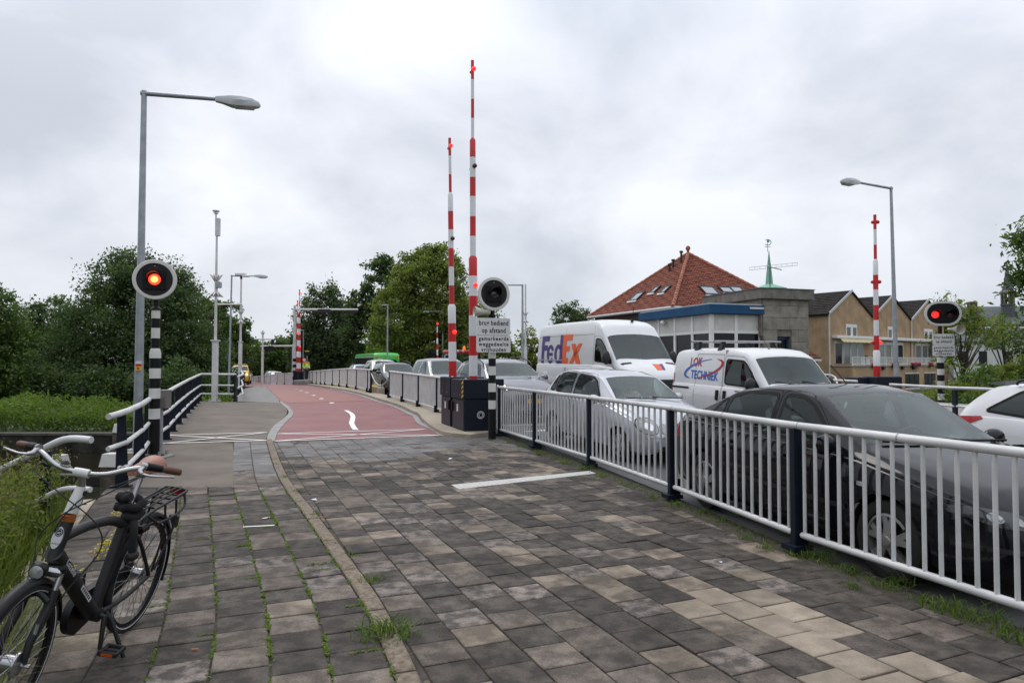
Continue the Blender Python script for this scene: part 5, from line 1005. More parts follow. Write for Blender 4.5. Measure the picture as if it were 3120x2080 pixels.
t = thing('signal_post', 'round signal lit red on a black and white banded post beside the left railing', 'traffic signal', (-6.26, 12, 0), group='bridge signals'); Y = 12
zs = [pz(v, Y) for v in (457, 515, 583, 656, 728, 798, 870, 941, 1012, 1084, 1156, 1229, 1505)]; bands(t, -6.27, Y, zs, [.071] * 4 + [.0925] * 9, True)
MB().lathe([(.05, zs[0] + .06), (.05, 2.86)], Matrix.Translation((-6.27, Y, 0)), 14).lathe([(.085, zs[0] + .001), (.085, zs[0] + .03), (.05, zs[0] + .07)], Matrix.Translation((-6.27, Y, 0)), 14).build('neck', M_PB, t, world=True, smooth=40)
disc_signal(t, (-6.26, 11.93, 3.125), .352, NV, True); MB().box((-6.5, 11.78, -.02), (-6.02, 12.24, .05), bev=.015).build('base_plate', M_CONCG, t, world=True); MB().lathe([(.17, .051), (.17, .075), (.095, .09)], Matrix.Translation((-6.27, 12, 0)), 16).build('base_flange', M_BLACK, t, world=True)
for sx, sy in ((-.16, -.12), (.16, -.12), (-.16, .14), (.16, .14)): MB().cyl((-6.27 + sx, 12 + sy, .05), (-6.27 + sx, 12 + sy, .13), .022, n=6).build('bolt', M_STEEL, t, world=True)
t = thing('control_box', 'slim grey steel control box on a thin stand behind the banded signal post', 'box', (-6.25, 12.6, 0)); c = at(500, 1215, 12.6); MB().box((c.x - .075, 12.5, c.z - .17), (c.x + .075, 12.72, c.z + .17), bev=.01).build('box', mat('brushed_steel', (.22, .21, .2), .4, .6), t, world=True); MB().cyl((c.x - .05, 12.6, -.02), (c.x - .05, 12.6, c.z - .17), .035).build('stand', M_GALV, t, world=True)
def sign_pair(root, M, w, h1, h2):
    """M at the middle of the upper board's bottom edge"""
    def rr(w, h, y, r=.035):
        P = []
        for cx_, cy_, a0 in ((w / 2 - r, h / 2 - r, 0), (-w / 2 + r, h / 2 - r, 90), (-w / 2 + r, -h / 2 + r, 180), (w / 2 - r, -h / 2 + r, 270)): P += [(cx_ + r * math.cos(R(a0 + k * 22.5)), y + cy_ + r * math.sin(R(a0 + k * 22.5))) for k in range(5)]
        return P
    for y, h, lines, ww in ((h1 / 2 + .004, h1, (('brug bediend', .075), ('op afstand', -.085)), w * .975), (-h2 / 2 - .004, h2, (('gemarkeerde', .112), ('weggedeelte', -.005), ('vrijhouden', -.122)), w)):
        bo = MB().prism(rr(ww, h, y), -.012, .012, M).build('sign_board', M_SIGNW, root, world=True)
        for txt, dy in lines:
            vs, fs = text_mesh(txt, .148 if h1 - .001 < h and len(lines) == 2 else .118, .0032, 1.12 if len(lines) == 2 else 1.25)
            wd = max(v[0] for v in vs) - min(v[0] for v in vs); lim = ww * (.88 if txt != 'op afstand' and txt != 'vrijhouden' else .72); k = min(1, lim / wd); MB().add([M @ Vector((v[0] * k, v[1] + y + dy, .0145)) for v in vs], fs).build('lettering', M_PB, bo, world=True)
def horn(root, c, d, L=.3, r=.14):
    d = Vector(d).normalized(); q = d.to_track_quat('Z', 'Y').to_matrix().to_4x4(); q.translation = Vector(c) - d * L * .45
    ho = MB().lathe([(.05, -.1), (.065, -.08), (.06, .0), (.07, .05), (.10, .16), (r, L), (r * .93, L - .005), (.085, .16), (.05, .05)], q @ Matrix.Diagonal((1.12, .85, 1, 1)), 20).build('loudspeaker', M_CREAM, root, world=True, smooth=50)
    MB().lathe([(.03, .06), (.03, L * .7), (.005, L * .75)], q, 10).build('horn_core', M_CREAM, ho, world=True, smooth=50)
# centre post
t = thing('signal_post', 'round unlit signal with two Dutch sign boards on a banded post by the navy cabinets', 'traffic signal', (-.43, 14.8, 0), group='bridge signals'); Y = 14.8; x = -.43
zs = [pz(v, Y, 800, 2.853) for v in (780, 832, 900, 977, 1047, 1122, 1195, 1270)] + [-.02]; bands(t, x, Y, zs, [.081] * 9, True)
MB().lathe([(.06, zs[0]), (.06, 2.72), (.048, 2.74), (.048, 2.9)], Matrix.Translation((x, Y, 0)), 14).lathe([(.075, 2.66), (.08, 2.69), (.05, 2.74)], Matrix.Translation((x, Y, 0)), 14).build('neck', M_PB, t, world=True); MB().lathe([(.0495, 2.79), (.0495, 2.82)], Matrix.Translation((x, Y, 0)), 14).build('clamp', M_STEEL, t, world=True)
disc_signal(t, (x + .03, 14.72, 3.155), .365, NV, False); sign_pair(t, face_frame((x + .035, 14.66, at(0, 1022, 14.7).z), NV), .775, .37, .36); horn(t, (x - .25, 14.70, 2.765), (-.93, -.25, .05), .25, .135); MB().tube([(x - .15, 14.74, 2.75), (x, 14.8, 2.76)], .02, 8).build('horn_bracket', M_STEEL, t, world=True)
# right post with double signal
t = thing('signal_post', 'oval double signal with one red light lit, on the banded post at the right bank', 'traffic signal', (16.1, 26, -.2), group='bridge signals'); Y = 26; x = at(2845, 0, 26).x
zs = [pz(v, Y, 600, 2.24) for v in (1093, 1130, 1173, 1213, 1255, 1295, 1340, 1385, 1440)] + [-.8]; bands(t, x, Y, zs, [.12] * 10, True)
MB().lathe([(.07, zs[0]), (.07, 3.1)], Matrix.Translation((x, Y, 0)), 12).build('neck', M_PB, t, world=True); nr = (-.28, -.96, 0); Mo = face_frame((x + .02, 25.85, at(0, 955, 25.85).z), nr)
def stadium(w, h, n=12): r = h / 2; return [(w / 2 - r + r * math.cos(a), r * math.sin(a)) for a in np.linspace(-PI / 2, PI / 2, n)] + [(-w / 2 + r + r * math.cos(a), r * math.sin(a)) for a in np.linspace(PI / 2, 3 * PI / 2, n)]
o_, i_ = stadium(1.25, .93), stadium(1.09, .77); m = MB(); n = len(o_); vs = [M_ @ Vector((p[0], p[1], zz)) for M_ in (Mo,) for pl, zz in ((o_, 0), (o_, .05), (i_, .05), (i_, 0)) for p in pl]; m.add(vs, [(k * n + j, k * n + (j + 1) % n, ((k + 1) % 4) * n + (j + 1) % n, ((k + 1) % 4) * n + j) for k in range(4) for j in range(n)]); m.build('white_ring', M_PW, t, world=True)
MB().prism(i_, .0, .03, Mo).build('backboard', M_PB, t, world=True)
for sx, lit in ((-.26, True), (.26, False)):
    MB().lathe([(.002, .09), (.09, .08), (.13, .032)], Mo @ Matrix.Translation((sx, -.04, 0)), 18).build('lens', M_LITR if lit else M_DRED, t, world=True, smooth=60); h = MB(); pts = []
    for k in range(13): a = R(-10 + 200 * k / 12); dep = .05 + .3 * max(0, math.sin(a)) ** .6; pts += [Mo @ Vector((sx + .18 * math.cos(a), -.04 + .18 * math.sin(a), .031)), Mo @ Vector((sx + .18 * math.cos(a), -.04 + .18 * math.sin(a), .031 + dep))]
    h.add(pts, [(2 * k, 2 * k + 2, 2 * k + 3, 2 * k + 1) for k in range(12)]); h.build('hood', M_PB, t, world=True)
sign_pair(t, face_frame((x + .0, 25.8, at(0, 600 + 1010 / 2.24, 25.8).z), nr), .74, .42, .41); horn(t, (x + .32, 25.6, at(0, 1003, 25.6).z), (.35, -.93, -.05), .40, .22)
# seen from behind: black disc
c = at(1315, 1075, 60); t = thing('signal_post', 'black back of a round signal on the far road side, beside the striped arm', 'traffic signal', (c.x, c.y, -.3), group='bridge signals'); Mb = face_frame(c, NV); MB().lathe([(.36, 0), (.36, .04)], Mb, 24).build('backboard', M_PB, t, world=True); MB().box((-.1, -.12, .041), (.3, .12, .2), Mb, .02).build('back_box', M_PB, t, world=True); MB().cyl((c.x, c.y + .1, -.4), (c.x, c.y + .1, c.z), .07).build('post', M_PB, t, world=True)
# ---- barriers
def barrier_arm(root, base, top, zs, rads, lamps):
    """zs from the top down, first band red; rads per band"""
    b, t = Vector(base), Vector(top); ax = lambda zz: b.lerp(t, (zz - b.z) / (t.z - b.z))
    for i in range(len(zs) - 1):
        p, q = ax(zs[i + 1]), ax(zs[i]); pts, rr = [p, q], [rads[i], rads[i]]
        if i and rads[i] > rads[i - 1] + .005: k = .12; pts, rr = [p, p.lerp(q, 1 - k), q], [rads[i], rads[i], rads[i - 1]]
        MB().tube(pts, rr, 16).build('red_band' if i % 2 == 0 else 'white_band', M_RR if i % 2 == 0 else M_RW, root, world=True, smooth=40)
    for zz, lit, r, both in lamps:
        c = ax(zz); d = Vector((.55, -.83, 0)).normalized() if not both else Vector((.97, -.2, 0)); k = next((rads[i] for i in range(len(zs) - 1) if zs[i + 1] <= zz <= zs[i]), .1)
        l = MB().sphere(c + d * (k + .03), r, 12, 8).build('lamp', M_LITR if lit else M_DRED if not both else M_RR, root, world=True, smooth=60); MB().cyl(c + d * k * .7, c + d * (k + .03), r * .85, n=10).build('lamp_socket', M_RR, root, world=True)
        if True: MB().sphere(c - d * (k + .02) + Vector((0, 0, -.04 if not both else 0)), r * (.75 if not both else .9), 10, 6).build('lamp_back', M_RR if lit or both else M_RW, root, world=True, smooth=60)
def cabinet(root, M, L, D, z0, zs_, z1, hazard=False, crest=False, slot=False):
    """x along the front face, y into the cabinet"""
    MB().box((-.02, .02, -.06), (L + .02, D, z0), M).build('plinth', M_CONCG, root, world=True); MB().box((.02, .02, z0), (L - .02, D - .02, zs_), M, .012).build('lower_body', M_NAVY, root, world=True)
    MB().box((0, -.015, zs_ + .004), (L, D + .01, z1), M, .012).build('upper_body', M_NAVY, root, world=True); do = MB().box((.06, .004, z0 + .05), (L - .06, .018, zs_ - .04), M, .004).build('door', mat('cabinet_door', (.014, .016, .026), .4, spec=.3), root, world=True)
    MB().box((.08 if not slot else L - .14, -.03, z0 + .42), (.13 if not slot else L - .09, .003, z0 + .66), M, .01).build('handle', M_PB, do, world=True); MB().box((L * .42, -.004, z0 + .44), (L * .42 + .11, .003, z0 + .61), M).build('notice', M_SIGNW, do, world=True)
    if slot: MB().box((L * .22, -.018, zs_ + .03), (L * .48, -.0155, z1 - .01), M).build('slot', M_PB, root, world=True)
    for x in (.25, .7): MB().cyl(M @ Vector((L * x, -.016, zs_ + .09)), M @ Vector((L * x, -.022, zs_ + .09)), .012, n=8).build('screw', M_STEEL, root, world=True)
    MB().box((L - .06, .03, z1 + .001), (L - .01, .07, z1 + .03), M).build('top_clip', M_RW, root, world=True)
    if hazard:
        hz = MB(); hz.box((L - .135, -.02, zs_ + .02), (L - .005, -.0165, z1 - .012), M); hb = hz.build('hazard_strip', M_PB, root, world=True); hh = z1 - zs_ - .032
        for k in range(4):
            za = zs_ + .02 + hh * (k / 4.1) ; P = [(L - .135, za), (L - .005, za + .05), (L - .005, min(za + .105, z1 - .012)), (L - .135, min(za + .055, z1 - .012))]; MB().add([M @ Vector((a, -.0215, b)) for a, b in P], [(0, 1, 2, 3)]).build('yellow_stripe', mat('hazard_yellow', (.62, .33, .02), .5), hb, world=True)
    if crest:
        Mc = M @ Matrix.Translation((L + .0, D * .42, z0 + .38)) @ Matrix.Rotation(PI / 2, 4, 'Y') @ Matrix.Rotation(0, 4, 'Z'); c = MB().lathe([(.072, -.016), (.088, -.016), (.088, -.012), (.072, -.012)], Mc, 24, True).build('crest_ring', M_SIGNW, root, world=True)
        sh = [(-.045, .05), (-.05, -.01), (-.03, -.05), (0, -.065), (.03, -.05), (.05, -.01), (.045, .05), (.02, .04), (0, .055), (-.02, .04)]
        MB().add([Mc @ Vector((-b, a, -.013)) for a, b in sh], [tuple(range(len(sh)))]).build('crest_shield', M_SIGNW, c, world=True); MB().add([Mc @ Vector((-b * .78, a * .72, -.0115)) for a, b in sh], [tuple(range(len(sh)))]).build('crest_field', M_PB, c, world=True)
        for k in range(5): a = k * .021 - .042; MB().add([Mc @ Vector((-.062 - .012 * (k % 2), a - .008, -.012)), Mc @ Vector((-.058, a + .008, -.012)), Mc @ Vector((-.076, a, -.012))], [(0, 1, 2)]).build('crest_crown', M_SIGNW, c, world=True)
vd = Vector((-SA, CA, 0)); ud = Vector((CA, SA, 0))
def band_z(ys, Y): return [at(0, y, Y).z for y in ys]
# nearer of the pair
c0 = G(1415, 1317, .1); t = thing('barrier', 'taller raised red and white barrier arm of the near pair, with hazard-striped navy cabinet', 'barrier', (c0.x, c0.y, .08), group='raised bridge barriers')
o = c0 + vd * 1.02; o.z = 0; M = Matrix((-vd, ud, Vector((0, 0, 1)))).transposed().to_4x4(); M.translation = o; cabinet(t, M, 1.0, .95, .10, .84, 1.29, True, True)
b = c0 + vd * .5 + ud * .30; b = at(1442, 1165, b.y); tp = at(1439.5, 185, b.y); barrier_arm(t, b, tp, band_z([185, 243, 303, 361, 421, 480, 541, 599, 660, 720, 780, 841, 902, 961, 1023, 1083, 1145, 1175], b.y), [.038] * 4 + [.070] * 6 + [.1] * 7, [(at(0, 213, b.y).z, True, .055, False), (at(0, 508, b.y).z, False, .055, False), (at(0, 870, b.y).z, True, .05, False)])
t = thing('barrier', 'shorter raised barrier arm of the near pair, on the left navy cabinet', 'barrier', (-1.6, 16.9, .08), group='raised bridge barriers')
o = c0 + vd * 2.0; o.z = 0; M = Matrix((-vd, ud, Vector((0, 0, 1)))).transposed().to_4x4(); M.translation = o; cabinet(t, M, .9, .85, .11, .86, 1.32, False, False, True)
Yb = 17.05; b = at(1379.5, 1160, Yb); tp = at(1370, 421, Yb); barrier_arm(t, b, tp, band_z([421, 475, 532, 587, 644, 700, 757, 813, 870, 927, 985, 1041, 1100, 1160], Yb), [.036] * 3 + [.066] * 6 + [.098] * 4, [(at(0, 446, Yb).z, True, .052, False), (at(0, 728, Yb).z, False, .052, False), (at(0, 1012, Yb).z, True, .055, False)])
# across the road
Yb = 21; b = at(2672, 1165, Yb); tp = at(2665.5, 654, Yb); t = thing('barrier', 'raised red and white barrier arm across the road between two navy boxes', 'barrier', (b.x, b.y, .1), group='raised bridge barriers')
barrier_arm(t, b, tp, band_z([600 + v / 2.24 for v in (122, 222, 327, 425, 533, 632, 738, 840, 946, 1045, 1152, 1268)], Yb), [.045] * 3 + [.074] * 6 + [.1] * 2, [(at(0, 600 + 172 / 2.24, Yb).z, False, .06, True), (at(0, 600 + 580 / 2.24, Yb).z, False, .06, True), (at(0, 600 + 993 / 2.24, Yb).z, True, .06, True)])
for x0, x1, Y0, zt in ((2613, 2652, 20.9, 1.22), (2672, 2748, 20.4, 1.25)): p, q = at(x0, 1148, Y0), at(x1, 1148, Y0); MB().box((p.x, Y0, .0), (q.x, Y0 + .8, zt), bev=.02).build('cabinet', M_NAVY, t, world=True)
MB().box((at(2648, 0, 20.7).x, 20.75, .0), (at(2675, 0, 20.7).x, 21.4, 1.05), bev=.02).build('pivot_box', M_BLACK, t, world=True); w = at(2662, 1168, 20.7); MB().add([(w.x - .05, 20.74, w.z - .05), (w.x + .05, 20.74, w.z - .05), (w.x, 20.74, w.z + .05)], [(0, 1, 2)]).build('warning_triangle', M_YEL, t, world=True)
# far pair and the far arm beyond the queue
for lab, pxb, pxt, yt, Yb, off in (('far raised barrier arm of the distant pair, the taller one on the right', 913, 912.5, 882, 62, 0), ('far raised barrier arm of the distant pair, the lower one on the left', 907, 906.5, 915, 60.8, 1)):
    b = at(pxb, 1140, Yb); tp = at(pxt, yt, Yb); t = thing('barrier', lab, 'barrier', (b.x, b.y, -.3), group='raised bridge barriers'); k = int((1140 - yt) / 16.5); zz = [tp.z - (tp.z - b.z) * i / k for i in range(k + 1)]
    if off: zz = zz[:]
    barrier_arm(t, b, tp, zz, [.05] * (k // 4) + [.085] * (k - k // 4 - k // 3) + [.11] * (k // 3), [(tp.z - .3, True, .09, False), (tp.z - (2.9 if off else 5.2), True, .09, False)])
    p, q = at(898 + off * 1, 1131, Yb), at(923 - off * 12, 1131, Yb); MB().box((p.x, Yb - .45, -.6), (q.x, Yb + .3, p.z + .02 * off), bev=.02).build('cabinet', M_NAVY, t, world=True)
    if not off: MB().lathe([(.1, 0), (.1, .01)], face_frame((q.x - .35, Yb - .452, .1), (0, -1, 0)), 16).build('crest_ring', M_SIGNW, t, world=True)
b = at(1333.5, 1110, 62); tp = at(1332, 978, 62); t = thing('barrier', 'thin distant barrier arm rising behind the waiting cars, left of the near pair', 'barrier', (b.x, b.y, -.3), group='raised bridge barriers'); zz = [tp.z - (tp.z + .3) * i / 11 for i in range(12)]; barrier_arm(t, Vector((b.x, b.y, -.3)), tp, zz, [.05] * 3 + [.075] * 8, [(tp.z - .25, True, .09, False)])
# ---- railing on the right side of the road
rr = thing('railing', 'white railing with navy posts across the road, behind the estate car', 'railing', (10, 16.5, 0))
A = [at(2712, 1171, 17.8), at(2900, 1181, 15.8), at(3000, 1184.5, 14.9), at(3180, 1195, 13.4)]; MB().tube(A, .035, 10).build('rail', M_RAILW, rr, world=True, smooth=50); A2 = [p - Vector((0, 0, .42)) for p in A]; MB().tube(A2, .03, 10).build('rail', M_RAILW, rr, world=True, smooth=50); A3 = [p - Vector((0, 0, .76)) for p in A]; MB().tube(A3, .03, 10).build('rail', M_RAILW, rr, world=True, smooth=50)
for f in (.08, 1.12, 2.3): i = int(f); p = A[i].lerp(A[i + 1], f - i); MB().box((p.x - .03, p.y - .03, -.1), (p.x + .03, p.y + .09, p.z - .05)).build('post', M_NAVY, rr, world=True)
r2 = thing('railing', 'white railing end piece left of the navy boxes across the road', 'railing', (9.5, 20, 0)); MB().tube([at(2480, 1155, 21.5), at(2612, 1161, 20.2)], .036, 10).build('rail', M_RAILW, r2, world=True, smooth=50); MB().tube(catmull([at(2440, 1142, 24), at(2534, 1143, 24), at(2552, 1172, 23.4)], 4), .033, 8).build('rail', M_RAILW, r2, world=True, smooth=50); p = at(2520, 1143, 24); MB().box((p.x - .03, p.y, -.1), (p.x + .03, p.y + .08, p.z)).build('post', M_NAVY, r2, world=True); p = at(2560, 1158, 20.8); MB().box((p.x - .03, p.y, -.1), (p.x + .03, p.y + .08, p.z)).build('post', M_NAVY, r2, world=True)
# ================================================================== VEHICLES
def paint(name, c, metal=0.0, rough=.28, coat=1.0): return mat(name, c, rough, metal, coat=coat, spec=.5)
P_BLACK = mat('paint_black', (.008, .008, .011), .06, spec=.33); P_SILVER = mat('paint_silver', (.43, .445, .475), .33, .55, var=.04, vscale=4, coat=1); P_WHITE = mat('paint_white', (.64, .645, .645), .35, var=.04, vscale=1.5, coat=.8)
P_GREY = mat('paint_grey', (.115, .115, .135), .3, .45, coat=1, var=.06, vscale=3); P_GREY2 = mat('paint_slate', (.10, .105, .12), .3, .4, coat=1, var=.06, vscale=3); P_DARK = mat('paint_dark', (.022, .021, .024), .3, .3, coat=1, var=.1, vscale=3)
P_BEIGE = mat('paint_beige', (.36, .345, .315), .32, .5, coat=1, var=.05, vscale=3); P_LILAC = mat('paint_lilac', (.42, .43, .50), .32, .4, coat=1, var=.05, vscale=3); P_GREEN = mat('paint_green', (.05, .50, .06), .35, var=.06, vscale=2, coat=.6); P_YELLOW = mat('paint_yellow', (.62, .40, .012), .35, var=.05, vscale=2, coat=.8); P_RED = mat('paint_red', (.42, .02, .015), .4, var=.1, vscale=2)
M_PLASTIC = mat('black_plastic', (.016, .016, .017), .55, var=.15, vscale=8); M_TYRE = mat('tyre_rubber', (.012, .012, .012), .8, var=.25, vscale=12); M_ALLOY = mat('alloy_wheel', (.33, .325, .32), .38, .7, var=.1, vscale=9); M_SEAT = mat('seat_cloth', (.20, .205, .21), .9); M_LINER = mat('cabin_lining', (.30, .30, .30), .85); M_HEADL = mat('headliner', (.25, .25, .24), .9)
M_LAMP = mat('lamp_glass', (.26, .27, .26), .06, spec=.9, var=.3, vscale=22, coat=1); M_TAIL = mat('tail_red', (.30, .006, .008), .2, spec=.3, var=.3, vscale=20); M_LIT = mat('lit_headlamp', (.9, .9, .85), .1, emit=(1, .96, .88), estr=5); M_CHROME = mat('chrome', (.6, .6, .62), .12, 1.0); M_PLATE = mat('plate_yellow', (.62, .38, .02), .45); M_PBLUE = mat('plate_blue', (.02, .06, .30), .45); M_SEAM = mat('panel_gap', (.004, .004, .004), .9)
GL = glass_mat('car_glass', (.84, .92, .885), 1.62); GLD = glass_mat('tinted_glass', (.10, .115, .115), 1.6); GLS = glass_mat('side_glass', (.80, .88, .85), 1.42)
def lerp_tab(tab): xs = [p[0] for p in tab]; zs = [p[1] for p in tab]; return lambda x: float(np.interp(x, xs, zs))
def smooth_tab(tab, w=.07): f = lerp_tab(tab); return lambda x: (f(x - w) + 2 * f(x - w / 2) + 2 * f(x) + 2 * f(x + w / 2) + f(x + w)) / 8
def inpoly(x, y, P):
    c = False; n = len(P)
    for i in range(n):
        (x0, y0), (x1, y1) = P[i], P[i - 1]
        if (y0 > y) != (y1 > y) and x < (x1 - x0) * (y - y0) / (y1 - y0) + x0: c = not c
    return c
def soften(P, r=.05):
    out = []; n = len(P)
    for i in range(n):
        p, a, b = Vector(P[i]), Vector(P[i - 1]), Vector(P[(i + 1) % n]); ra = min(r, (a - p).length * .4); rb_ = min(r, (b - p).length * .4)
        q0 = p + (a - p).normalized() * ra; q1 = p + (b - p).normalized() * rb_; out += [tuple(q0), tuple((q0 + q1) / 2 * .5 + p * .5), tuple(q1)]
    return out
def circ(cx, cz, r, n=18, a0=0, a1=2 * PI): return [(cx + r * math.cos(a0 + (a1 - a0) * k / n), cz + r * math.sin(a0 + (a1 - a0) * k / n)) for k in range(n)]
class Body:
    def __init__(s, sp):
        s.sp = sp; L, W = sp['L'], sp['W']; top, belt, plan = smooth_tab(sp['top'], sp.get('sm', .07)), smooth_tab(sp['belt'], .15), smooth_tab(sp['plan'], .05); tum = sp.get('tumble', .32); zb0 = sp.get('zb', .19); s.top, s.belt, s.plan = top, belt, plan
        xs = sorted(set([0, .012, .035, .07, .12, L, L - .012, L - .035, L - .07, L - .12] + list(np.linspace(.18, L - .18, sp.get('n', 46))) + [p[0] for p in sp['top'] if .1 < p[0] < L - .1])); bm = bmesh.new(); tag_ = bm.faces.layers.int.new('tag'); part = bm.faces.layers.int.new('part'); rows = []
        for x in xs:
            zt = top(min(max(x, .0), L)); e = min(x, L - x); k = 1 if e > .14 else (.90 + .10 * math.sqrt(max(0, 1 - (1 - e / .14) ** 2))); w = plan(x) * k; zb = zb0 + (.10 * (1 - e / .3) ** 2 if e < .3 else 0); zs = min(belt(x), zt - .05); g = zt - zs; zs = max(zs, zb + .2)
            wr = max(w - .045 - tum * g, w * .45); ce = min(sp.get('crown', .10), .62 * g); H = zs - zb
            P = [(0, zb), (w * .88, zb), (w * .965, zb + .05), (w * .985, zb + .30 * H), (w, zb + .52 * H), (w * .996, zb + .76 * H), (w * .978, zs - .05), (w * .955, zs)]
            a, b = (w * .955 - .012, zs + .008), (wr, zt - ce)
            for t in (0, .25, .5, .75, 1): P.append((a[0] + (b[0] - a[0]) * t + .018 * math.sin(PI * t) * min(1, g * 2.5), a[1] + (b[1] - a[1]) * t))
            cr = sp.get('rc', .08); P += [(wr - cr * .35, zt - ce * .52), (wr - cr, zt - ce * .27), (wr * .62, zt - ce * .09), (wr * .3, zt - ce * .02), (0, zt)]; rows.append((x, P))
        n = len(rows[0][1]); tags = [0, 0, 1, 1, 1, 1, 1, 1] + [2] * 4 + [3] * 5; V = {}
        for i, (x, P) in enumerate(rows):
            for sd in (1, -1):
                for j, (y, z) in enumerate(P):
                    if sd < 0 and (j == 0 or j == n - 1): V[i, sd, j] = V[i, 1, j]; continue
                    V[i, sd, j] = bm.verts.new((x - L / 2, y * sd, z))
        for i in range(len(rows) - 1):
            for sd in (1, -1):
                for j in range(n - 1):
                    q = [V[i, sd, j], V[i, sd, j + 1], V[i + 1, sd, j + 1], V[i + 1, sd, j]]
                    if sd > 0: q.reverse()
                    f = bm.faces.new(q); f[tag_] = tags[j]
        for i, tg in ((0, 4), (len(rows) - 1, 5)):
            for sd in (1, -1):
                c = rows[i][1]
                for j in range(n - 2):   # strips across the end face
                    pass
            loop = [V[i, 1, j] for j in range(n)] + [V[i, -1, j] for j in range(n - 2, 0, -1)]
            if i: loop.reverse()
            for j in range(1, n - 1):
                if j + 1 < n - 1 or True:
                    q = [V[i, 1, j], V[i, 1, j + 1], V[i, -1, j + 1], V[i, -1, j]] if j + 1 < n - 1 else [V[i, 1, j], V[i, 1, j + 1], V[i, -1, j]]
                    if i: q.reverse()
                    f = bm.faces.new(q); f[tag_] = tg
            q = [V[i, 1, 0], V[i, 1, 1], V[i, -1, 1]]; 
            if i: q.reverse()
            f = bm.faces.new(q); f[tag_] = tg
        bmesh.ops.recalc_face_normals(bm, faces=bm.faces); bm.normal_update(); s.bm = bm; s.tag, s.part = tag_, part; s.bvh = BVHTree.FromBMesh(bm); s.np = 0
    def cut(s, P, axes, tags, ok=None):
        """cuts the outline P (in the plane of the two axes) into the faces with these tags; returns a part number"""
        ia, ib = axes; bm = s.bm; lo = (min(p[0] for p in P), min(p[1] for p in P)); hi = (max(p[0] for p in P), max(p[1] for p in P)); n = len(P); cx = sum(p[0] for p in P) / n; cy = sum(p[1] for p in P) / n
        def near():
            o = []
            for f in bm.faces:
                if f[s.tag] not in tags or f[s.part] or (ok and not ok(f)): continue
                a = [v.co[ia] for v in f.verts]; b = [v.co[ib] for v in f.verts]
                if max(a) > lo[0] and min(a) < hi[0] and max(b) > lo[1] and min(b) < hi[1]: o.append(f)
            return o
        for i in range(n):
            p, q = P[i], P[(i + 1) % n]; d = (q[0] - p[0], q[1] - p[1]); no = [0, 0, 0]; no[ia], no[ib] = -d[1], d[0]; co = [0, 0, 0]; co[ia], co[ib] = p
            fs = near(); es = list({e for f in fs for e in f.edges}); vs = list({v for f in fs for v in f.verts}); bmesh.ops.bisect_plane(bm, geom=fs + es + vs, dist=1e-5, plane_co=co, plane_no=no)
        s.np += 1; k = 0
        for f in near():
            c = f.calc_center_median()
            if inpoly(c[ia], c[ib], P): f[s.part] = s.np; k += 1
        return s.np
    def take(s, part, side=None):
        m = MB(); ids = {}
        for f in s.bm.faces:
            if f[s.part] != part: continue
            if side and f.calc_center_median().y * side < 0: continue
            b = []
            for v in f.verts:
                if v.index not in ids or True:
                    key = tuple(round(c, 5) for c in v.co)
                    if key not in ids: ids[key] = len(m.v); m.v.append(tuple(v.co))
                    b.append(ids[key])
            m.f.append(tuple(b)); m.mi.append(0)
        return m
    def decal(s, vs, fs, origin, d, off=.006, size=.08):
        """projects a flat mesh (3-D points) along d onto the body"""
        bm = bmesh.new(); V = [bm.verts.new(v) for v in vs]
        for f in fs:
            try: bm.faces.new([V[i] for i in f])
            except ValueError: pass
        bmesh.ops.triangulate(bm, faces=bm.faces)
        for _ in range(5):
            es = [e for e in bm.edges if e.calc_length() > size]
            if not es: break
            bmesh.ops.subdivide_edges(bm, edges=es, cuts=1); bmesh.ops.triangulate(bm, faces=bm.faces)
        m = MB(); d = Vector(d); ok = {}; bm.verts.index_update()
        for v in bm.verts:
            h = s.bvh.ray_cast(v.co - d * 3, d)
            m.v.append(tuple(h[0] - d * off) if h[0] is not None else None); 
        last = next((p for p in m.v if p), (0, 0, 0)); 
        m.f = [tuple(v.index for v in f.verts) for f in bm.faces if all(m.v[v.index] is not None for v in f.verts)]; m.v = [p or last for p in m.v]; m.mi = [0] * len(m.f)
        # turn towards the viewer side
        bm.free(); 
        for i, f in enumerate(m.f):
            a, b, c = (Vector(m.v[k]) for k in f)
            if (b - a).cross(c - a).dot(d) > 0: m.f[i] = f[::-1]
        return m
    def poly_side(s, P, side, off=.006, size=.08):   # P in (x, z)
        return s.decal([(x, side * 2, z) for x, z in P], [tuple(range(len(P)))], None, (0, -side, 0), off, size)
    def poly_front(s, P, off=.006, size=.06, d=1):       # P in (y, z)
        return s.decal([(d * 4, y, z) for y, z in P], [tuple(range(len(P)))], None, (-d, 0, 0), off, size)
    def poly_top(s, P, off=.006, size=.08): return s.decal([(x, y, 5) for x, y in P], [tuple(range(len(P)))], None, (0, 0, -1), off, size)
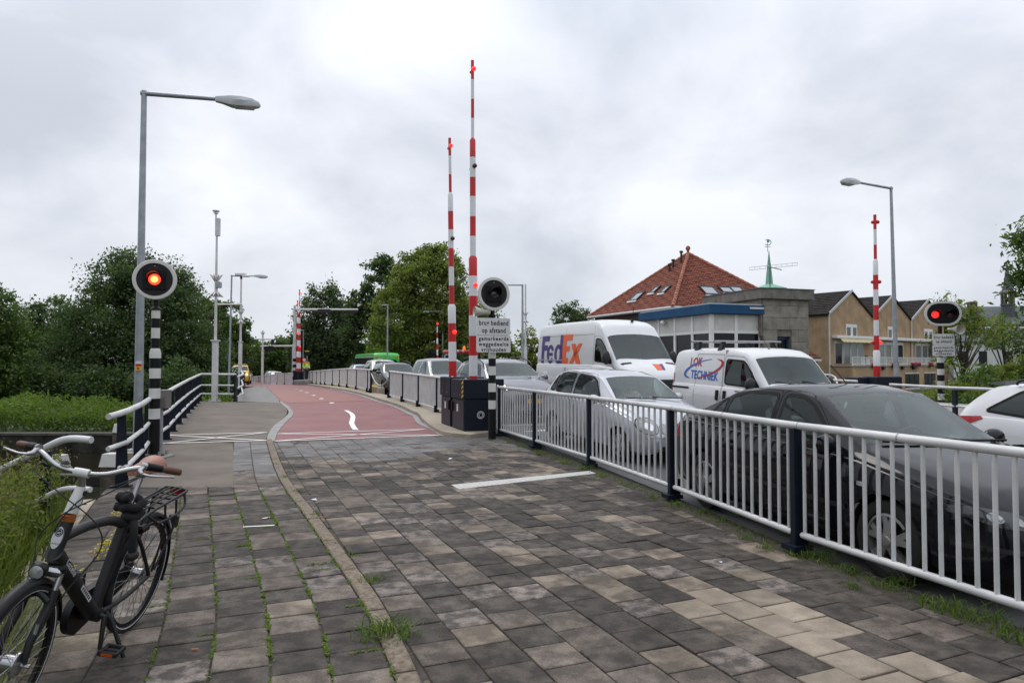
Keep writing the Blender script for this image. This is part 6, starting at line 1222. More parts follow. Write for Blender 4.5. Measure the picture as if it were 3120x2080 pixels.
def wheel(root, x, side, W, r, style=5, tw=.2, ma=None):
    y1 = side * (W / 2 - .035); M = Matrix.Translation((x, y1, r)) @ Matrix.Rotation(-side * PI / 2, 4, 'X'); rr = r * .665
    w = MB().lathe([(rr, -tw), (r * .92, -tw), (r, -tw + .03), (r, -.035), (r * .965, -.01), (r * .86, .004), (rr + .012, -.004), (rr, -.02)], M, 32, cap=False).build('wheel', M_TYRE, root, smooth=40)
    m = MB(); m.lathe([(rr + .002, -.12), (rr + .002, -.016), (rr - .018, -.010), (rr - .028, -.05), (rr - .03, -.12)], M, 32, False, False)
    ns = abs(style)
    for k in range(ns):
        a = 2 * PI * k / ns + .3; sp = .30 if style > 0 else .2
        for da in ((-.13, .13) if style == 5 else (0,)):
            a1, a2 = a + da * .4, a + da * 1.6; w0, w1 = rr * (.14 if style == 5 else .22), rr * (.11 if style == 5 else .17); P = []
            for q, ww, aa, zz in ((.12, w0, a1, .0), (.55, w0 * .85, (a1 + a2) / 2, -.012), (.97, w1, a2, -.018)):
                c = Vector((q * rr * math.cos(aa), q * rr * math.sin(aa), zz)); t = Vector((-math.sin(aa), math.cos(aa), 0)) * ww; P += [c - t, c + t, c + t * .8 - Vector((0, 0, .05)), c - t * .8 - Vector((0, 0, .05))]
            m.add([M @ p for p in P], [(0, 1, 5, 4), (4, 5, 9, 8), (1, 2, 6, 5), (5, 6, 10, 9), (3, 0, 4, 7), (7, 4, 8, 11)])
    m.lathe([(.002, .008), (rr * .17, .006), (rr * .24, -.012), (rr * .24, -.05)], M, 20); ro = m.build('rim', ma or M_ALLOY, w, smooth=40)
    MB().lathe([(.002, -.09), (rr * .6, -.092), (rr, -.1)], M, 24).build('shade_backing', mat('brake_shadow', (.02, .02, .02), .6, .3), w)  # dark disc behind the spokes: shade inside the wheel put into its colour
    return w
def seat(root, x, y, z=.3, ma=None):
    m = MB(); M = Matrix.Translation((x, y, z)); m.box((-.25, -.25, 0), (.27, .25, .16), M, .04); Mb = M @ Matrix.Translation((-.25, 0, .12)) @ Matrix.Rotation(R(-17), 4, 'Y'); m.box((-.07, -.23, 0), (.07, .23, .60), Mb, .05); m.box((-.045, -.12, .64), (.045, .12, .82), Mb, .04); m.box((-.01, -.06, .58), (.01, -.04, .66), Mb); m.box((-.01, .04, .58), (.01, .06, .66), Mb)
    return m.build('seat', ma or M_SEAT, root)
def text_side(b, root, txt, cx, cz, size, side, ma, name='lettering', bold=.0, sx=1.0, spacing=1.0, off=.007, shear=0, tilt=0, parent=None):
    vs, fs = text_mesh(txt, size, bold, spacing, sx=sx, shear=shear); c, s_ = math.cos(tilt), math.sin(tilt)
    P = [(cx - side * (c * v[0] - s_ * v[1]), side * 2, cz + s_ * v[0] + c * v[1]) for v in vs]; return b.decal(P, fs, None, (0, -side, 0), off, .07).build(name, ma, parent or root)
LANE_Z = {}
def place(sp, hubF, hubR):
    hf, hr = Vector(hubF), Vector(hubR); d = (hf - hr).normalized(); M = frame((0, 0, 0), d); ro = sp['L'] - sp['wb'] - sp['fo']; y0 = -(sp['W'] / 2 - .08); loc = Vector((ro - sp['L'] / 2, y0, 0)); M.translation = hr - M.to_3x3() @ loc; return M
def lane(sp, ur, sf, zo=0.0):
    a, b = US(ur + .08, sf + sp['fo'], 0), US(ur + .08, sf + sp['fo'] + sp['wb'], 0); return place(sp, (a.x, a.y, Zr(a.x, a.y) + zo), (b.x, b.y, Zr(b.x, b.y) + zo))
def car(name, label, cat, sp, M, ma, detail=2, group='cars waiting at the bridge', side_glass=None, wheels=5, interior=True, roofrails=False, rimmat=None):
    L, W, r = sp['L'], sp['W'], sp.get('r', .31); root = thing(name, label, cat, group=group, M=M); b = Body(sp); xf = L / 2 - sp['fo']; xr = xf - sp['wb']; X = lambda x: x - L / 2; side_glass = side_glass or GLS
    glass = []
    for P in sp.get('side_win', []): glass.append(('side', b.cut(soften([(X(x), z) for x, z in P], .05), (0, 2), (2,))))
    for P in sp.get('top_win', []): glass.append((P[2], b.cut([(X(x), y) for x, y in P[0]], (0, 1), (3,) if not P[1] else P[1])))
    # wheel openings
    for x in (xf, xr): pid = b.cut(circ(x, r, r * 1.14, 20), (0, 2), (0, 1), ok=lambda f: abs(f.calc_center_median().y) > W * .24); [f.__setitem__(b.part, -1) for f in b.bm.faces if f[b.part] == pid]
    doors = []
    for P in sp.get('doors', []): doors.append(b.cut(soften([(X(x), z) for x, z in P], .06), (0, 2), (1, 2)))
    b.take(0).build('body', ma, root, smooth=32)
    dobj = {}
    for k, pid in enumerate(doors):
        for sd in (-1, 1): m = b.take(pid, sd); dobj[k, sd] = m.build('door', ma, root, smooth=32) if m.f else None
    for kind, pid in glass:
        for sd in ((-1, 1) if kind == 'side' else (None,)):
            m = b.take(pid, sd)
            if m.f: m.build({'side': 'side_window', 'front': 'windscreen', 'rear': 'rear_window'}[kind], GL if kind == 'front' else side_glass, root, smooth=40)
    # rubber seals round the glass and gaps round the doors
    if detail > 1:
        sm = MB()
        for P in sp.get('side_win', []):
            Q = soften([(X(x), z) for x, z in P], .05)
            for sd in (-1, 1):
                for i in range(len(Q)):
                    p, q = Q[i], Q[(i + 1) % len(Q)]; d = Vector((q[0] - p[0], q[1] - p[1])); n = Vector((d.y, -d.x)).normalized() * .016; dm = b.decal([(p[0] - n.x, sd * 2, p[1] - n.y), (q[0] - n.x, sd * 2, q[1] - n.y), (q[0] + n.x, sd * 2, q[1] + n.y), (p[0] + n.x, sd * 2, p[1] + n.y)], [(0, 1, 2, 3)], None, (0, -sd, 0), .004, .15); sm.add(dm.v, dm.f)
        for P in sp.get('doors', []):
            Q = soften([(X(x), z) for x, z in P], .06)
            for sd in (-1, 1):
                for i in range(len(Q)):
                    p, q = Q[i], Q[(i + 1) % len(Q)]; d = Vector((q[0] - p[0], q[1] - p[1])); n = Vector((d.y, -d.x)).normalized() * .0035; dm = b.decal([(p[0] - n.x, sd * 2, p[1] - n.y), (q[0] - n.x, sd * 2, q[1] - n.y), (q[0] + n.x, sd * 2, q[1] + n.y), (p[0] + n.x, sd * 2, p[1] + n.y)], [(0, 1, 2, 3)], None, (0, -sd, 0), .002, .12); sm.add(dm.v, dm.f)
        if sm.f: sm.build('seals', M_SEAM, root, kind='stuff')
    # handles
    for k, (x, z) in enumerate(sp.get('handles', [])):
        for sd in (-1, 1):
            hx, hz_ = sp.get('handle_size', (.09, .016)); m = b.decal([(X(x) - hx, sd * 2, z - hz_), (X(x) + hx, sd * 2, z - hz_), (X(x) + hx, sd * 2, z + hz_), (X(x) - hx, sd * 2, z + hz_)], [(0, 1, 2, 3)], None, (0, -sd, 0), .028, .06); q = len(m.v); e = MB(); e.add(m.v + [(v[0], v[1] - sd * .024, v[2]) for v in m.v], m.f); rim = [(0, 1), (1, 2), (2, 3), (3, 0)]
            e.add([m.v[i] for i in range(4)] + [(m.v[i][0], m.v[i][1] - sd * .03, m.v[i][2]) for i in range(4)], [(a, c, c + 4, a + 4) for a, c in rim]); e.build('handle', sp.get('handle_mat', ma), dobj.get((k, sd)) or root)
    # wheel wells, wheels
    for x in (xf, xr):
        for sd in (-1, 1):
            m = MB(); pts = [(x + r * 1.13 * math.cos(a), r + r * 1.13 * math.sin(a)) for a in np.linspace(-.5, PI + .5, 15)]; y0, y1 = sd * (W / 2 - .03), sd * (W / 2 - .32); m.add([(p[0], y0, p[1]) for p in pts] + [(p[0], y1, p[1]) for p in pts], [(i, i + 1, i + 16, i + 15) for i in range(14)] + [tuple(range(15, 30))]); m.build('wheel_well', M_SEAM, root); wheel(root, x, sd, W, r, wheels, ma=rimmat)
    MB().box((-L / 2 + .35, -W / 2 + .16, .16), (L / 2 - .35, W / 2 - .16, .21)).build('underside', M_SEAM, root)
    if interior:
        zb_ = b.belt(L * .5) ; wx = X(sp['ws'][0]); m = MB(); m.box((wx - .62, -W / 2 + .14, .5), (wx - .12, W / 2 - .14, zb_ - .04), bev=.06).box((wx - .30, -W / 2 + .2, zb_ - .12), (wx - .02, W / 2 - .2, zb_ + .015), bev=.03); m.build('dashboard', M_PLASTIC, root)
        Ms = Matrix.Translation((wx - .66, W * .2, zb_ - .02)) @ Matrix.Rotation(R(-65), 4, 'Y'); m = MB(); m.tube([Ms @ Vector((.185 * math.cos(a), .185 * math.sin(a), 0)) for a in np.linspace(0, 2 * PI, 20)[:-1]], .017, 7, closed=True).cyl(Ms @ Vector((-.17, 0, 0)), Ms @ Vector((.17, 0, 0)), .02, n=6).cyl(Ms @ Vector((0, 0, 0)), Ms @ Vector((0, 0, -.2)), .03, n=6); m.build('steering_wheel', M_PLASTIC, root)
        sx = wx - 1.12; sz = sp.get('sz', .27)
        for sy in (-1, 1): seat(root, sx, sy * W * .205, sz)
        if sp.get('rear_seat', True):
            for sy in (-1, 1): seat(root, sx - .86, sy * W * .2, sz + .02)
        m = MB(); xa = X(sp.get('xcab', .7))
        for sy in (-1, 1): m.box((xa, sy * (W / 2 - .13) - .01, .3), (wx - .2, sy * (W / 2 - .13) + .01, zb_ - .05))
        m.box((xa, -W / 2 + .14, .27), (wx - .1, W / 2 - .14, .29)).box((xa - .02, -W / 2 + .14, .28), (xa, W / 2 - .14, zb_ + (.0 if not sp.get('bulkhead') else .75))); m.build('cabin_lining', M_LINER, root)
        xh = X(sp['ws'][1]) - .05; hz_ = b.top(sp['ws'][1] - .1) - .10; MB().box((max(xa, xh - 1.7), -W * .30, hz_ - .01), (xh, W * .30, hz_ + .01)).build('headliner', M_HEADL, root)
        xw = X(sp['ws'][1]); MB().box((xw - .02, -.11, b.top(sp['ws'][1]) - .20), (xw + .02, .11, b.top(sp['ws'][1]) - .12), bev=.012).build('rear_view_mirror', M_PLASTIC, root)
    # door mirrors
    if sp.get('mirror'):
        x, z = sp['mirror']
        for sd in (-1, 1):
            w = b.plan(x) * .93; m = MB(); Mm = Matrix.Translation((X(x), sd * (w + .13), z)); m.sphere(Mm.translation, 1, 12, 8, sc=(.075, .115, .085 * sp.get('mz', 1))); m.cyl((X(x) + .02, sd * (w - .06), z - .06), (X(x), sd * (w + .06), z - .02), .03); m.build('door_mirror', sp.get('mirror_mat', ma), root, smooth=60)
    if roofrails:
        for sd in (-1, 1):
            pts = [Vector((X(x), sd * (W * .37), b.top(x) + o)) for x, o in ((L * .18, -.03), (L * .21, .035), (L * .4, .045), (L * .57, .035), (L * .6, -.03))]; MB().tube(catmull(pts, 3), .018, 7).build('roof_rail', M_PLASTIC, root, smooth=60)
    bp = sp.get('plate_z', .42)
    return root, b, X, dobj
def plate(root, b, z, txt=None, y0=0, back=False, align=None):
    w, h = .52, .11; d = -1 if back else 1; P = [(y0 - w / 2, z - h / 2), (y0 + w / 2, z - h / 2), (y0 + w / 2, z + h / 2), (y0 - w / 2, z + h / 2)]; h0 = b.bvh.ray_cast(Vector((d * 6, y0, z)), Vector((-d, 0, 0)))[0]; x = h0.x + d * .012
    pl = MB().box((min(x, x + d * .008), y0 - w / 2, z - h / 2), (max(x, x + d * .008), y0 + w / 2, z + h / 2)).build('licence_plate', M_PLATE, root); s_ = 1 if not back else -1; xo = x + d * .0095
    yl = y0 - s_ * w / 2; MB().box((min(x, xo + d * .001), min(yl, yl + s_ * .045), z - h / 2), (max(x, xo + d * .001), max(yl, yl + s_ * .045), z + h / 2)).build('blue_band', M_PBLUE, pl)
    if txt:
        for t, off in txt: vs, fs = text_mesh(t, .105, .002, 1.0); MB().add([(xo + d * .0005, y0 + s_ * (v[0] + off), z + v[1]) for v in vs], fs).build('plate_characters', M_PB, pl)
    return pl
def lamp_front(root, b, P, ma=M_LAMP, name='headlight', d=1, both=True, off=.008):
    out = []
    for sd in ((-1, 1) if both else (1,)): out.append(b.poly_front([(y * sd, z) for y, z in P], off, .05, d).build(name, ma, root, smooth=60))
    return out
def grille(root, b, y0, y1, z0, z1, n=5, name='grille'):
    g = b.poly_front([(y0, z0), (y1, z0), (y1, z1), (y0, z1)], .005).build(name, M_PB, root)
    for k in range(n): z = z0 + (z1 - z0) * (k + .5) / n; b.poly_front([(y0 + .02, z - .006), (y1 - .02, z - .006), (y1 - .02, z + .006), (y0 + .02, z + .006)], .014).build('slat', M_PLASTIC, g)
    return g
# ---------------- specs
SED = dict(L=4.44, W=1.74, wb=2.513, fo=.88, r=.315, ws=(3.27, 2.58), xcab=.9, top=[(-1, .6), (0, .74), (.05, .93), (.16, 1.02), (.42, 1.075), (.72, 1.12), (1.42, 1.37), (1.85, 1.43), (2.22, 1.445), (2.58, 1.39), (3.27, 1.01), (3.75, .93), (4.15, .82), (4.33, .70), (4.44, .56), (6, .5)],
    belt=[(0, .86), (.5, .95), (1.6, .93), (3.2, .885), (3.7, .80), (4.2, .70), (4.44, .60)], plan=[(-.1, .66), (0, .72), (.15, .80), (.6, .855), (2, .87), (3.5, .865), (4.0, .82), (4.25, .72), (4.4, .60), (4.44, .52)],
    side_win=[[(.98, .985), (1.30, .99), (1.30, 1.24), (1.22, 1.225)], [(1.36, .985), (2.12, .965), (2.10, 1.345), (1.62, 1.335), (1.36, 1.265)], [(2.22, .96), (3.00, .945), (2.96, .99), (2.60, 1.275), (2.44, 1.338), (2.20, 1.345)]],
    top_win=[([(3.22, -.70), (3.27, 0), (3.22, .70), (2.62, .545), (2.60, 0), (2.62, -.545)], None, 'front'), ([(.76, -.60), (1.38, -.50), (1.38, .50), (.76, .60)], None, 'rear')], doors=[[(2.17, .26), (3.14, .26), (3.18, .86), (3.06, .935), (2.62, 1.31), (2.48, 1.385), (2.155, 1.385)], [(1.50, .26), (2.155, .26), (2.14, 1.385), (1.62, 1.375), (1.32, 1.28), (1.30, .9), (1.42, .62)]], handles=[(2.34, .80), (1.52, .82)], mirror=(3.02, .985))
POL = dict(L=3.9, W=1.65, wb=2.465, fo=.77, r=.285, ws=(2.92, 2.22), xcab=.75, top=[(-1, .6), (0, .80), (.04, .96), (.22, 1.12), (.52, 1.375), (.80, 1.435), (1.3, 1.465), (1.8, 1.455), (2.22, 1.395), (2.92, 1.02), (3.35, .93), (3.6, .83), (3.78, .70), (3.88, .58), (3.9, .5), (5, .5)],
    belt=[(0, .92), (.5, .985), (1.5, .955), (2.7, .905), (3.2, .80), (3.6, .68), (3.9, .55)], plan=[(-.1, .66), (0, .70), (.15, .77), (.5, .81), (1.8, .825), (3.0, .82), (3.45, .78), (3.7, .70), (3.84, .60), (3.9, .54)],
    side_win=[[(.46, 1.01), (.66, 1.005), (.66, 1.30), (.62, 1.31)], [(.72, 1.005), (1.36, .985), (1.35, 1.375), (.90, 1.37), (.72, 1.325)], [(1.46, .98), (2.50, .955), (2.46, .99), (2.16, 1.28), (2.0, 1.345), (1.44, 1.375)]],
    top_win=[([(2.88, -.67), (2.92, 0), (2.88, .67), (2.26, .535), (2.24, 0), (2.26, -.535)], None, 'front'), ([(.12, -.6), (.5, -.52), (.5, .52), (.12, .6)], None, 'rear')], doors=[[(1.41, .26), (2.52, .26), (2.58, .86), (2.54, .93), (2.17, 1.32), (2.0, 1.405), (1.40, 1.415)], [(.95, .30), (1.40, .26), (1.39, 1.415), (.90, 1.41), (.69, 1.34), (.69, .95), (.78, .62)]], handles=[(1.58, .82), (.86, .84)], mirror=(2.46, .99))
SUV = dict(L=4.7, W=1.92, wb=2.81, fo=.93, r=.36, ws=(3.36, 2.62), xcab=1.0, zb=.24, top=[(-1, .7), (0, .85), (.05, 1.08), (.2, 1.2), (.62, 1.50), (.9, 1.575), (1.6, 1.62), (2.2, 1.605), (2.62, 1.52), (3.36, 1.14), (3.9, 1.06), (4.3, .96), (4.55, .82), (4.68, .66), (4.7, .6), (6, .6)],
    belt=[(0, 1.0), (.6, 1.06), (2, 1.03), (3.2, .99), (3.8, .92), (4.4, .78), (4.7, .65)], plan=[(-.1, .75), (0, .80), (.2, .90), (.7, .95), (2, .96), (3.6, .955), (4.2, .91), (4.5, .80), (4.66, .66), (4.7, .58)], tumble=.42,
    side_win=[[(.62, 1.13), (1.02, 1.10), (1.02, 1.42), (.88, 1.42)], [(1.08, 1.10), (1.98, 1.07), (1.96, 1.50), (1.40, 1.50), (1.08, 1.43)], [(2.08, 1.07), (3.08, 1.05), (3.02, 1.09), (2.62, 1.39), (2.45, 1.47), (2.06, 1.50)]], top_win=[([(3.30, -.76), (3.35, 0), (3.30, .76), (2.66, .60), (2.64, 0), (2.66, -.60)], None, 'front'), ([(.18, -.62), (.6, -.56), (.6, .56), (.18, .62)], None, 'rear')], doors=[], handles=[(2.25, .93), (1.3, .95)], mirror=(3.0, 1.10))
MPV = dict(L=4.3, W=1.81, wb=2.69, fo=.85, r=.31, ws=(3.34, 2.46), xcab=.8, top=[(-1, .7), (0, .85), (.05, 1.02), (.18, 1.3), (.42, 1.54), (.8, 1.61), (1.7, 1.645), (2.1, 1.63), (2.46, 1.55), (3.34, 1.06), (3.75, .97), (4.1, .82), (4.27, .66), (4.3, .55), (6, .5)],
    belt=[(0, .95), (.6, 1.0), (2, .975), (3.1, .93), (3.7, .82), (4.3, .6)], plan=[(-.1, .7), (0, .76), (.2, .85), (.7, .89), (2, .905), (3.3, .895), (3.8, .84), (4.1, .74), (4.28, .60), (4.3, .56)], tumble=.36,
    side_win=[[(.34, 1.06), (.86, 1.03), (.86, 1.43), (.50, 1.43)], [(.93, 1.03), (1.78, 1.0), (1.77, 1.52), (1.1, 1.52), (.93, 1.47)], [(1.87, 1.0), (2.98, .985), (2.93, 1.02), (2.50, 1.39), (2.32, 1.49), (1.86, 1.52)]], top_win=[([(3.28, -.74), (3.33, 0), (3.28, .74), (2.50, .585), (2.48, 0), (2.50, -.585)], None, 'front')], doors=[], handles=[(2.02, .87), (1.1, .89)], mirror=(2.92, 1.02))
EST = dict(L=4.56, W=1.76, wb=2.60, fo=.95, r=.315, ws=(3.40, 2.62), xcab=.4, top=[(-1, .6), (0, .86), (.03, 1.0), (.12, 1.10), (.30, 1.26), (.52, 1.40), (.9, 1.45), (1.8, 1.475), (2.3, 1.45), (2.62, 1.40), (3.40, 1.0), (3.9, .91), (4.3, .78), (4.5, .64), (4.56, .55), (6, .5)],
    belt=[(0, .93), (.5, .975), (2, .945), (3.2, .90), (3.8, .80), (4.56, .6)], plan=[(-.1, .66), (0, .70), (.15, .80), (.5, .855), (2, .88), (3.5, .87), (4.1, .82), (4.4, .70), (4.56, .54)],
    side_win=[[(.50, 1.055), (1.16, 1.0), (1.16, 1.325), (.92, 1.335)], [(1.23, 1.0), (2.06, .975), (2.05, 1.365), (1.45, 1.36), (1.23, 1.335)], [(2.15, .975), (3.08, .955), (3.04, .99), (2.66, 1.28), (2.45, 1.35), (2.14, 1.365)]], top_win=[([(3.36, -.7), (3.40, 0), (3.36, .7), (2.66, .55), (2.64, 0), (2.66, -.55)], None, 'front'), ([(.14, -.6), (.48, -.52), (.48, .52), (.14, .6)], None, 'rear')], doors=[[(2.10, .26), (3.12, .26), (3.16, .86), (3.1, .94), (2.66, 1.32), (2.46, 1.40), (2.095, 1.40)], [(1.45, .3), (2.09, .26), (2.085, 1.40), (1.45, 1.395), (1.2, 1.36), (1.19, .95), (1.3, .62)]], handles=[(2.26, .82), (1.38, .84)], mirror=(3.0, 1.0))
VAN = dict(L=5.9, W=1.99, wb=3.66, fo=1.0, r=.345, ws=(5.14, 4.52), xcab=3.55, bulkhead=True, rear_seat=False, sz=.75, zb=.3, tumble=.085, crown=.13, rc=.13, sm=.05, top=[(-1, 2.5), (0, 2.52), (.06, 2.66), (.2, 2.72), (1.5, 2.75), (3.7, 2.735), (4.05, 2.68), (4.3, 2.56), (4.52, 2.30), (5.14, 1.60), (5.5, 1.40), (5.76, 1.20), (5.87, .95), (5.9, .75), (7, .7)],
    belt=[(0, 1.45), (4.3, 1.45), (5.0, 1.38), (5.5, 1.18), (5.9, .8)], plan=[(-.1, .93), (0, .955), (.1, .985), (1, .995), (4.4, .995), (5.2, .965), (5.6, .89), (5.82, .76), (5.9, .62)],
    side_win=[[(4.02, 1.56), (4.94, 1.50), (4.90, 1.60), (4.40, 2.10), (4.30, 2.16), (4.04, 2.18)]], top_win=[([(5.08, -.86), (5.14, 0), (5.08, .86), (4.54, .83), (4.52, 0), (4.54, -.83)], None, 'front')], doors=[[(3.96, .5), (5.02, .5), (5.08, 1.3), (4.98, 1.48), (4.42, 2.14), (4.3, 2.24), (3.95, 2.26)]], handles=[(4.08, 1.30)], mirror=(4.86, 1.66), mz=2.2, mirror_mat=M_PLASTIC)
DOB = dict(L=4.39, W=1.83, wb=2.755, fo=.9, r=.31, ws=(3.66, 2.98), xcab=2.1, bulkhead=True, rear_seat=False, sz=.42, tumble=.13, crown=.11, rc=.11, sm=.06, top=[(-1, 1.6), (0, 1.64), (.05, 1.76), (.18, 1.825), (.8, 1.86), (2.3, 1.865), (2.7, 1.83), (2.98, 1.72), (3.66, 1.17), (4.0, 1.07), (4.25, .92), (4.36, .76), (4.39, .6), (6, .6)],
    belt=[(0, 1.08), (2.6, 1.06), (3.4, 1.02), (3.9, .92), (4.39, .68)], plan=[(-.1, .85), (0, .875), (.1, .905), (.6, .915), (3.0, .915), (3.7, .89), (4.1, .81), (4.32, .68), (4.39, .58)],
    side_win=[[(2.10, 1.135), (3.36, 1.10), (3.32, 1.14), (2.88, 1.52), (2.74, 1.60), (2.10, 1.625)]], top_win=[([(3.60, -.77), (3.66, 0), (3.60, .77), (3.02, .715), (3.0, 0), (3.02, -.715)], None, 'front')], doors=[[(2.04, .32), (3.30, .32), (3.34, .9), (3.42, 1.04), (2.90, 1.56), (2.74, 1.68), (2.03, 1.70)], [(1.02, .36), (2.01, .32), (2.0, 1.72), (1.0, 1.72)]], handles=[(2.17, .90), (1.90, .90)], handle_size=(.035, .10), handle_mat=M_PB, mirror=(3.22, 1.16), mz=1.6, mirror_mat=M_PLASTIC)

def _short(x): return x * .80 / 1.05 if x < 1.05 else x - .25
for q in ('top', 'belt', 'plan'): SED[q] = [(_short(x) if x > 0 else x, v) for x, v in SED[q]]
for q in ('side_win', 'doors'): SED[q] = [[(_short(x), z) for x, z in P] for P in SED[q]]
SED['top_win'] = [([(_short(x), y) for x, y in P], t_, k_) for P, t_, k_ in SED['top_win']]; SED['L'] -= .25; SED['ws'] = tuple(_short(x) for x in SED['ws']); SED['handles'] = [(_short(x), z) for x, z in SED['handles']]; SED['mirror'] = (_short(SED['mirror'][0]), SED['mirror'][1])
# ---------------- black saloon nearest the camera
def scaled(sp, k):
    s = dict(sp)
    for q in ('L', 'W', 'wb', 'fo', 'r'): s[q] = sp[q] * k
    return s
M = place(SED, (3.05, 5.45, -.065), (2.31, 7.94, -.005)); M = M @ Matrix.Scale(1.035, 4)
root, b, X, D = car('saloon_car', 'black saloon with double-spoke alloy wheels right behind the near railing', 'car', SED, M, P_BLACK, 2, side_glass=glass_mat('green_glass', (.84, .93, .90), 1.42))
lamp_front(root, b, [(.42, .60), (.50, .585), (.66, .60), (.79, .655), (.80, .70), (.70, .715), (.55, .695), (.44, .66)], mat('headlamp_dark', (.03, .032, .034), .05, spec=.7))
for sd in (-1, 1):
    for y_, z_, r_ in ((.54, .640, .026), (.66, .657, .032)): b.poly_front(circ(sd * y_, z_, r_, 14), .013, .04).build('reflector', mat('reflector_silver', (.30, .31, .32), .12, 1.0), root, smooth=60)
#; grille(root, b, -.30, .30, .56, .70, 5); grille(root, b, -.55, .55, .26, .38, 4, 'lower_grille')
for sd in (-1, 1): b.poly_side([(X(.02), .72), (X(.30), .74), (X(.34), .86), (X(.20), .93), (X(.03), .90)], sd).build('tail_light', M_TAIL, root); b.poly_side([(X(3.05), .70), (X(3.13), .70), (X(3.13), .735), (X(3.05), .735)], sd, .012).build('side_repeater', M_LAMP, root); b.poly_side([(X(1.37), .475), (X(2.93), .475), (X(2.93), .52), (X(1.37), .52)], sd, .012).build('side_moulding', M_PLASTIC, root)
for sd in (-.32, .30): MB().tube([(X(3.10), sd + .36, 1.015), (X(3.06), sd, 1.018), (X(3.01), sd - .25, 1.032)], .011, 6).build('wiper', M_PB, root)
MB().tube([(X(1.95), .05, 1.44), (X(1.73), .05, 1.62)], .006, 5).build('aerial', M_PB, root)
b.poly_front([(-.84, .43), (.84, .43), (.84, .465), (-.84, .465)], .008).build('bumper_trim', M_PLASTIC, root)
_f = lambda x: float(np.interp(x, [-1, 0, 2.05, 3.3, 3.66, 4.39, 8], [-1, 0, 1.80, 2.78, 3.02, 3.75, 7.4]))
for q in ('top', 'belt', 'plan'): DOB[q] = [(_f(x), v) for x, v in DOB[q]]
for q in ('side_win', 'doors'): DOB[q] = [[(_f(x), z) for x, z in P] for P in DOB[q]]
DOB['top_win'] = [([(_f(x), y) for x, y in P], t_, k_) for P, t_, k_ in DOB['top_win']]; DOB.update(L=3.75, wb=2.35, ws=tuple(_f(x) for x in DOB['ws']), handles=[(_f(x), z) for x, z in DOB['handles']], mirror=(_f(3.22), 1.16), xcab=1.8)
# ---------------- silver hatchback
M = place(POL, (1.80, 11.5, .015), (.853, 13.75, .12)); root, b, X, D = car('hatchback', 'small silver hatchback with round twin headlights, its driver in a white shirt', 'car', POL, M, P_SILVER, 2, side_glass=glass_mat('green_glass', (.84, .93, .90), 1.42), wheels=6)
for sd in (-1, 1):
    hl = b.poly_front(circ(sd * .60, .665, .125, 20), .008, .05).build('headlight', M_LAMP, root, smooth=60); b.poly_front([p for p in circ(sd * .60, .665, .06, 14)], .014, .05).build('reflector', M_CHROME, hl); b.poly_front(circ(sd * .375, .625, .075, 16), .008, .05).build('indicator_lamp', M_LAMP, root, smooth=60)
    for cc, rr_ in ((.60, .125), (.375, .075)): o = circ(sd * cc, .665 if cc > .5 else .625, rr_ * 1.08, 20); i_ = circ(sd * cc, .665 if cc > .5 else .625, rr_ * .99, 20); b.decal([(4, y, z) for y, z in o + i_], [(k, (k + 1) % 20, 20 + (k + 1) % 20, 20 + k) for k in range(20)], None, (-1, 0, 0), .007, .05).build('lamp_seal', M_SEAM, root)
    b.poly_side([(X(1.0), .50), (X(2.46), .50), (X(2.46), .545), (X(1.0), .545)], sd, .014).build('side_moulding', P_SILVER, root); b.poly_side([(X(.01), .80), (X(.20), .80), (X(.22), 1.0), (X(.10), 1.05)], sd).build('tail_light', M_TAIL, root)
grille(root, b, -.29, .29, .56, .70, 4); grille(root, b, -.50, .50, .24, .36, 3, 'lower_grille')
em = b.poly_front(circ(0, .635, .078, 22), .022, .05).build('emblem', M_PB, root); o, i_ = circ(0, .635, .076, 24), circ(0, .635, .066, 24); b.decal([(4, y, z) for y, z in o + i_], [(k, (k + 1) % 24, 24 + (k + 1) % 24, 24 + k) for k in range(24)], None, (-1, 0, 0), .026, .05).build('emblem_ring', M_CHROME, em)
for Pq in ([(-.034, .697), (-.006, .640), (.006, .640), (.034, .697), (.022, .697), (0, .652), (-.022, .697)], [(-.058, .672), (-.026, .578), (-.016, .578), (0, .615), (.016, .578), (.026, .578), (.058, .672), (.046, .672), (.022, .602), (.004, .636), (-.004, .636), (-.022, .602), (-.046, .672)]): b.decal([(4, y, z) for y, z in Pq], [tuple(range(len(Pq)))], None, (-1, 0, 0), .027, .05).build('emblem_letter', M_CHROME, em)
plate(root, b, .43, [('43', -.145)]); b.poly_front([(-.74, .49), (.74, .49), (.74, .525), (-.74, .525)], .012).build('bumper_strip', P_SILVER, root)
for sd in (-.28, .26): MB().tube([(X(2.99), sd + .33, 1.03), (X(2.95), sd, 1.035), (X(2.9), sd - .22, 1.05)], .010, 6).build('wiper', M_PB, root)
POLO_M = M.copy()
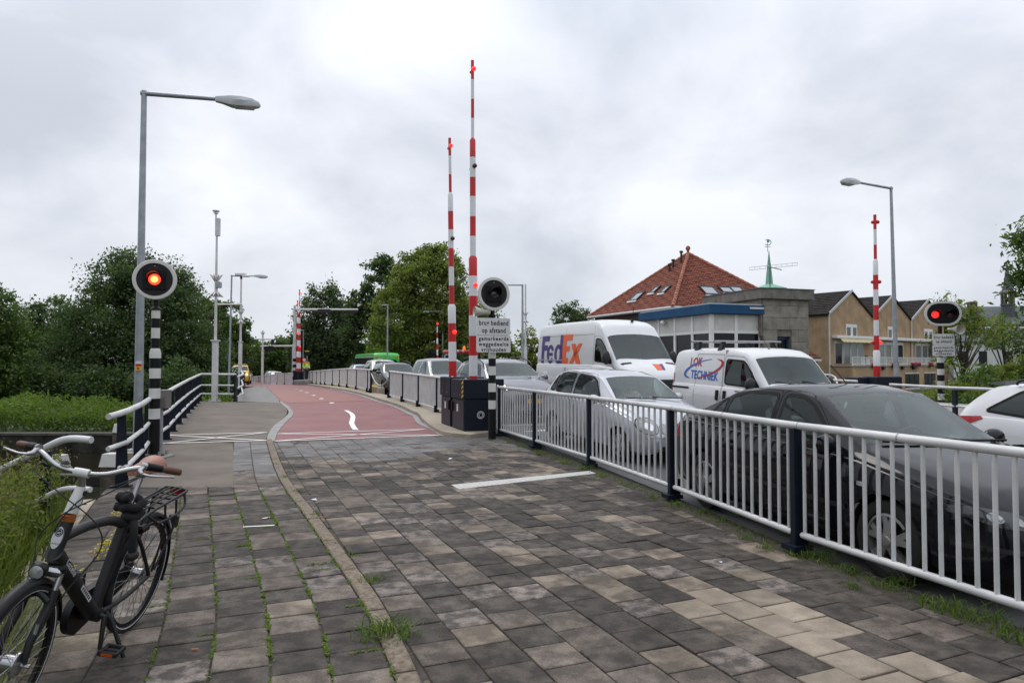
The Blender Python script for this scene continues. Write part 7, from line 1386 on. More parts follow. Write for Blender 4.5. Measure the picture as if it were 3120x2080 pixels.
# ---------------- white estate car at the right edge
M = lane(EST, 3.78, 2.12); root, b, X, D = car('estate_car', 'white estate car with roof rails cut off by the right edge', 'car', EST, M, P_WHITE, 2, side_glass=GLD, roofrails=True)
for sd in (-1, 1):
    b.poly_side([(X(.01), .80), (X(.20), .83), (X(.50), .955), (X(.46), .985), (X(.22), .965), (X(.01), .95)], sd, .012).build('tail_light', M_TAIL, root, smooth=60)
    b.poly_front([(sd * .40, .86), (sd * .80, .80), (sd * .80, .96), (sd * .42, .95)], .01, .05, -1).build('tail_light', M_TAIL, root)
MB().add([(X(.40), -.52, 1.425), (X(.40), .52, 1.425), (X(.62), .56, 1.452), (X(.62), -.56, 1.452), (X(.40), -.52, 1.395), (X(.40), .52, 1.395), (X(.62), .56, 1.40), (X(.62), -.56, 1.40)], [(0, 3, 2, 1), (4, 5, 6, 7), (0, 1, 5, 4), (2, 3, 7, 6), (1, 2, 6, 5), (3, 0, 4, 7)]).build('spoiler', P_GREY, root)
plate(root, b, .78, None, 0, True); b.poly_front([(-.76, .32), (.76, .32), (.76, .45), (-.76, .45)], .006, .08, -1).build('bumper_trim', M_PLASTIC, root)
# ---------------- tall white delivery van
M = lane(VAN, 3.6, 14.75); root, b, X, D = car('delivery_van', 'tall white delivery van with purple and orange lettering on its side', 'van', VAN, M, P_WHITE, 2, group='vans waiting at the bridge', side_glass=GLD, wheels=-6, rimmat=M_PLASTIC)
P_PUR = mat('livery_purple', (.055, .022, .16), .4); P_ORA = mat('livery_orange', (.75, .105, .012), .4)
def ring_glyph(cx, cz, rx, rz, tx, tz, a0, a1, n=18):
    o = [(cx + rx * math.cos(R(a0 + (a1 - a0) * k / n)), cz + rz * math.sin(R(a0 + (a1 - a0) * k / n))) for k in range(n + 1)]; i_ = [(cx + (rx - tx) * math.cos(R(a0 + (a1 - a0) * k / n)), cz + (rz - tz) * math.sin(R(a0 + (a1 - a0) * k / n))) for k in range(n + 1)]; return (o + i_, [(k, k + 1, n + 2 + k, n + 1 + k) for k in range(n)])
def rect(x0, z0, x1, z1): return ([(x0, z0), (x1, z0), (x1, z1), (x0, z1)], [(0, 1, 2, 3)])
# letters drawn as outlines, text runs towards the front on the right-hand side (x grows with the reading direction)
F_ = [rect(0, 0, .075, 1), rect(.075, .80, .20, 1), rect(.075, .46, .165, .66)]
e_ = [ring_glyph(.245, .33, .095, .345, .056, .14, 28, 325), rect(.18, .27, .305, .38)]
d_ = [ring_glyph(.445, .33, .10, .345, .058, .14, 40, 320), rect(.478, 0, .55, 1)]
E_ = [rect(.55, 0, .635, 1), rect(.635, .80, .765, 1), rect(.635, .42, .715, .60), rect(.635, 0, .69, .19)]
x_ = [([(.71, 0), (.80, 0), (1.0, .68), (.91, .68)], [(0, 1, 2, 3)]), ([(.745, .68), (.845, .68), (.975, 0), (.875, 0)], [(0, 1, 2, 3)])]
ox, oz, ww, hh = X(.42), 1.48, 2.85, .86
for G_, ma, txt in ((F_, P_PUR, 'F'), (e_, P_PUR, 'e'), (d_, P_PUR, 'd'), (E_, P_ORA, 'E'), (x_, P_ORA, 'x')):
    m = MB()
    for vs, fs in G_: dm = b.decal([(ox + x * ww, -2, oz + z * hh) for x, z in vs], fs, None, (0, 1, 0), .008, .12); m.add(dm.v, dm.f)
    m.build('livery_letter', ma, root)
text_side(b, root, 'Express', X(2.60), 1.25, .27, -1, mat('livery_grey', (.10, .07, .16), .5), sx=.9)
fl = [(X(5.30), .62), (X(5.56), .50), (X(5.56), .30), (X(5.30), .36)]; b.poly_top([(X(5.34), .26), (X(5.58), .22), (X(5.58), .06), (X(5.34), .06)], .008).build('bonnet_livery', P_ORA, root); b.poly_top([(X(5.34), .27), (X(5.58), .23), (X(5.58), .31), (X(5.32), .38)], .008).build('bonnet_livery', P_PUR, root)
for sd in (-1, 1): b.poly_top([(X(5.24), sd * .52), (X(5.30), sd * .52), (X(5.30), sd * .80), (X(5.22), sd * .84)], .006).build('bonnet_vent', M_PB, root); b.poly_side([(X(.10), 1.60), (X(2.0), 1.60), (X(2.0), 1.565), (X(.10), 1.565)], sd, .02).build('door_rail', M_ZINC, root); b.poly_side([(X(.0), .9), (X(.10), .9), (X(.10), 1.38), (X(.0), 1.38)], sd, .01).build('tail_light', M_TAIL, root); b.poly_side([(X(.2), .62), (X(3.9), .62), (X(3.9), .72), (X(.2), .72)], sd, .014).build('side_moulding', M_PLASTIC, root)
for x in (2.15, 3.93): [b.poly_side([(X(x), .5), (X(x + .008), .5), (X(x + .008), 2.55), (X(x), 2.55)], sd, .002).build('panel_gap', mat('soft_gap', (.16, .16, .165), .6), root) for sd in (-1, 1)]
for z in (2.30, 1.42): b.poly_side([(X(.15), z), (X(3.9), z), (X(3.9), z + .012), (X(.15), z + .012)], -1, .002).build('pressing_line', mat('soft_gap', (.16, .16, .165), .6), root)
lamp_front(root, b, [(.55, .92), (.80, .95), (.84, 1.18), (.70, 1.22), (.58, 1.08)]); grille(root, b, -.45, .45, .86, 1.1, 4); m = MB(); m.lathe([(.05, 0), (.03, .05), (.006, .08), (.005, .42)], Matrix.Translation((X(4.12), .2, 2.66)) @ Matrix.Rotation(R(12), 4, 'Y'), 8); m.build('aerial', M_PB, root)
MB().box((X(4.95), -.70, 1.58), (X(5.03), -.30, 1.60), Matrix.Rotation(0, 4, 'X')).build('paper_on_dash', mat('paper', (.6, .66, .68), .7), root)
# ---------------- small white tradesman's van
M = lane(DOB, 3.6, 9.29, .05); root, b, X, D = car('panel_van', 'small white panel van with roof bars and red and blue swoosh lettering', 'van', DOB, M, P_WHITE, 2, group='vans waiting at the bridge', side_glass=GLD, wheels=-5, rimmat=M_PLASTIC)
P_LR = mat('livery_red', (.42, .015, .02), .4); P_LB = mat('livery_blue', (.02, .12, .48), .4)
text_side(b, root, 'LOK', X(.86), 1.545, .25, -1, P_LR, bold=.006, sx=.82); text_side(b, root, 'TECHNIEK', X(1.17), 1.27, .25, -1, P_LB, bold=.006, sx=.76, tilt=-.02)
for (a0, a1, ma, flip) in ((62, 222, P_LB, 1), (242, 402, P_LR, 1)):
    n = 26; vs = []; cx, cz, rx, rz, til = 1.12, 1.415, .62, .165, .22
    for k in range(n + 1):
        t = k / n; a = R(a0 + (a1 - a0) * t); w = .006 + .042 * math.sin(PI * min(1, t * 1.0)) ** 1.0 * (t if True else 1); 
        for s_ in (1, -1): ex, ez = (rx + s_ * w * 1.3) * math.cos(a), (rz + s_ * w) * math.sin(a); vs.append((X(cx + ex * math.cos(til) - ez * math.sin(til)), -2, cz + ex * math.sin(til) + ez * math.cos(til)))
    b.decal(vs, [(2 * k, 2 * k + 1, 2 * k + 3, 2 * k + 2) for k in range(n)], None, (0, 1, 0), .0085, .1).build('swoosh', ma, root)
for x in (.75, 1.52):
    MB().tube([(X(x), -.86, 1.985), (X(x), .86, 1.985)], .024, 8).build('roof_bar', M_ALLOY, root, smooth=50)
    for sd in (-1, 1): MB().add([(X(x) - .07, sd * .74, 1.80), (X(x) + .07, sd * .74, 1.80), (X(x) + .035, sd * .66, 1.975), (X(x) - .035, sd * .66, 1.975), (X(x) - .07, sd * .66, 1.82), (X(x) + .07, sd * .66, 1.82), (X(x) + .035, sd * .60, 1.975), (X(x) - .035, sd * .60, 1.975)], [(0, 1, 2, 3), (4, 7, 6, 5), (0, 4, 5, 1), (3, 2, 6, 7), (1, 5, 6, 2), (0, 3, 7, 4)]).build('bar_foot', M_PB, root)
for sd in (-1, 1): b.poly_side([(X(.02), .98), (X(.72), .98), (X(.72), 1.02), (X(.02), 1.02)], sd, .012).build('slide_rail', M_PB, root); b.poly_side([(X(.0), .85), (X(.10), .85), (X(.12), 1.30), (X(.0), 1.30)], sd, .01).build('tail_light', M_TAIL, root); b.poly_side([(X(.15), .45), (X(2.8), .45), (X(2.8), .54), (X(.15), .54)], sd, .014).build('side_moulding', M_PLASTIC, root)
m = MB(); m.lathe([(.035, 0), (.02, .03), (.005, .06), (.004, .62)], Matrix.Translation((X(2.25), -.1, 1.81)) @ Matrix.Rotation(R(-38), 4, 'Y'), 6); m.build('aerial', M_PB, root); lamp_front(root, b, [(.52, .78), (.78, .80), (.80, 1.0), (.62, .98)]); grille(root, b, -.42, .42, .62, .74, 3)
for sd in (-.3, .35): MB().tube([(X(3.10), sd + .3, 1.17), (X(3.06), sd, 1.185), (X(2.99), sd - .32, 1.23)], .011, 6).build('wiper', M_PB, root)
# ---------------- the queue behind
M = lane(SUV, .55, 15.75, .0); root, b, X, D = car('suv', 'grey SUV with four-point daytime lights behind the centre signal post', 'car', SUV, M, P_GREY, 1, roofrails=True)
for sd in (-1, 1):
    hl = b.poly_front([(sd * .56, .82), (sd * .74, .80), (sd * .84, .90), (sd * .80, .985), (sd * .62, .95)], .008, .05).build('headlight', M_PB, root)
    for y, z in ((.66, .86), (.74, .865), (.67, .92), (.75, .925)): b.poly_front(circ(sd * y, z, .026, 8), .014, .05).build('daytime_lamp', M_LIT, hl)
grille(root, b, -.55, .55, .48, .72, 5); grille(root, b, -.85, -.58, .36, .58, 3, 'side_intake'); grille(root, b, .58, .85, .36, .58, 3, 'side_intake'); plate(root, b, .56, [('JS', -.12), ('01', .15)])
M = lane(MPV, .55, 22.0); root, b, X, D = car('people_carrier', 'grey people carrier behind the shorter barrier arm', 'car', MPV, M, P_GREY2, 1); lamp_front(root, b, [(.55, .62), (.78, .70), (.80, .84), (.62, .78)]); plate(root, b, .45)
lamp_front(root, b, circ(.66, .72, .05, 10), M_LIT, 'lit_lamp', 1, True, .016)
M = lane(EST, .6, 30.3); root, b, X, D = car('dark_estate', 'dark brown-black estate seen through the chain gap', 'car', EST, M, P_DARK, 1, roofrails=True); lamp_front(root, b, [(.42, .58), (.74, .64), (.78, .74), (.5, .72)]); plate(root, b, .45)
M = lane(MPV, .95, 35.6); root, b, X, D = car('people_carrier', 'beige people carrier with lit headlight behind the dark estate', 'car', MPV, M, P_BEIGE, 1); lamp_front(root, b, [(.52, .64), (.80, .68), (.82, .80), (.58, .76)]); lamp_front(root, b, circ(.70, .72, .06, 10), M_LIT, 'lit_lamp', 1, True, .016); lamp_front(root, b, circ(.66, .48, .05, 10), M_LIT, 'fog_lamp', 1, True, .016); plate(root, b, .45)
M = lane(POL, 1.0, 42.3); root, b, X, D = car('hatchback', 'pale lilac hatchback half hidden behind the bridge railing, ahead of the bus', 'car', POL, M, P_LILAC, 1, roofrails=True)
# distant cars beyond the left railing
for px_, Y, ma, lab in ((843, 84, P_LILAC, 'distant pale car roof behind the far left railing'), (832, 92, P_DARK, 'distant dark car between the yellow pickup and the far barriers')):
    x = Y * (px_ - 1560) / FPX; M = frame((x, Y, -.95), (.5, -.86, 0)); car('distant_car', lab, 'car', POL, M, ma, 1, interior=False)
# ---------------- green bus
BUS = dict(L=12.0, W=2.55, wb=5.9, fo=2.7, r=.48, ws=(11.9, 11.5), zb=.32, tumble=.03, crown=.16, rc=.22, sm=.05, n=20, top=[(-1, 2.9), (0, 2.95), (.1, 3.12), (.35, 3.2), (11.6, 3.2), (11.9, 3.05), (12, 2.9), (13, 2.9)], belt=[(0, 1.2), (12, 1.2)], plan=[(-.1, 1.2), (0, 1.22), (.15, 1.27), (11.8, 1.27), (12, 1.2)], side_win=[], top_win=[], doors=[], handles=[])
uB, sB = 5.9, 63.5; a, c = US(uB + 2.55, sB, 0), US(uB + 2.55, sB + 12, 0); d = (c - a).normalized(); o = a.lerp(c, .5) + Vector((-CA, -SA, 0)) * 1.27; M = frame((o.x, o.y, -.62), d)
root, b, X, D = car('city_bus', 'green city bus with black windows and orange route number 1 at the rear', 'bus', BUS, M, P_GREEN, 1, group=None, interior=False, wheels=-6)
for sd in (-1, 1):
    b.poly_side([(X(.5), .55), (X(11.9), .55), (X(11.9), 2.72), (X(.5), 2.72)], sd, .012, .6).build('window_band', M_DARKWIN, root); b.poly_side([(X(.35), 2.74), (X(11.9), 2.74), (X(11.9), 2.82), (X(.35), 2.82)], sd, .016, .6).build('grey_line', M_ZINC, root)
    for k in range(5): x = 2.2 + k * 2.0; b.poly_side([(X(x), .55), (X(x + .05), .55), (X(x + .05), 2.72), (X(x), 2.72)], sd, .02, .5).build('pillar', M_PB, root)
b.poly_front([(-.98, 1.35), (.98, 1.35), (.98, 2.35), (.80, 2.52), (-.80, 2.52), (-.98, 2.35)], .012, .3, -1).build('rear_window', M_DARKWIN, root)
vs, fs = text_mesh('1', .55, .01); b.decal([(-8, -v[0], 2.2 + v[1]) for v in vs], fs, None, (1, 0, 0), .03, .3).build('route_number', mat('led_orange', (.5, .15, .02), .4, emit=(1, .22, .03), estr=1.2), root)
for y in (-.95, .95): b.poly_front([(y - .14, 2.72), (y + .14, 2.72), (y + .14, 2.84), (y - .14, 2.84)], .02, .2, -1).build('marker_lamp', mat('amber_lens', (.6, .14, .02), .2), root); b.poly_front([(y - .12, .7), (y + .12, .7), (y + .12, 1.15), (y - .12, 1.15)], .02, .2, -1).build('tail_light', M_TAIL, root)
b.poly_front([(.38, 2.55), (.85, 2.55), (.85, 2.63), (.38, 2.63)], .02, .2, -1).build('small_white_text', M_RW, root)
# ---------------- red municipal tractor in the far lane
c = at(1408, 1070, 33); t = thing('tractor', 'compact red tractor with amber beacon behind the grey cars', 'tractor', M=frame((c.x, c.y, .2), (SA, -CA, 0))); zr_ = c.z - .2
MB().box((-.85, -.75, zr_ - .12), (.75, .75, zr_ + .06), bev=.05).build('cab_roof', P_RED, t, smooth=40)
for x, y in ((.62, .66), (.62, -.66), (-.72, .66), (-.72, -.66)): MB().box((x - .04, y - .04, .75), (x + .04, y + .04, zr_ - .12)).build('cab_post', M_PB, t)
MB().box((.60, -.62, .85), (.615, .62, zr_ - .13)).build('windscreen', GL, t); MB().box((-.7, -.70, .85), (.56, -.69, zr_ - .13)).build('side_window', GL, t); MB().box((-.8, -.7, .55), (.65, .7, .8), bev=.03).build('cab_floor', M_PB, t); MB().box((.6, -.42, .55), (1.75, .42, 1.15), bev=.08).build('bonnet', P_RED, t)
for y in (-.45, -.2, .2, .45): MB().sphere((.76, y, zr_ - .02), .07, 10, 6).build('work_lamp', M_LAMP, t)
MB().lathe([(.07, 0), (.07, .12), (.05, .18), (.002, .2)], Matrix.Translation((.0, .1, zr_ + .06)), 12).build('beacon', mat('amber_beacon', (.7, .16, .01), .2, emit=(1, .25, .02), estr=.5), t)
for x, r_ in ((1.25, .4), (-.55, .62)):
    for sd in (-1, 1): MB().lathe([(r_ * .5, -.14), (r_, -.12), (r_, .12), (r_ * .5, .14)], Matrix.Translation((x, sd * .75, r_)) @ Matrix.Rotation(PI / 2, 4, 'X'), 20).build('wheel', M_TYRE, t)
for sd in (-1, 1): MB().box((.7, sd * .95 - .08, zr_ - .55), (.76, sd * .95 + .08, zr_ - .2), bev=.02).build('mirror', M_PB, t)
# ---------------- yellow pickup at the far left
PIC = dict(L=5.2, W=1.85, wb=3.15, fo=.9, r=.38, ws=(3.72, 3.12), xcab=1.7, zb=.3, tumble=.3, top=[(-1, 1.1), (0, 1.12), (.1, 1.15), (1.55, 1.17), (1.68, 1.62), (1.95, 1.76), (2.5, 1.80), (3.12, 1.73), (3.72, 1.26), (4.4, 1.18), (4.9, 1.08), (5.15, .85), (5.2, .7), (6, .7)], belt=[(0, 1.05), (1.6, 1.08), (3.5, 1.08), (4.4, 1.0), (5.2, .75)], plan=[(-.1, .88), (0, .9), (.2, .925), (4.4, .925), (4.9, .86), (5.15, .74), (5.2, .68)],
    side_win=[[(1.85, 1.17), (2.5, 1.16), (2.48, 1.66), (1.98, 1.64)], [(2.58, 1.16), (3.5, 1.14), (3.12, 1.58), (2.58, 1.67)]], top_win=[([(3.66, -.74), (3.71, 0), (3.66, .74), (3.16, .62), (3.14, 0), (3.16, -.62)], None, 'front')], doors=[], handles=[], mirror=(3.3, 1.2), mirror_mat=M_PLASTIC)
c = at(733, 1168, 62); M = frame((c.x - .9, c.y + 2.2, Zp(c.x, c.y) + .0), (.30, -.95, 0)); root, b, X, D = car('pickup_truck', 'bright yellow pickup with an amber light facing us at the far end of the path', 'pickup', PIC, M, P_YELLOW, 1, group=None, wheels=6); lamp_front(root, b, [(.56, .86), (.80, .88), (.84, 1.04), (.60, 1.02)]); lamp_front(root, b, circ(.72, .95, .09, 10), mat('lit_amber', (.9, .5, .1), .2, emit=(1, .55, .15), estr=2.5), 'lit_lamp', 1, True, .016); grille(root, b, -.5, .5, .84, 1.05, 4); grille(root, b, -.6, .6, .50, .68, 3, 'lower_grille')
MB().box((X(2.3), -.55, 1.80), (X(2.55), .55, 1.90), bev=.03).build('light_bar', mat('amber_bar', (.5, .25, .05), .3), root)
# ================================================================== PEOPLE
M_SKIN = mat('skin', (.42, .24, .17), .55, var=.08, vscale=9); M_HIVIS = mat('hivis_yellow', (.50, .72, .03), .6, var=.1, vscale=5); M_HIORG = mat('hivis_orange', (.85, .20, .03), .6); M_TROU = mat('dark_trousers', (.02, .022, .03), .8); M_SHIRT = mat('white_shirt', (.55, .56, .58), .8, var=.05, vscale=6); M_HAIR = mat('hair', (.10, .075, .05), .8)
def skin_body(name, joints, edges, root_i, ma, parent, sub=1, keep=None):
    me = bpy.data.meshes.new(name); me.from_pydata([j[0] for j in joints], edges, []); o = bpy.data.objects.new(name, me); COL.objects.link(o); md = o.modifiers.new('skin', 'SKIN'); md.use_smooth_shade = True
    sv = me.skin_vertices[0].data
    for i, j in enumerate(joints): r = j[1]; sv[i].radius = (r, r) if not isinstance(r, tuple) else r; sv[i].use_root = (i == root_i)
    m2 = o.modifiers.new('sub', 'SUBSURF'); m2.levels = sub; m2.render_levels = sub; dg = bpy.context.evaluated_depsgraph_get(); dg.update(); new = bpy.data.meshes.new_from_object(o.evaluated_get(dg)); bpy.data.objects.remove(o); new.name = name; new.materials.clear(); new.materials.append(ma)
    for p in new.polygons: p.use_smooth = True
    return link_mesh(name, new, parent)
def person(label, M, J, E, root_i, clothes, hair=True, look=(1, 0, 0)):
    t = thing('person', label, 'person', M=M); names = list(J); idx = {n: i for i, n in enumerate(names)}; skin_body('body', [J[n] for n in names], [(idx[a], idx[b]) for a, b in E], idx[root_i], M_SKIN, t, 2)
    for cname, ma, parts, grow in clothes:
        sel = [n for n in names if n in parts]; ii = {n: i for i, n in enumerate(sel)}; skin_body(cname, [(J[n][0], (J[n][1][0] + grow, J[n][1][1] + grow) if isinstance(J[n][1], tuple) else J[n][1] + grow) for n in sel], [(ii[a], ii[b]) for a, b in E if a in ii and b in ii], ii[root_i] if root_i in ii else 0, ma, t, 2)
    h = Vector(J['head'][0]); f = Vector(look).normalized(); s_ = Vector((0, 0, 1)).cross(f)
    for sd in (-1, 1): MB().sphere(h + f * .088 + s_ * .034 * sd + Vector((0, 0, .012)), .013, 8, 5).build('eye', M_PB, t, smooth=60); MB().sphere(h + s_ * .088 * sd - Vector((0, 0, .005)), .03, 8, 5, (.5, .5, 1.1)).build('ear', M_SKIN, t, smooth=60)
    MB().sphere(h + f * .105 - Vector((0, 0, .022)), .02, 8, 5, (1, 1, 1.3)).build('nose', M_SKIN, t, smooth=60); MB().sphere(h + f * .09 - Vector((0, 0, .068)), .02, 8, 5, (.5, 1.3, .35)).build('mouth', mat('lips', (.28, .10, .08), .6), t, smooth=60)
    if hair: MB().sphere(h + Vector((0, 0, .035)) - f * .02, .103, 14, 8, (1.02, .94, .95)).build('hair', M_HAIR, t, smooth=60)
    return t
BE = [('pel', 'wa'), ('wa', 'ch'), ('ch', 'nk'), ('nk', 'head'), ('head', 'top'), ('ch', 'sl'), ('sl', 'el'), ('el', 'wl'), ('wl', 'hl'), ('ch', 'sr'), ('sr', 'er'), ('er', 'wr'), ('wr', 'hr'), ('pel', 'kl0'), ('kl0', 'kl'), ('kl', 'al'), ('al', 'fl'), ('pel', 'kr0'), ('kr0', 'kr'), ('kr', 'ar'), ('ar', 'fr')]
# guard in high-visibility jacket on the far side, on a raised kerb
c = at(934, 1100, 58); gz = .16; gp = thing('plinth', 'grey concrete plinth the guard stands on behind the bridge railing', 'plinth', (c.x, c.y, -.6)); MB().box((c.x - .9, c.y - .6, -.6), (c.x + .9, c.y + .6, gz), bev=.03).build('block', M_CONCG, gp, world=True)
J = {'pel': ((0, 0, .95), (.16, .12)), 'wa': ((.01, 0, 1.10), (.17, .13)), 'ch': ((.02, 0, 1.36), (.20, .14)), 'nk': ((.03, 0, 1.52), .055), 'head': ((.06, 0, 1.66), .092), 'top': ((.055, 0, 1.74), .07), 'sl': ((.01, .2, 1.44), .075), 'el': ((-.06, .30, 1.16), .055), 'wl': ((.14, .22, 1.0), .042), 'hl': ((.21, .18, .98), .04), 'sr': ((.01, -.2, 1.44), .075), 'er': ((-.05, -.31, 1.16), .055), 'wr': ((.12, -.26, .98), .042), 'hr': ((.19, -.22, .96), .04),
     'kl0': ((0, .1, .88), .095), 'kl': ((.02, .11, .50), .065), 'al': ((-.01, .11, .09), .05), 'fl': ((.12, .12, .04), .04), 'kr0': ((0, -.1, .88), .095), 'kr': ((.03, -.12, .50), .065), 'ar': ((0, -.12, .09), .05), 'fr': ((.13, -.13, .04), .04)}
gu = person('person in a yellow and orange high-visibility jacket standing behind the far bridge railing', frame((c.x, c.y, gz), (.75, -.6, 0)), J, BE, 'pel', [('jacket', M_HIVIS, ('pel', 'wa', 'ch', 'sl', 'el', 'wl', 'sr', 'er', 'wr'), .025), ('trousers', M_TROU, ('pel', 'kl0', 'kl', 'al', 'kr0', 'kr', 'ar'), .02)])
for sd in (-1, 1): MB().sphere((.02, sd * .17, 1.45), .13, 12, 8, (.95, .9, .55)).build('orange_shoulder', M_HIORG, gu, smooth=60)
MB().lathe([(.20, 1.10), (.205, 1.10), (.205, 1.16), (.20, 1.16)], Matrix.Diagonal((.92, 1.06, 1, 1)), 20, cap=False).build('reflective_band', mat('reflective', (.6, .62, .62), .3), gu)
# driver of the silver hatchback
sx = POL['L'] * 0 + (POL['ws'][0] - POL['L'] / 2) - 1.12; dy = POL['W'] * .205
J = {'pel': ((sx - .05, dy, .52), (.17, .13)), 'wa': ((sx - .12, dy, .68), (.16, .12)), 'ch': ((sx - .18, dy, .90), (.19, .13)), 'nk': ((sx - .18, dy, 1.06), .055), 'head': ((sx - .13, dy, 1.19), .09), 'top': ((sx - .135, dy, 1.26), .068), 'sl': ((sx - .18, dy + .19, .97), .07), 'el': ((sx + .05, dy + .25, .80), .052), 'wl': ((sx + .30, dy + .16, .93), .04), 'hl': ((sx + .40, dy + .14, .97), .038), 'sr': ((sx - .18, dy - .19, .97), .07), 'er': ((sx + .06, dy - .27, .86), .052), 'wr': ((sx + .32, dy - .16, .98), .04), 'hr': ((sx + .41, dy - .13, 1.0), .038),
     'kl0': ((sx + .05, dy + .1, .50), .09), 'kl': ((sx + .42, dy + .12, .56), .062), 'al': ((sx + .66, dy + .11, .30), .048), 'fl': ((sx + .76, dy + .11, .34), .04), 'kr0': ((sx + .05, dy - .1, .50), .09), 'kr': ((sx + .42, dy - .12, .56), .062), 'ar': ((sx + .66, dy - .11, .30), .048), 'fr': ((sx + .76, dy - .11, .34), .04)}
person('person in a white shirt holding the steering wheel inside the silver hatchback', POLO_M, J, BE, 'pel', [('shirt', M_SHIRT, ('pel', 'wa', 'ch', 'sl', 'el', 'sr', 'er'), .018), ('trousers', M_TROU, ('pel', 'kl0', 'kl', 'al', 'kr0', 'kr', 'ar'), .014)])
# ================================================================== BICYCLE
M_FR = mat('matt_black_frame', (.012, .012, .013), .5, spec=.35); M_SIL = mat('silver_alloy', (.36, .36, .37), .25, .85); M_WST = mat('white_stem', (.55, .55, .53), .35); M_BRN = mat('brown_leather', (.235, .095, .062), .5, col2=(.31, .14, .095), vscale=12, bump=.25, bscale=90); M_GRIP = mat('brown_grip', (.09, .035, .02), .6); M_SPK = mat('spoke_steel', (.35, .35, .35), .35, .8); M_REFL = mat('reflective_stripe', (.55, .56, .57), .35); M_ORB = mat('orange_reflector', (.45, .09, .01), .25)
BW = .345
Mb = Matrix.Translation((-2.425, 4.37, .0)) @ Matrix.Rotation(-PI / 2 + .035, 4, 'Z') @ Matrix.Rotation(R(2.8), 4, 'Y') @ Matrix.Rotation(R(-10), 4, 'X') @ Matrix.Scale(1.035, 4)
bk = thing('bicycle', 'black city bicycle with brown saddle and rear rack, propped on its kickstand by the weeds', 'bicycle', M=Mb)
RH, FH, BB = Vector((0, 0, BW)), Vector((1.125, 0, BW)), Vector((.475, 0, .295))
ST, HB, HT = Vector((.255, 0, .80)), Vector((.928, 0, .735)), Vector((.852, 0, .915))
def bt(name, pts, r, ma=M_FR, n=12, parent=None, sub=1, **kw):
    if sub > 1 and isinstance(r, list) and len(r) == len(pts): r = [float(np.interp(i / sub, range(len(r)), r)) for i in range((len(pts) - 1) * sub + 1)]
    return MB().tube(catmull(pts, sub) if sub > 1 else pts, r, n, **kw).build(name, ma, parent or bk, smooth=55)
bt('head_tube', [HB, HT], .030); bt('down_tube', [HB + Vector((-.005, 0, .045)), BB + Vector((.02, 0, .02))], .041, n=14); bt('top_tube', [HT + Vector((.02, 0, -.075)), Vector((.66, 0, .835)), Vector((.45, 0, .80)), Vector((.285, 0, .735))], [.026] * 19, sub=6); bt('seat_tube', [BB, ST], .030, n=14)
m = MB(); m.lathe([(.036, -.045), (.036, .045)], Matrix.Translation(BB) @ Matrix.Rotation(PI / 2, 4, 'X'), 16); m.build('bottom_bracket', M_FR, bk, smooth=50)
for sd in (-1, 1):
    bt('chain_stay', [BB + Vector((-.02, sd * .03, 0)), Vector((.25, sd * .055, .305)), RH + Vector((0, sd * .062, -.005))], .013, sub=4); bt('seat_stay', [ST + Vector((.03, sd * .02, -.08)), Vector((.16, sd * .05, .60)), RH + Vector((0, sd * .064, .0))], .011, sub=4)
def bwheel(c, name, hub_r, hub_w, hubm, angle0=0):
    My = Matrix.Translation(c) @ Matrix.Rotation(PI / 2, 4, 'X'); w = MB(); w.lathe([(BW - .022 + .0215 * math.cos(a), .0215 * math.sin(a)) for a in np.linspace(0, 2 * PI, 13)[:-1]], My, 64, True); wo = w.build(name, M_TYRE, bk, smooth=60)
    for sd in (-1, 1): MB().lathe([(BW - .034, sd * .0195), (BW - .029, sd * .0208)], My, 64, cap=False).build('reflective_line', M_REFL, wo)
    MB().lathe([(BW - .040, -.012), (BW - .038, .012), (BW - .058, .009), (BW - .058, -.009)], My, 64, True).build('rim', M_PB, wo, smooth=50)
    h = MB(); h.lathe([(.012, -hub_w * .8), (.02, -hub_w * .75), (hub_r, -hub_w * .7), (hub_r, -hub_w * .6), (hub_r * .8, -hub_w * .5), (hub_r * .8, hub_w * .5), (hub_r, hub_w * .6), (hub_r, hub_w * .7), (.018, hub_w * .75), (.010, hub_w * 1.5)], My, 20); h.build('hub', hubm, wo, smooth=45)
    s_ = MB()
    for k in range(36):
        a = 2 * PI * k / 36 + angle0; sd = 1 if k % 2 else -1; a2 = a + (.42 if (k // 2) % 2 else -.42); s_.cyl(c + Vector((hub_r * .95 * math.cos(a2), sd * hub_w * .62, hub_r * .95 * math.sin(a2))), c + Vector(((BW - .05) * math.cos(a), 0, (BW - .05) * math.sin(a))), .0016, n=4)
    s_.build('spokes', M_SPK, wo, kind='stuff'); return wo
bwheel(RH, 'rear_wheel', .042, .045, M_SIL); bwheel(FH, 'front_wheel', .048, .045, M_SIL, .05)
def guard(c, r, a0, a1, name, w=.028):
    m = MB(); n = 30; vs = []
    for k in range(n + 1):
        a = R(a0 + (a1 - a0) * k / n)
        for y, dr in ((-w, -.018), (-w * .8, 0), (0, .008), (w * .8, 0), (w, -.018)): vs.append(c + Vector(((r + dr) * math.cos(a), y, (r + dr) * math.sin(a))))
    m.add(vs, [(5 * k + j, 5 * k + j + 1, 5 * k + 6 + j, 5 * k + 5 + j) for k in range(n) for j in range(4)]); return m.build(name, M_PB, bk, smooth=60)
rg = guard(RH, BW + .018, -8 + 20, 215 - 8, 'rear_mudguard'); fg = guard(FH, BW + .018, -28 + 52, 175, 'front_mudguard')
for sd in (-1, 1): bt('mudguard_stay', [RH + Vector((0, sd * .05, 0)), RH + Vector((-(BW + .01) * math.cos(R(35)), sd * .026, (BW + .01) * math.sin(R(35))))], .0035, M_PB, 6); bt('mudguard_stay', [FH + Vector((0, sd * .05, 0)), FH + Vector((-.30, sd * .026, .20))], .0035, M_PB, 6)
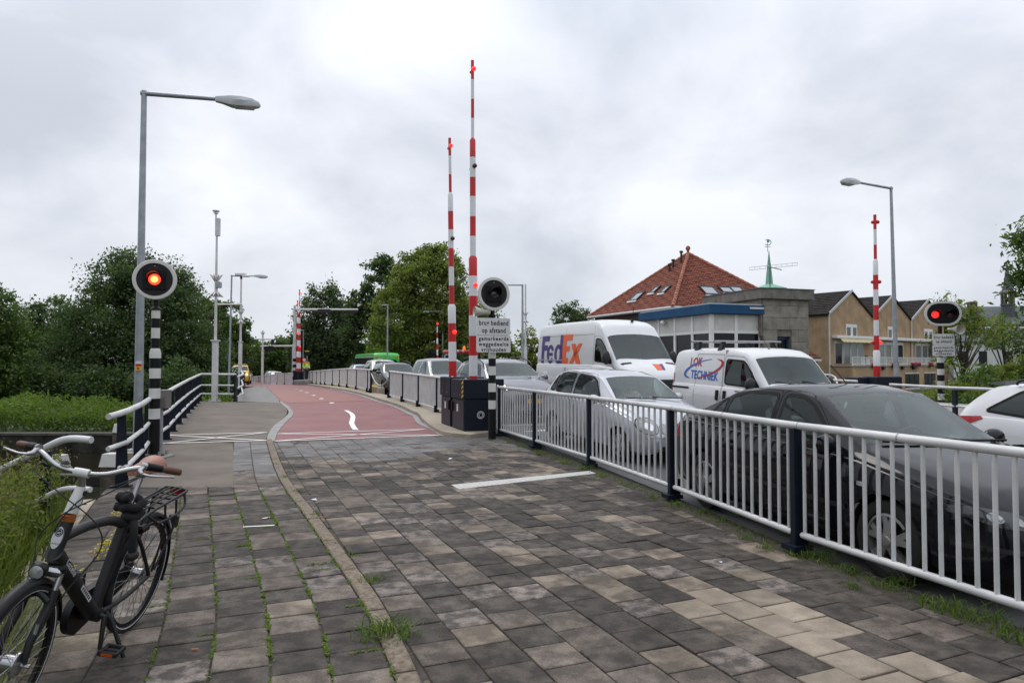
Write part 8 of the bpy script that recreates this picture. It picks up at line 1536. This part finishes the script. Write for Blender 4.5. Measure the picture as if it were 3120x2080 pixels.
bt('light_stripe', [RH + Vector((-(BW + .028) * math.cos(R(a)), .022, (BW + .028) * math.sin(R(a)))) for a in (62, 45, 28)], .006, M_REFL, 6)
# rear rack
rz = .765; m = MB()
for sd in (-1, 1):
    bt('rack_rail', [Vector((.20, sd * .055, rz - .05)), Vector((.12, sd * .065, rz)), Vector((-.30, sd * .075, rz + .02)), Vector((-.36, sd * .05, rz + .022)), Vector((-.37, 0, rz + .022))], .0085, M_FR, 8, sub=5)
    for x0, x1 in ((-.05, -.01), (-.20, -.04)): bt('rack_strut', [Vector((x0, sd * .072, rz)), Vector((x0 * .9, sd * .09, .6)), RH + Vector((x1, sd * .072, .02))], .0075, M_FR, 8, sub=4)
    bt('rack_side', [Vector((.08, sd * .10, rz - .07)), Vector((-.10, sd * .115, rz - .07)), Vector((-.26, sd * .105, rz - .05)), Vector((-.30, sd * .075, rz + .015))], .0075, M_FR, 8, sub=5); bt('rack_side_stay', [Vector((.08, sd * .10, rz - .07)), Vector((.15, sd * .06, rz - .01))], .0075, M_FR, 8)
for x in (.05, -.06, -.17, -.27): bt('rack_bar', [Vector((x, -.072, rz + .006)), Vector((x, .072, rz + .006))], .007, M_FR, 8)
for y in (-.035, 0, .035): bt('carrier_strap', [Vector((.14, y, rz + .02)), Vector((-.1, y, rz + .028)), Vector((-.34, y, rz + .03))], .0055, M_RUB, 6)
MB().box((-.395, -.05, rz - .03), (-.375, .05, rz + .015), bev=.006).build('rear_lamp', M_TAIL, bk); MB().box((-.40, -.03, .52), (-.375, .03, .60), bev=.005).build('mud_flap', M_RUB, rg)
# saddle
m = MB(); prof = [(.155, .018, .0), (.12, .024, .012), (.05, .032, .016), (-.02, .05, .014), (-.08, .078, .018), (-.125, .088, .026), (-.155, .075, .026), (-.17, .045, .016)]; vs = []
SD = Vector((.165, 0, 1.05))
for x, w, h in prof:
    for y, z in ((-w, -.045 if x < .05 else -.03), (-w * .92, -.006), (-w * .5, h * .7 + .01), (0, h + .006), (w * .5, h * .7 + .01), (w * .92, -.006), (w, -.045 if x < .05 else -.03)): vs.append(SD + Vector((x, y, z)))
n = len(prof); m.add(vs, [(7 * i + j, 7 * i + j + 1, 7 * i + 8 + j, 7 * i + 7 + j) for i in range(n - 1) for j in range(6)] + [tuple(range(6, -1, -1)), tuple(7 * (n - 1) + j for j in range(7))])
sa = m.build('saddle', M_BRN, bk, smooth=70); md = sa.modifiers.new('round', 'SUBSURF'); md.levels = 1; md.render_levels = 2
for sd in (-1, 1): bt('saddle_rail', [SD + Vector((.13, 0, -.01)), SD + Vector((.04, sd * .025, -.05)), SD + Vector((-.09, sd * .03, -.05)), SD + Vector((-.13, sd * .04, -.01))], .0045, M_SIL, 6, sa, 4)
bt('seat_post', [ST - Vector((-.02, 0, .04)), SD + Vector((0, 0, -.05))], .0145, M_SIL); MB().box(SD + Vector((-.03, -.03, -.068)), SD + Vector((.03, .03, -.035)), bev=.006).build('saddle_clamp', M_SIL, bk)
# chain lock wrapped round the seat post, one end hanging
pts = [Vector((.245 + .052 * math.cos(t) + .012 * math.sin(3 * t), .052 * math.sin(t) * 1.15, .775 + .018 * t / 2 + .008 * math.sin(5 * t))) for t in np.linspace(0, 6.2 * PI / 1.5, 46)]; lk = bt('chain_lock', pts, .024, mat('lock_sleeve', (.009, .009, .010), .95, bump=.8, bscale=220), 9)
bt('lock_end', [Vector((.30, .06, .76)), Vector((.335, .085, .72)), Vector((.345, .095, .64)), Vector((.335, .095, .60))], .021, MATS['lock_sleeve'], 9, lk, 4); MB().sphere((.332, .10, .585), .033, 10, 7, (1.3, .9, .9)).build('lock_body', M_RUB, lk, smooth=60)
MB().box((.12, -.075, .655), (.20, .075, .70), bev=.012).build('ring_lock', M_PB, bk)
# cranks, chain case, pedals, stand
cc = MB(); P = []
for a in np.linspace(-PI / 2 + .2, PI / 2, 14): P.append((BB.x + .02 + .108 * math.cos(a), BB.z + .108 * math.sin(a)))
for a in np.linspace(PI / 2, 3 * PI / 2 - .1, 10): P.append((RH.x + .06 * math.cos(a), RH.z + .06 * math.sin(a)))
Mx = Matrix(((1, 0, 0, 0), (0, 0, -1, 0), (0, 1, 0, 0), (0, 0, 0, 1))); cc.prism(P, .05, .09, Mx); cc.build('chain_case', M_PB, bk, smooth=40)
for sd, ang in ((1, -82), (-1, 98)):
    e = BB + Vector((.17 * math.cos(R(ang)), sd * .085, .17 * math.sin(R(ang)))); cr = bt('crank', [BB + Vector((0, sd * .05, 0)), BB + Vector((0, sd * .07, 0)), e], [.015, .014, .011], M_FR, 10); c = e + Vector((0, sd * .065, 0)); p = MB(); p.box(c + Vector((-.045, -.05, -.012)), c + Vector((.045, -.035, .012)), bev=.004).box(c + Vector((-.045, .035, -.012)), c + Vector((.045, .05, .012)), bev=.004).box(c + Vector((-.05, -.05, -.014)), c + Vector((-.035, .05, .014)), bev=.004).box(c + Vector((.035, -.05, -.014)), c + Vector((.05, .05, .014)), bev=.004).cyl(e, c + Vector((0, sd * .04, 0)), .012, n=8); p.build('pedal', M_RUB, cr)
    MB().box(c + Vector((.0505, -.03, -.007)), c + Vector((.0535, .03, .007))).build('pedal_reflector', M_ORB, cr)
ks = bt('kickstand', [Vector((.40, .03, .285)), Vector((.40, .075, .24)), Vector((.405, .175, .05)), Vector((.41, .20, .005))], [.014, .013, .011, .011], M_FR, 10); MB().sphere((.411, .203, .004), .020, 8, 6, (1.3, 1.2, .8)).build('stand_foot', M_RUB, ks)
# fork, mudguard bridge, headlight
ax = (HT - HB).normalized(); cw = HB - ax * .035
MB().box(cw + Vector((-.03, -.068, -.022)), cw + Vector((.03, .068, .022)), bev=.014).build('fork_crown', M_SIL, bk)
for sd in (-1, 1):
    a = cw + Vector((0, sd * .058, 0)); b_ = a - ax * .10; bt('fork_stanchion', [a + ax * .012, b_], .0145, M_SIL); MB().lathe([(.02, 0), (.021, .02), (.015, .03)], frame(a + ax * .0, (1, 0, 0), ax), 12).build('stanchion_cap', M_PB, bk); bt('fork_leg', [b_ + ax * .02, b_ - ax * .06, FH + Vector((-.02, sd * .058, .10)), FH + Vector((0, sd * .058, 0))], [.022, .021, .018, .013], M_FR, 12)
bt('fork_arch', [cw - ax * .115 + Vector((.02, s_ * .06, 0)) + Vector((.02, 0, .035 * (1 - s_ * s_))) for s_ in np.linspace(-1, 1, 9)], .014, M_FR, 8)
hl = cw + Vector((.085, .0, .03)); Mh = Matrix.Translation(hl) @ Matrix.Rotation(R(88), 4, 'Y'); h = MB(); h.lathe([(.004, -.045), (.025, -.035), (.036, -.01), (.037, .02), (.034, .024)], Mh, 18); ho = h.build('headlight', M_PB, bk, smooth=50); MB().lathe([(.034, .0225), (.02, .028), (.002, .030)], Mh, 18).build('lens', M_LAMP, ho, smooth=60); bt('lamp_bracket', [hl - Vector((.02, 0, .03)), cw], .008, M_PB, 8, ho)
bt('brake_arm', [FH + Vector((.0, .055, 0)), FH + Vector((-.02, .062, .06)), FH + Vector((-.045, .064, .17))], [.016, .012, .009], M_SIL, 8); MB().lathe([(.055, .028), (.055, .040), (.03, .046)], Matrix.Translation(FH) @ Matrix.Rotation(-PI / 2, 4, 'X'), 22).build('drum_brake', M_SIL, bk, smooth=40); bt('axle_nut', [FH + Vector((0, .06, 0)), FH + Vector((0, .088, 0))], .009, M_SIL, 6)
# head badge
Mh = frame(HB.lerp(HT, .62) + Vector((.0315, 0, .012)), (0, 1, 0), Vector((1, 0, .4)).normalized()); bd = MB().prism([(.024 * math.cos(a), .052 * math.sin(a) - .008) for a in np.linspace(0, 2 * PI, 22)[:-1]], -.006, .003, Mh).build('head_badge', M_SIL, bk); MB().lathe([(.019, .0035), (.001, .0036)], Mh @ Matrix.Translation((0, .016, 0)), 20).build('badge_disc', M_PB, bd); MB().lathe([(.0145, .0042), (.0125, .0042)], Mh @ Matrix.Translation((0, .016, 0)), 20, cap=False).build('badge_ring', M_SIL, bd)
MB().add([Mh @ Vector((x, y + .016, .0046)) for x, y in ((-.009, -.005), (-.004, .002), (.003, .001), (.007, .007), (.008, .002), (.004, -.003), (.008, -.007), (.001, -.004))], [tuple(range(8))]).build('badge_emblem', M_SIL, bd); vs, fs = text_mesh('GAZELLE', .010); MB().add([Mh @ Vector((v[0], v[1] - .036, .0036)) for v in vs], fs).build('badge_text', M_PB, bd)
# lettering on the down tube's left side
dA, dB = HB + Vector((-.005, 0, .045)), BB + Vector((.02, 0, .02)); dd = (dB - dA).normalized(); Ml = frame(dA.lerp(dB, .22) + Vector((0, .0422, 0)), dd, (0, 1, 0)); vs, fs = text_mesh('Gazelle', .046, .0006); MB().add([Ml @ Vector((v[0], v[1] + .004, .0005 - abs(v[1]) * .12)) for v in vs], fs).build('lettering', M_REFL, bk)
Ml = frame(dA.lerp(dB, .64) + Vector((0, .0422, 0)), dd, (0, 1, 0)); q = MB(); q.add([Ml @ Vector(v) for v in ((-.075, -.013, 0), (.075, -.013, 0), (.075, .013, 0), (-.075, .013, 0))], [(0, 1, 2, 3)]); q.build('white_label', M_REFL, bk)
for k in range(6): MB().add([Ml @ Vector(v) for v in ((-.062 + k * .021, -.008, .0004), (-.048 + k * .021, -.008, .0004), (-.044 + k * .021, .008, .0004), (-.058 + k * .021, .008, .0004))], [(0, 1, 2, 3)]).build('label_mark', M_PB, bk)
# stem, handlebar, grips, levers, cables
MB().lathe([(.031, 0), (.032, .03)], frame(HT + ax * .002, (1, 0, 0), ax), 16).build('headset_ring', mat('copper_ring', (.40, .12, .03), .35, .3), bk)
s0 = HT + ax * .034; s1 = s0 + ax * .115; bt('stem', [s0, s0 + ax * .05, s1, s1 + ax * .03], [.030, .029, .023, .018], M_WST, 14); cl = s1 + Vector((.012, 0, .09)); bt('stem_arm', [s1 + Vector((.0, 0, -.03)), s1 + Vector((-.006, 0, .03)), cl], [.020, .019, .016], M_SIL, 12); MB().lathe([(.013, -.03), (.013, .03)], Matrix.Translation(s1 + Vector((0, 0, -.012))) @ Matrix.Rotation(PI / 2, 4, 'X'), 14).build('stem_bolt', M_PB, bk)
bar = [Vector((cl.x - .12, .330, cl.z + .052)), Vector((cl.x - .09, .29, cl.z + .060)), Vector((cl.x - .035, .21, cl.z + .050)), Vector((cl.x + .005, .12, cl.z + .016)), Vector((cl.x, .04, cl.z)), Vector((cl.x, 0, cl.z))]; bar += [Vector((p.x, -p.y, p.z)) for p in reversed(bar[:-1])]
bt('handlebar', bar, .0122, M_SIL, 12, sub=5); MB().lathe([(.021, -.035), (.022, 0), (.021, .035)], Matrix.Translation(cl) @ Matrix.Rotation(PI / 2, 4, 'X'), 16).build('bar_clamp', M_WST, bk)
for sd in (-1, 1):
    e0, e1 = Vector((cl.x - .122, sd * .334, cl.z + .051)), Vector((cl.x - .09, sd * .29, cl.z + .060)); dg = (e0 - e1).normalized(); g0, g1, g2 = e1 + dg * .0, e1 + dg * .045, e0 + dg * .085; bt('grip', [g1, g1.lerp(g2, .3), g1.lerp(g2, .8), g2], [.016, .019, .019, .017], M_GRIP, 12); bt('shifter', [g0 - dg * .03, g1], [.021, .019], M_PB, 12)
    lv = e1 - dg * .045; bt('lever_clamp', [lv - dg * .015, lv + dg * .015], .0175, M_SIL, 12); bt('lever_body', [lv, lv + Vector((.035, sd * -.0, -.022)), lv + Vector((.05, sd * .02, -.028))], [.014, .014, .010], M_SIL, 10); bt('brake_lever', [lv + Vector((.045, sd * .015, -.028)), lv + Vector((.048, sd * .06, -.03)), lv + Vector((.02, sd * .13, -.028)), lv + Vector((.0, sd * .155, -.03))], [.008, .006, .0055, .006], M_SIL, 8, sub=4)
bt('bell', [Vector((cl.x - .002, -.085, cl.z + .03)), Vector((cl.x - .002, -.085, cl.z + .045))], [.022, .010], M_PB, 14)
for sd, pts in ((1, [(cl.x - .08, .235, cl.z + .0), (cl.x + .02, .20, cl.z - .02), (cl.x + .06, .06, cl.z - .10), (HT.x + .06, -.02, HT.z - .03), (HT.x - .02, -.04, .72), (.80, -.03, .62)]), (-1, [(cl.x - .08, -.235, cl.z), (cl.x + .03, -.20, cl.z - .015), (cl.x + .08, -.04, cl.z - .09), (cl.x + .03, .12, cl.z - .22), (HT.x - .05, .15, .78), (HB.x - .03, .075, .60), (HB.x - .02, .06, .55)]), (1, [(cl.x - .07, .245, cl.z), (cl.x + .06, .17, cl.z - .06), (cl.x + .09, 0, cl.z - .18), (HT.x + .04, -.10, HT.z - .08), (HB.x + .02, -.07, HB.z), (HB.x + .03, -.065, .55)])):
    bt('cable', [Vector(p) for p in pts], .0035, M_RUB, 6, sub=7)
# the steered parts are turned a little to the bicycle's left
ST_ = Matrix.Translation(HT) @ Matrix.Rotation(R(4), 4, ax) @ Matrix.Translation(-HT); STEER = ('front_wheel', 'front_mudguard', 'fork', 'headlight', 'lamp_bracket', 'brake_arm', 'drum_brake', 'axle_nut', 'headset', 'stem', 'handlebar', 'bar_clamp', 'grip', 'shifter', 'lever', 'brake_lever', 'bell', 'stanchion'); done = set()
for o in [c for c in bk.children_recursive]:
    top = o if o.parent == bk else o.parent
    if (top.name.startswith(STEER) or (top.name.startswith('mudguard_stay') and max(v.co.x for v in top.data.vertices) > .8)) and o.data.name not in done: done.add(o.data.name); o.data.transform(ST_)
# ================================================================== GRASS, WEEDS, MOSS, LITTER
def blades(name, B, H, lean, width, ma, rng, kind='stuff', curve=.5, tone=None):
    """B: base points, H: heights, lean: xy vectors"""
    n = len(B); ts = np.array([0, .4, .75, 1.0]); V = np.empty((n, 7, 3)); a = rng.uniform(0, 2 * PI, n); side = np.stack([np.cos(a), np.sin(a), np.zeros(n)], 1) * (width * rng.uniform(.6, 1.4, n))[:, None]
    for k, t in enumerate(ts):
        c = B.copy(); c[:, :2] += lean * (t ** 2)[None] if False else lean * t ** 1.8; c[:, 2] += H * (t - curve * .35 * t ** 3)
        if k < 3: V[:, 2 * k] = c - side * (1 - t * .5); V[:, 2 * k + 1] = c + side * (1 - t * .5)
        else: V[:, 6] = c
    F = np.array([[0, 1, 3, 2], [2, 3, 5, 4]]); me = bpy.data.meshes.new(name); me.vertices.add(7 * n); me.vertices.foreach_set('co', V.reshape(-1)); li = []; base = (np.arange(n) * 7)[:, None]
    q = (base[:, :, None] + F[None]).reshape(n, 8); t3 = base + np.array([[4, 5, 6]]); L_ = np.concatenate([q, t3], 1).reshape(-1).astype(np.int32); me.loops.add(len(L_)); me.loops.foreach_set('vertex_index', L_); me.polygons.add(3 * n)
    st = (np.arange(n) * 11)[:, None] + np.array([[0, 4, 8]]); me.polygons.foreach_set('loop_start', st.reshape(-1).astype(np.int32)); me.update(calc_edges=True); tn = rng.beta(2, 2, n) if tone is None else np.clip(tone + rng.normal(0, .15, n), 0, 1); at_ = me.attributes.new('tone', 'FLOAT', 'FACE'); at_.data.foreach_set('value', np.repeat(tn, 3).astype(np.float32)); me.materials.append(ma); me.validate(); return tag(link_mesh(name, me), kind=kind)
rng = np.random.default_rng(17)
def bank_pts(n, d0, d1, s0, s1, pw=1.0):
    """points beyond the foot path's left edge: d metres out from it, s metres along"""
    s_ = rng.uniform(s0, s1, n); d = d0 + (d1 - d0) * rng.random(n) ** pw; P = np.empty((n, 3))
    for i in range(n):
        p = on(E1, s_[i]); P[i] = (p.x - d[i], p.y + .05 * d[i], 0)
    dz = np.interp(np.maximum(d, 0), [0, .5, 1.4, 2.6, 5], [-.02, -.03, -.10, -.34, -1.1]); P[:, 2] = dz; return P, d
P, d = bank_pts(9000, -.12, 3.2, .4, 9.2, 1.2); H = rng.uniform(.28, .80, 9000) * (.7 + .5 * np.minimum(d, 1)); blades('weeds', P, H, rng.normal(0, .13, (9000, 2)) + np.array([[.05, 0]]), .006, L_GRASS, rng)
P, d = bank_pts(2200, -.52, .5, 1.0, 5.6); H = rng.uniform(.22, .6, 2200); blades('long_grass', P, H, rng.normal(0, .2, (2200, 2)) + np.array([[.16, -.02]]), .0035, L_GRASS, rng, curve=1.2, tone=.75)
# leafy stems with seed heads
P, d = bank_pts(1150, .05, 3.0, 1.8, 9.0, 1.2); st, lf, fl_, yl, tl = [], [], [], [], []
for p, dd_ in zip(P, d):
    h = rng.uniform(.38, .78) + .10 * min(dd_, 2); lean = rng.normal(0, .09, 2); k = int(h * 46)
    for j in range(k): t = rng.uniform(.15, 1); r_ = .11 * (1.1 - t) + .02; lf.append((p[0] + lean[0] * t + rng.normal(0, r_), p[1] + lean[1] * t + rng.normal(0, r_), p[2] + h * t)); tl.append(.3 + .5 * t)
    for j in range(9): fl_.append((p[0] + lean[0] + rng.normal(0, .05), p[1] + lean[1] + rng.normal(0, .05), p[2] + h + rng.normal(0, .045)))
    st.append((p, h, lean))
blades('weed_stems', np.array([q[0] for q in st]), np.array([q[1] for q in st]), np.array([q[2] for q in st]), .004, L_GRASS, rng, curve=0)
leaves('weed_leaves', np.array(lf), .030, L_GRASS, None, up=.3, asp=.35, rng=rng, tone=np.array(tl), kind='stuff'); leaves('seed_heads', np.array(fl_), .013, L_STRAW, None, rng=rng, kind='stuff')
# yellow ragwort by the path edge
for x, y in ((-3.35, 5.7), (-3.1, 5.15), (-3.6, 6.3), (-3.05, 4.75)):
    for _ in range(3):
        q = (x + rng.normal(0, .10), y + rng.normal(0, .1)); hz_ = rng.uniform(.22, .40); yl += [(q[0] + rng.normal(0, .035), q[1] + rng.normal(0, .035), hz_ + rng.normal(0, .018)) for _ in range(26)]
leaves('yellow_flowers', np.array(yl), .011, leaf_mat('petal_yellow', (.50, .38, .01), (.66, .52, .02), (.75, .62, .05)), None, up=1, rng=rng, kind='stuff')
# tufts along the foot of the near railing
TB, TH_, TLn = [], [], []
for px_, py_, s_ in ((1500, 1345, 1.2), (1545, 1352, 1.0), (1580, 1362, .9), (1640, 1385, 1.1), (1690, 1400, .9), (1720, 1412, 1.2), (1780, 1430, 1.3), (1830, 1452, .9), (1900, 1480, .7), (1985, 1515, .9), (2055, 1540, 1.0), (2140, 1560, 1.0), (2205, 1585, .9), (2270, 1640, .8), (2330, 1670, .9), (2420, 1690, 1.0), (2510, 1700, 1.5), (2475, 1695, .9), (2590, 1740, 1.1), (2600, 1790, .8), (2680, 1785, 1.0), (2740, 1775, 1.2), (2885, 1860, 1.6), (2975, 1880, 1.7), (3070, 1925, 1.1), (3090, 1950, 1.0), (2400, 1625, .7), (2250, 1570, .7), (2820, 1830, .8), (1440, 1352, .7), (1380, 1350, .6), (1165, 1930, 1.8), (1205, 1935, 1.6), (1130, 1770, 1.1), (1075, 1690, .6), (1010, 1660, .6), (960, 1570, .8), (905, 1500, .9), (870, 1455, .8), (845, 1415, .6)):
    g = G(px_, py_); k = int(44 * s_)
    for _ in range(k): TB.append((g.x + rng.normal(0, .045 * s_), g.y + rng.normal(0, .045 * s_), -.005)); TH_.append(rng.uniform(.03, .095) * s_); TLn.append(rng.normal(0, .045 * s_, 2))
for _ in range(1800):
    i = rng.integers(0, 6); t = rng.random(); a, b = FP[i], FP[i + 1]; q = a.lerp(b, t); o = -abs(rng.normal(0, .13)) + .06; TB.append((q.x + o, q.y + .35 * o, -.008)); TH_.append(rng.uniform(.015, .06)); TLn.append(rng.normal(0, .03, 2))
blades('grass_tufts', np.array(TB), np.array(TH_), np.array(TLn), .0042, L_REED, rng, curve=.8)
# moss and seedlings in the joints of the foot path
MP = []
for ln, dens in ((lines[0], 1.0), (lines[1], 1.3), (lines[2], 1.1), (lines[3], .5), (lines[4], .5)):
    for _ in range(int(2300 * dens)):
        s_ = rng.uniform(1.8, 9.6); 
        if math.sin(s_ * 5.1 + dens * 9) + math.sin(s_ * 12.7 + 3 * dens) + .8 * math.sin(s_ * 27 + 7 * dens) < .35 and rng.random() < .93: continue
        p = on(ln, s_); MP.append((p.x + rng.normal(0, .008), p.y + rng.normal(0, .008), rng.uniform(-.004, .010)))
for _ in range(160):
    c_ = rng.integers(0, 5); s_ = rng.uniform(2.2, 8.5); p = on(lines[c_], s_); q = on(lines[c_ + 1], s_); L0 = rng.uniform(.05, .25)
    if rng.random() < .16:
        for _ in range(45): z_ = p.lerp(q, rng.random() * L0 * 3); MP.append((z_.x + rng.normal(0, .004), z_.y + rng.normal(0, .005), rng.uniform(-.004, .008)))
leaves('joint_moss', np.array(MP), 0.0115, L_REED, None, up=1.2, rng=rng, kind='stuff', tone=.75)
SB = [(*kl_off(rng.uniform(.0, .16))[int(rng.integers(20, 60))][:2], .016) for _ in range(70)]; blades('straw_bits', np.array(SB), np.full(70, .008), rng.normal(0, .06, (70, 2)), .0025, L_STRAW, rng, curve=0)
for i, (x, y, w, h, lab) in enumerate(((957, 1523, .055, .085, 'small white paper scrap on the dark slabs right of the kerb'), (1372, 1398, .16, .05, 'thin white torn strip lying on the bluish slabs near the red path'), (2195, 1714, .03, .02, 'tiny white scrap near the foot of the railing'))):
    g = G(x, y); t = MB(); a = .5 + i; t.add([(g.x + math.cos(a) * u_ * w - math.sin(a) * v_ * h, g.y + math.sin(a) * u_ * w + math.cos(a) * v_ * h, .006 + .008 * (u_ * v_ > 0)) for u_, v_ in ((-.5, -.5), (.5, -.5), (.5, .5), (-.5, .5))], [(0, 1, 2, 3)]); tag(t.build('paper_scrap', mat('paper', (.6, .66, .68), .7)), lab, 'litter', 'litter on the paving')
for i, (x, y, lab) in enumerate(((593, 1982, 'orange cigarette end lying in the foot path joint'), (985, 1577, 'dry orange leaf scrap beside the kerb'))):
    g = G(x, y); tag(MB().cyl((g.x - .018, g.y, .009), (g.x + .018, g.y + .008, .009), .0055, n=6).build('litter_stub', mat('orange_filter', (.45, .16, .05), .8)), lab, 'litter', 'litter on the paving')
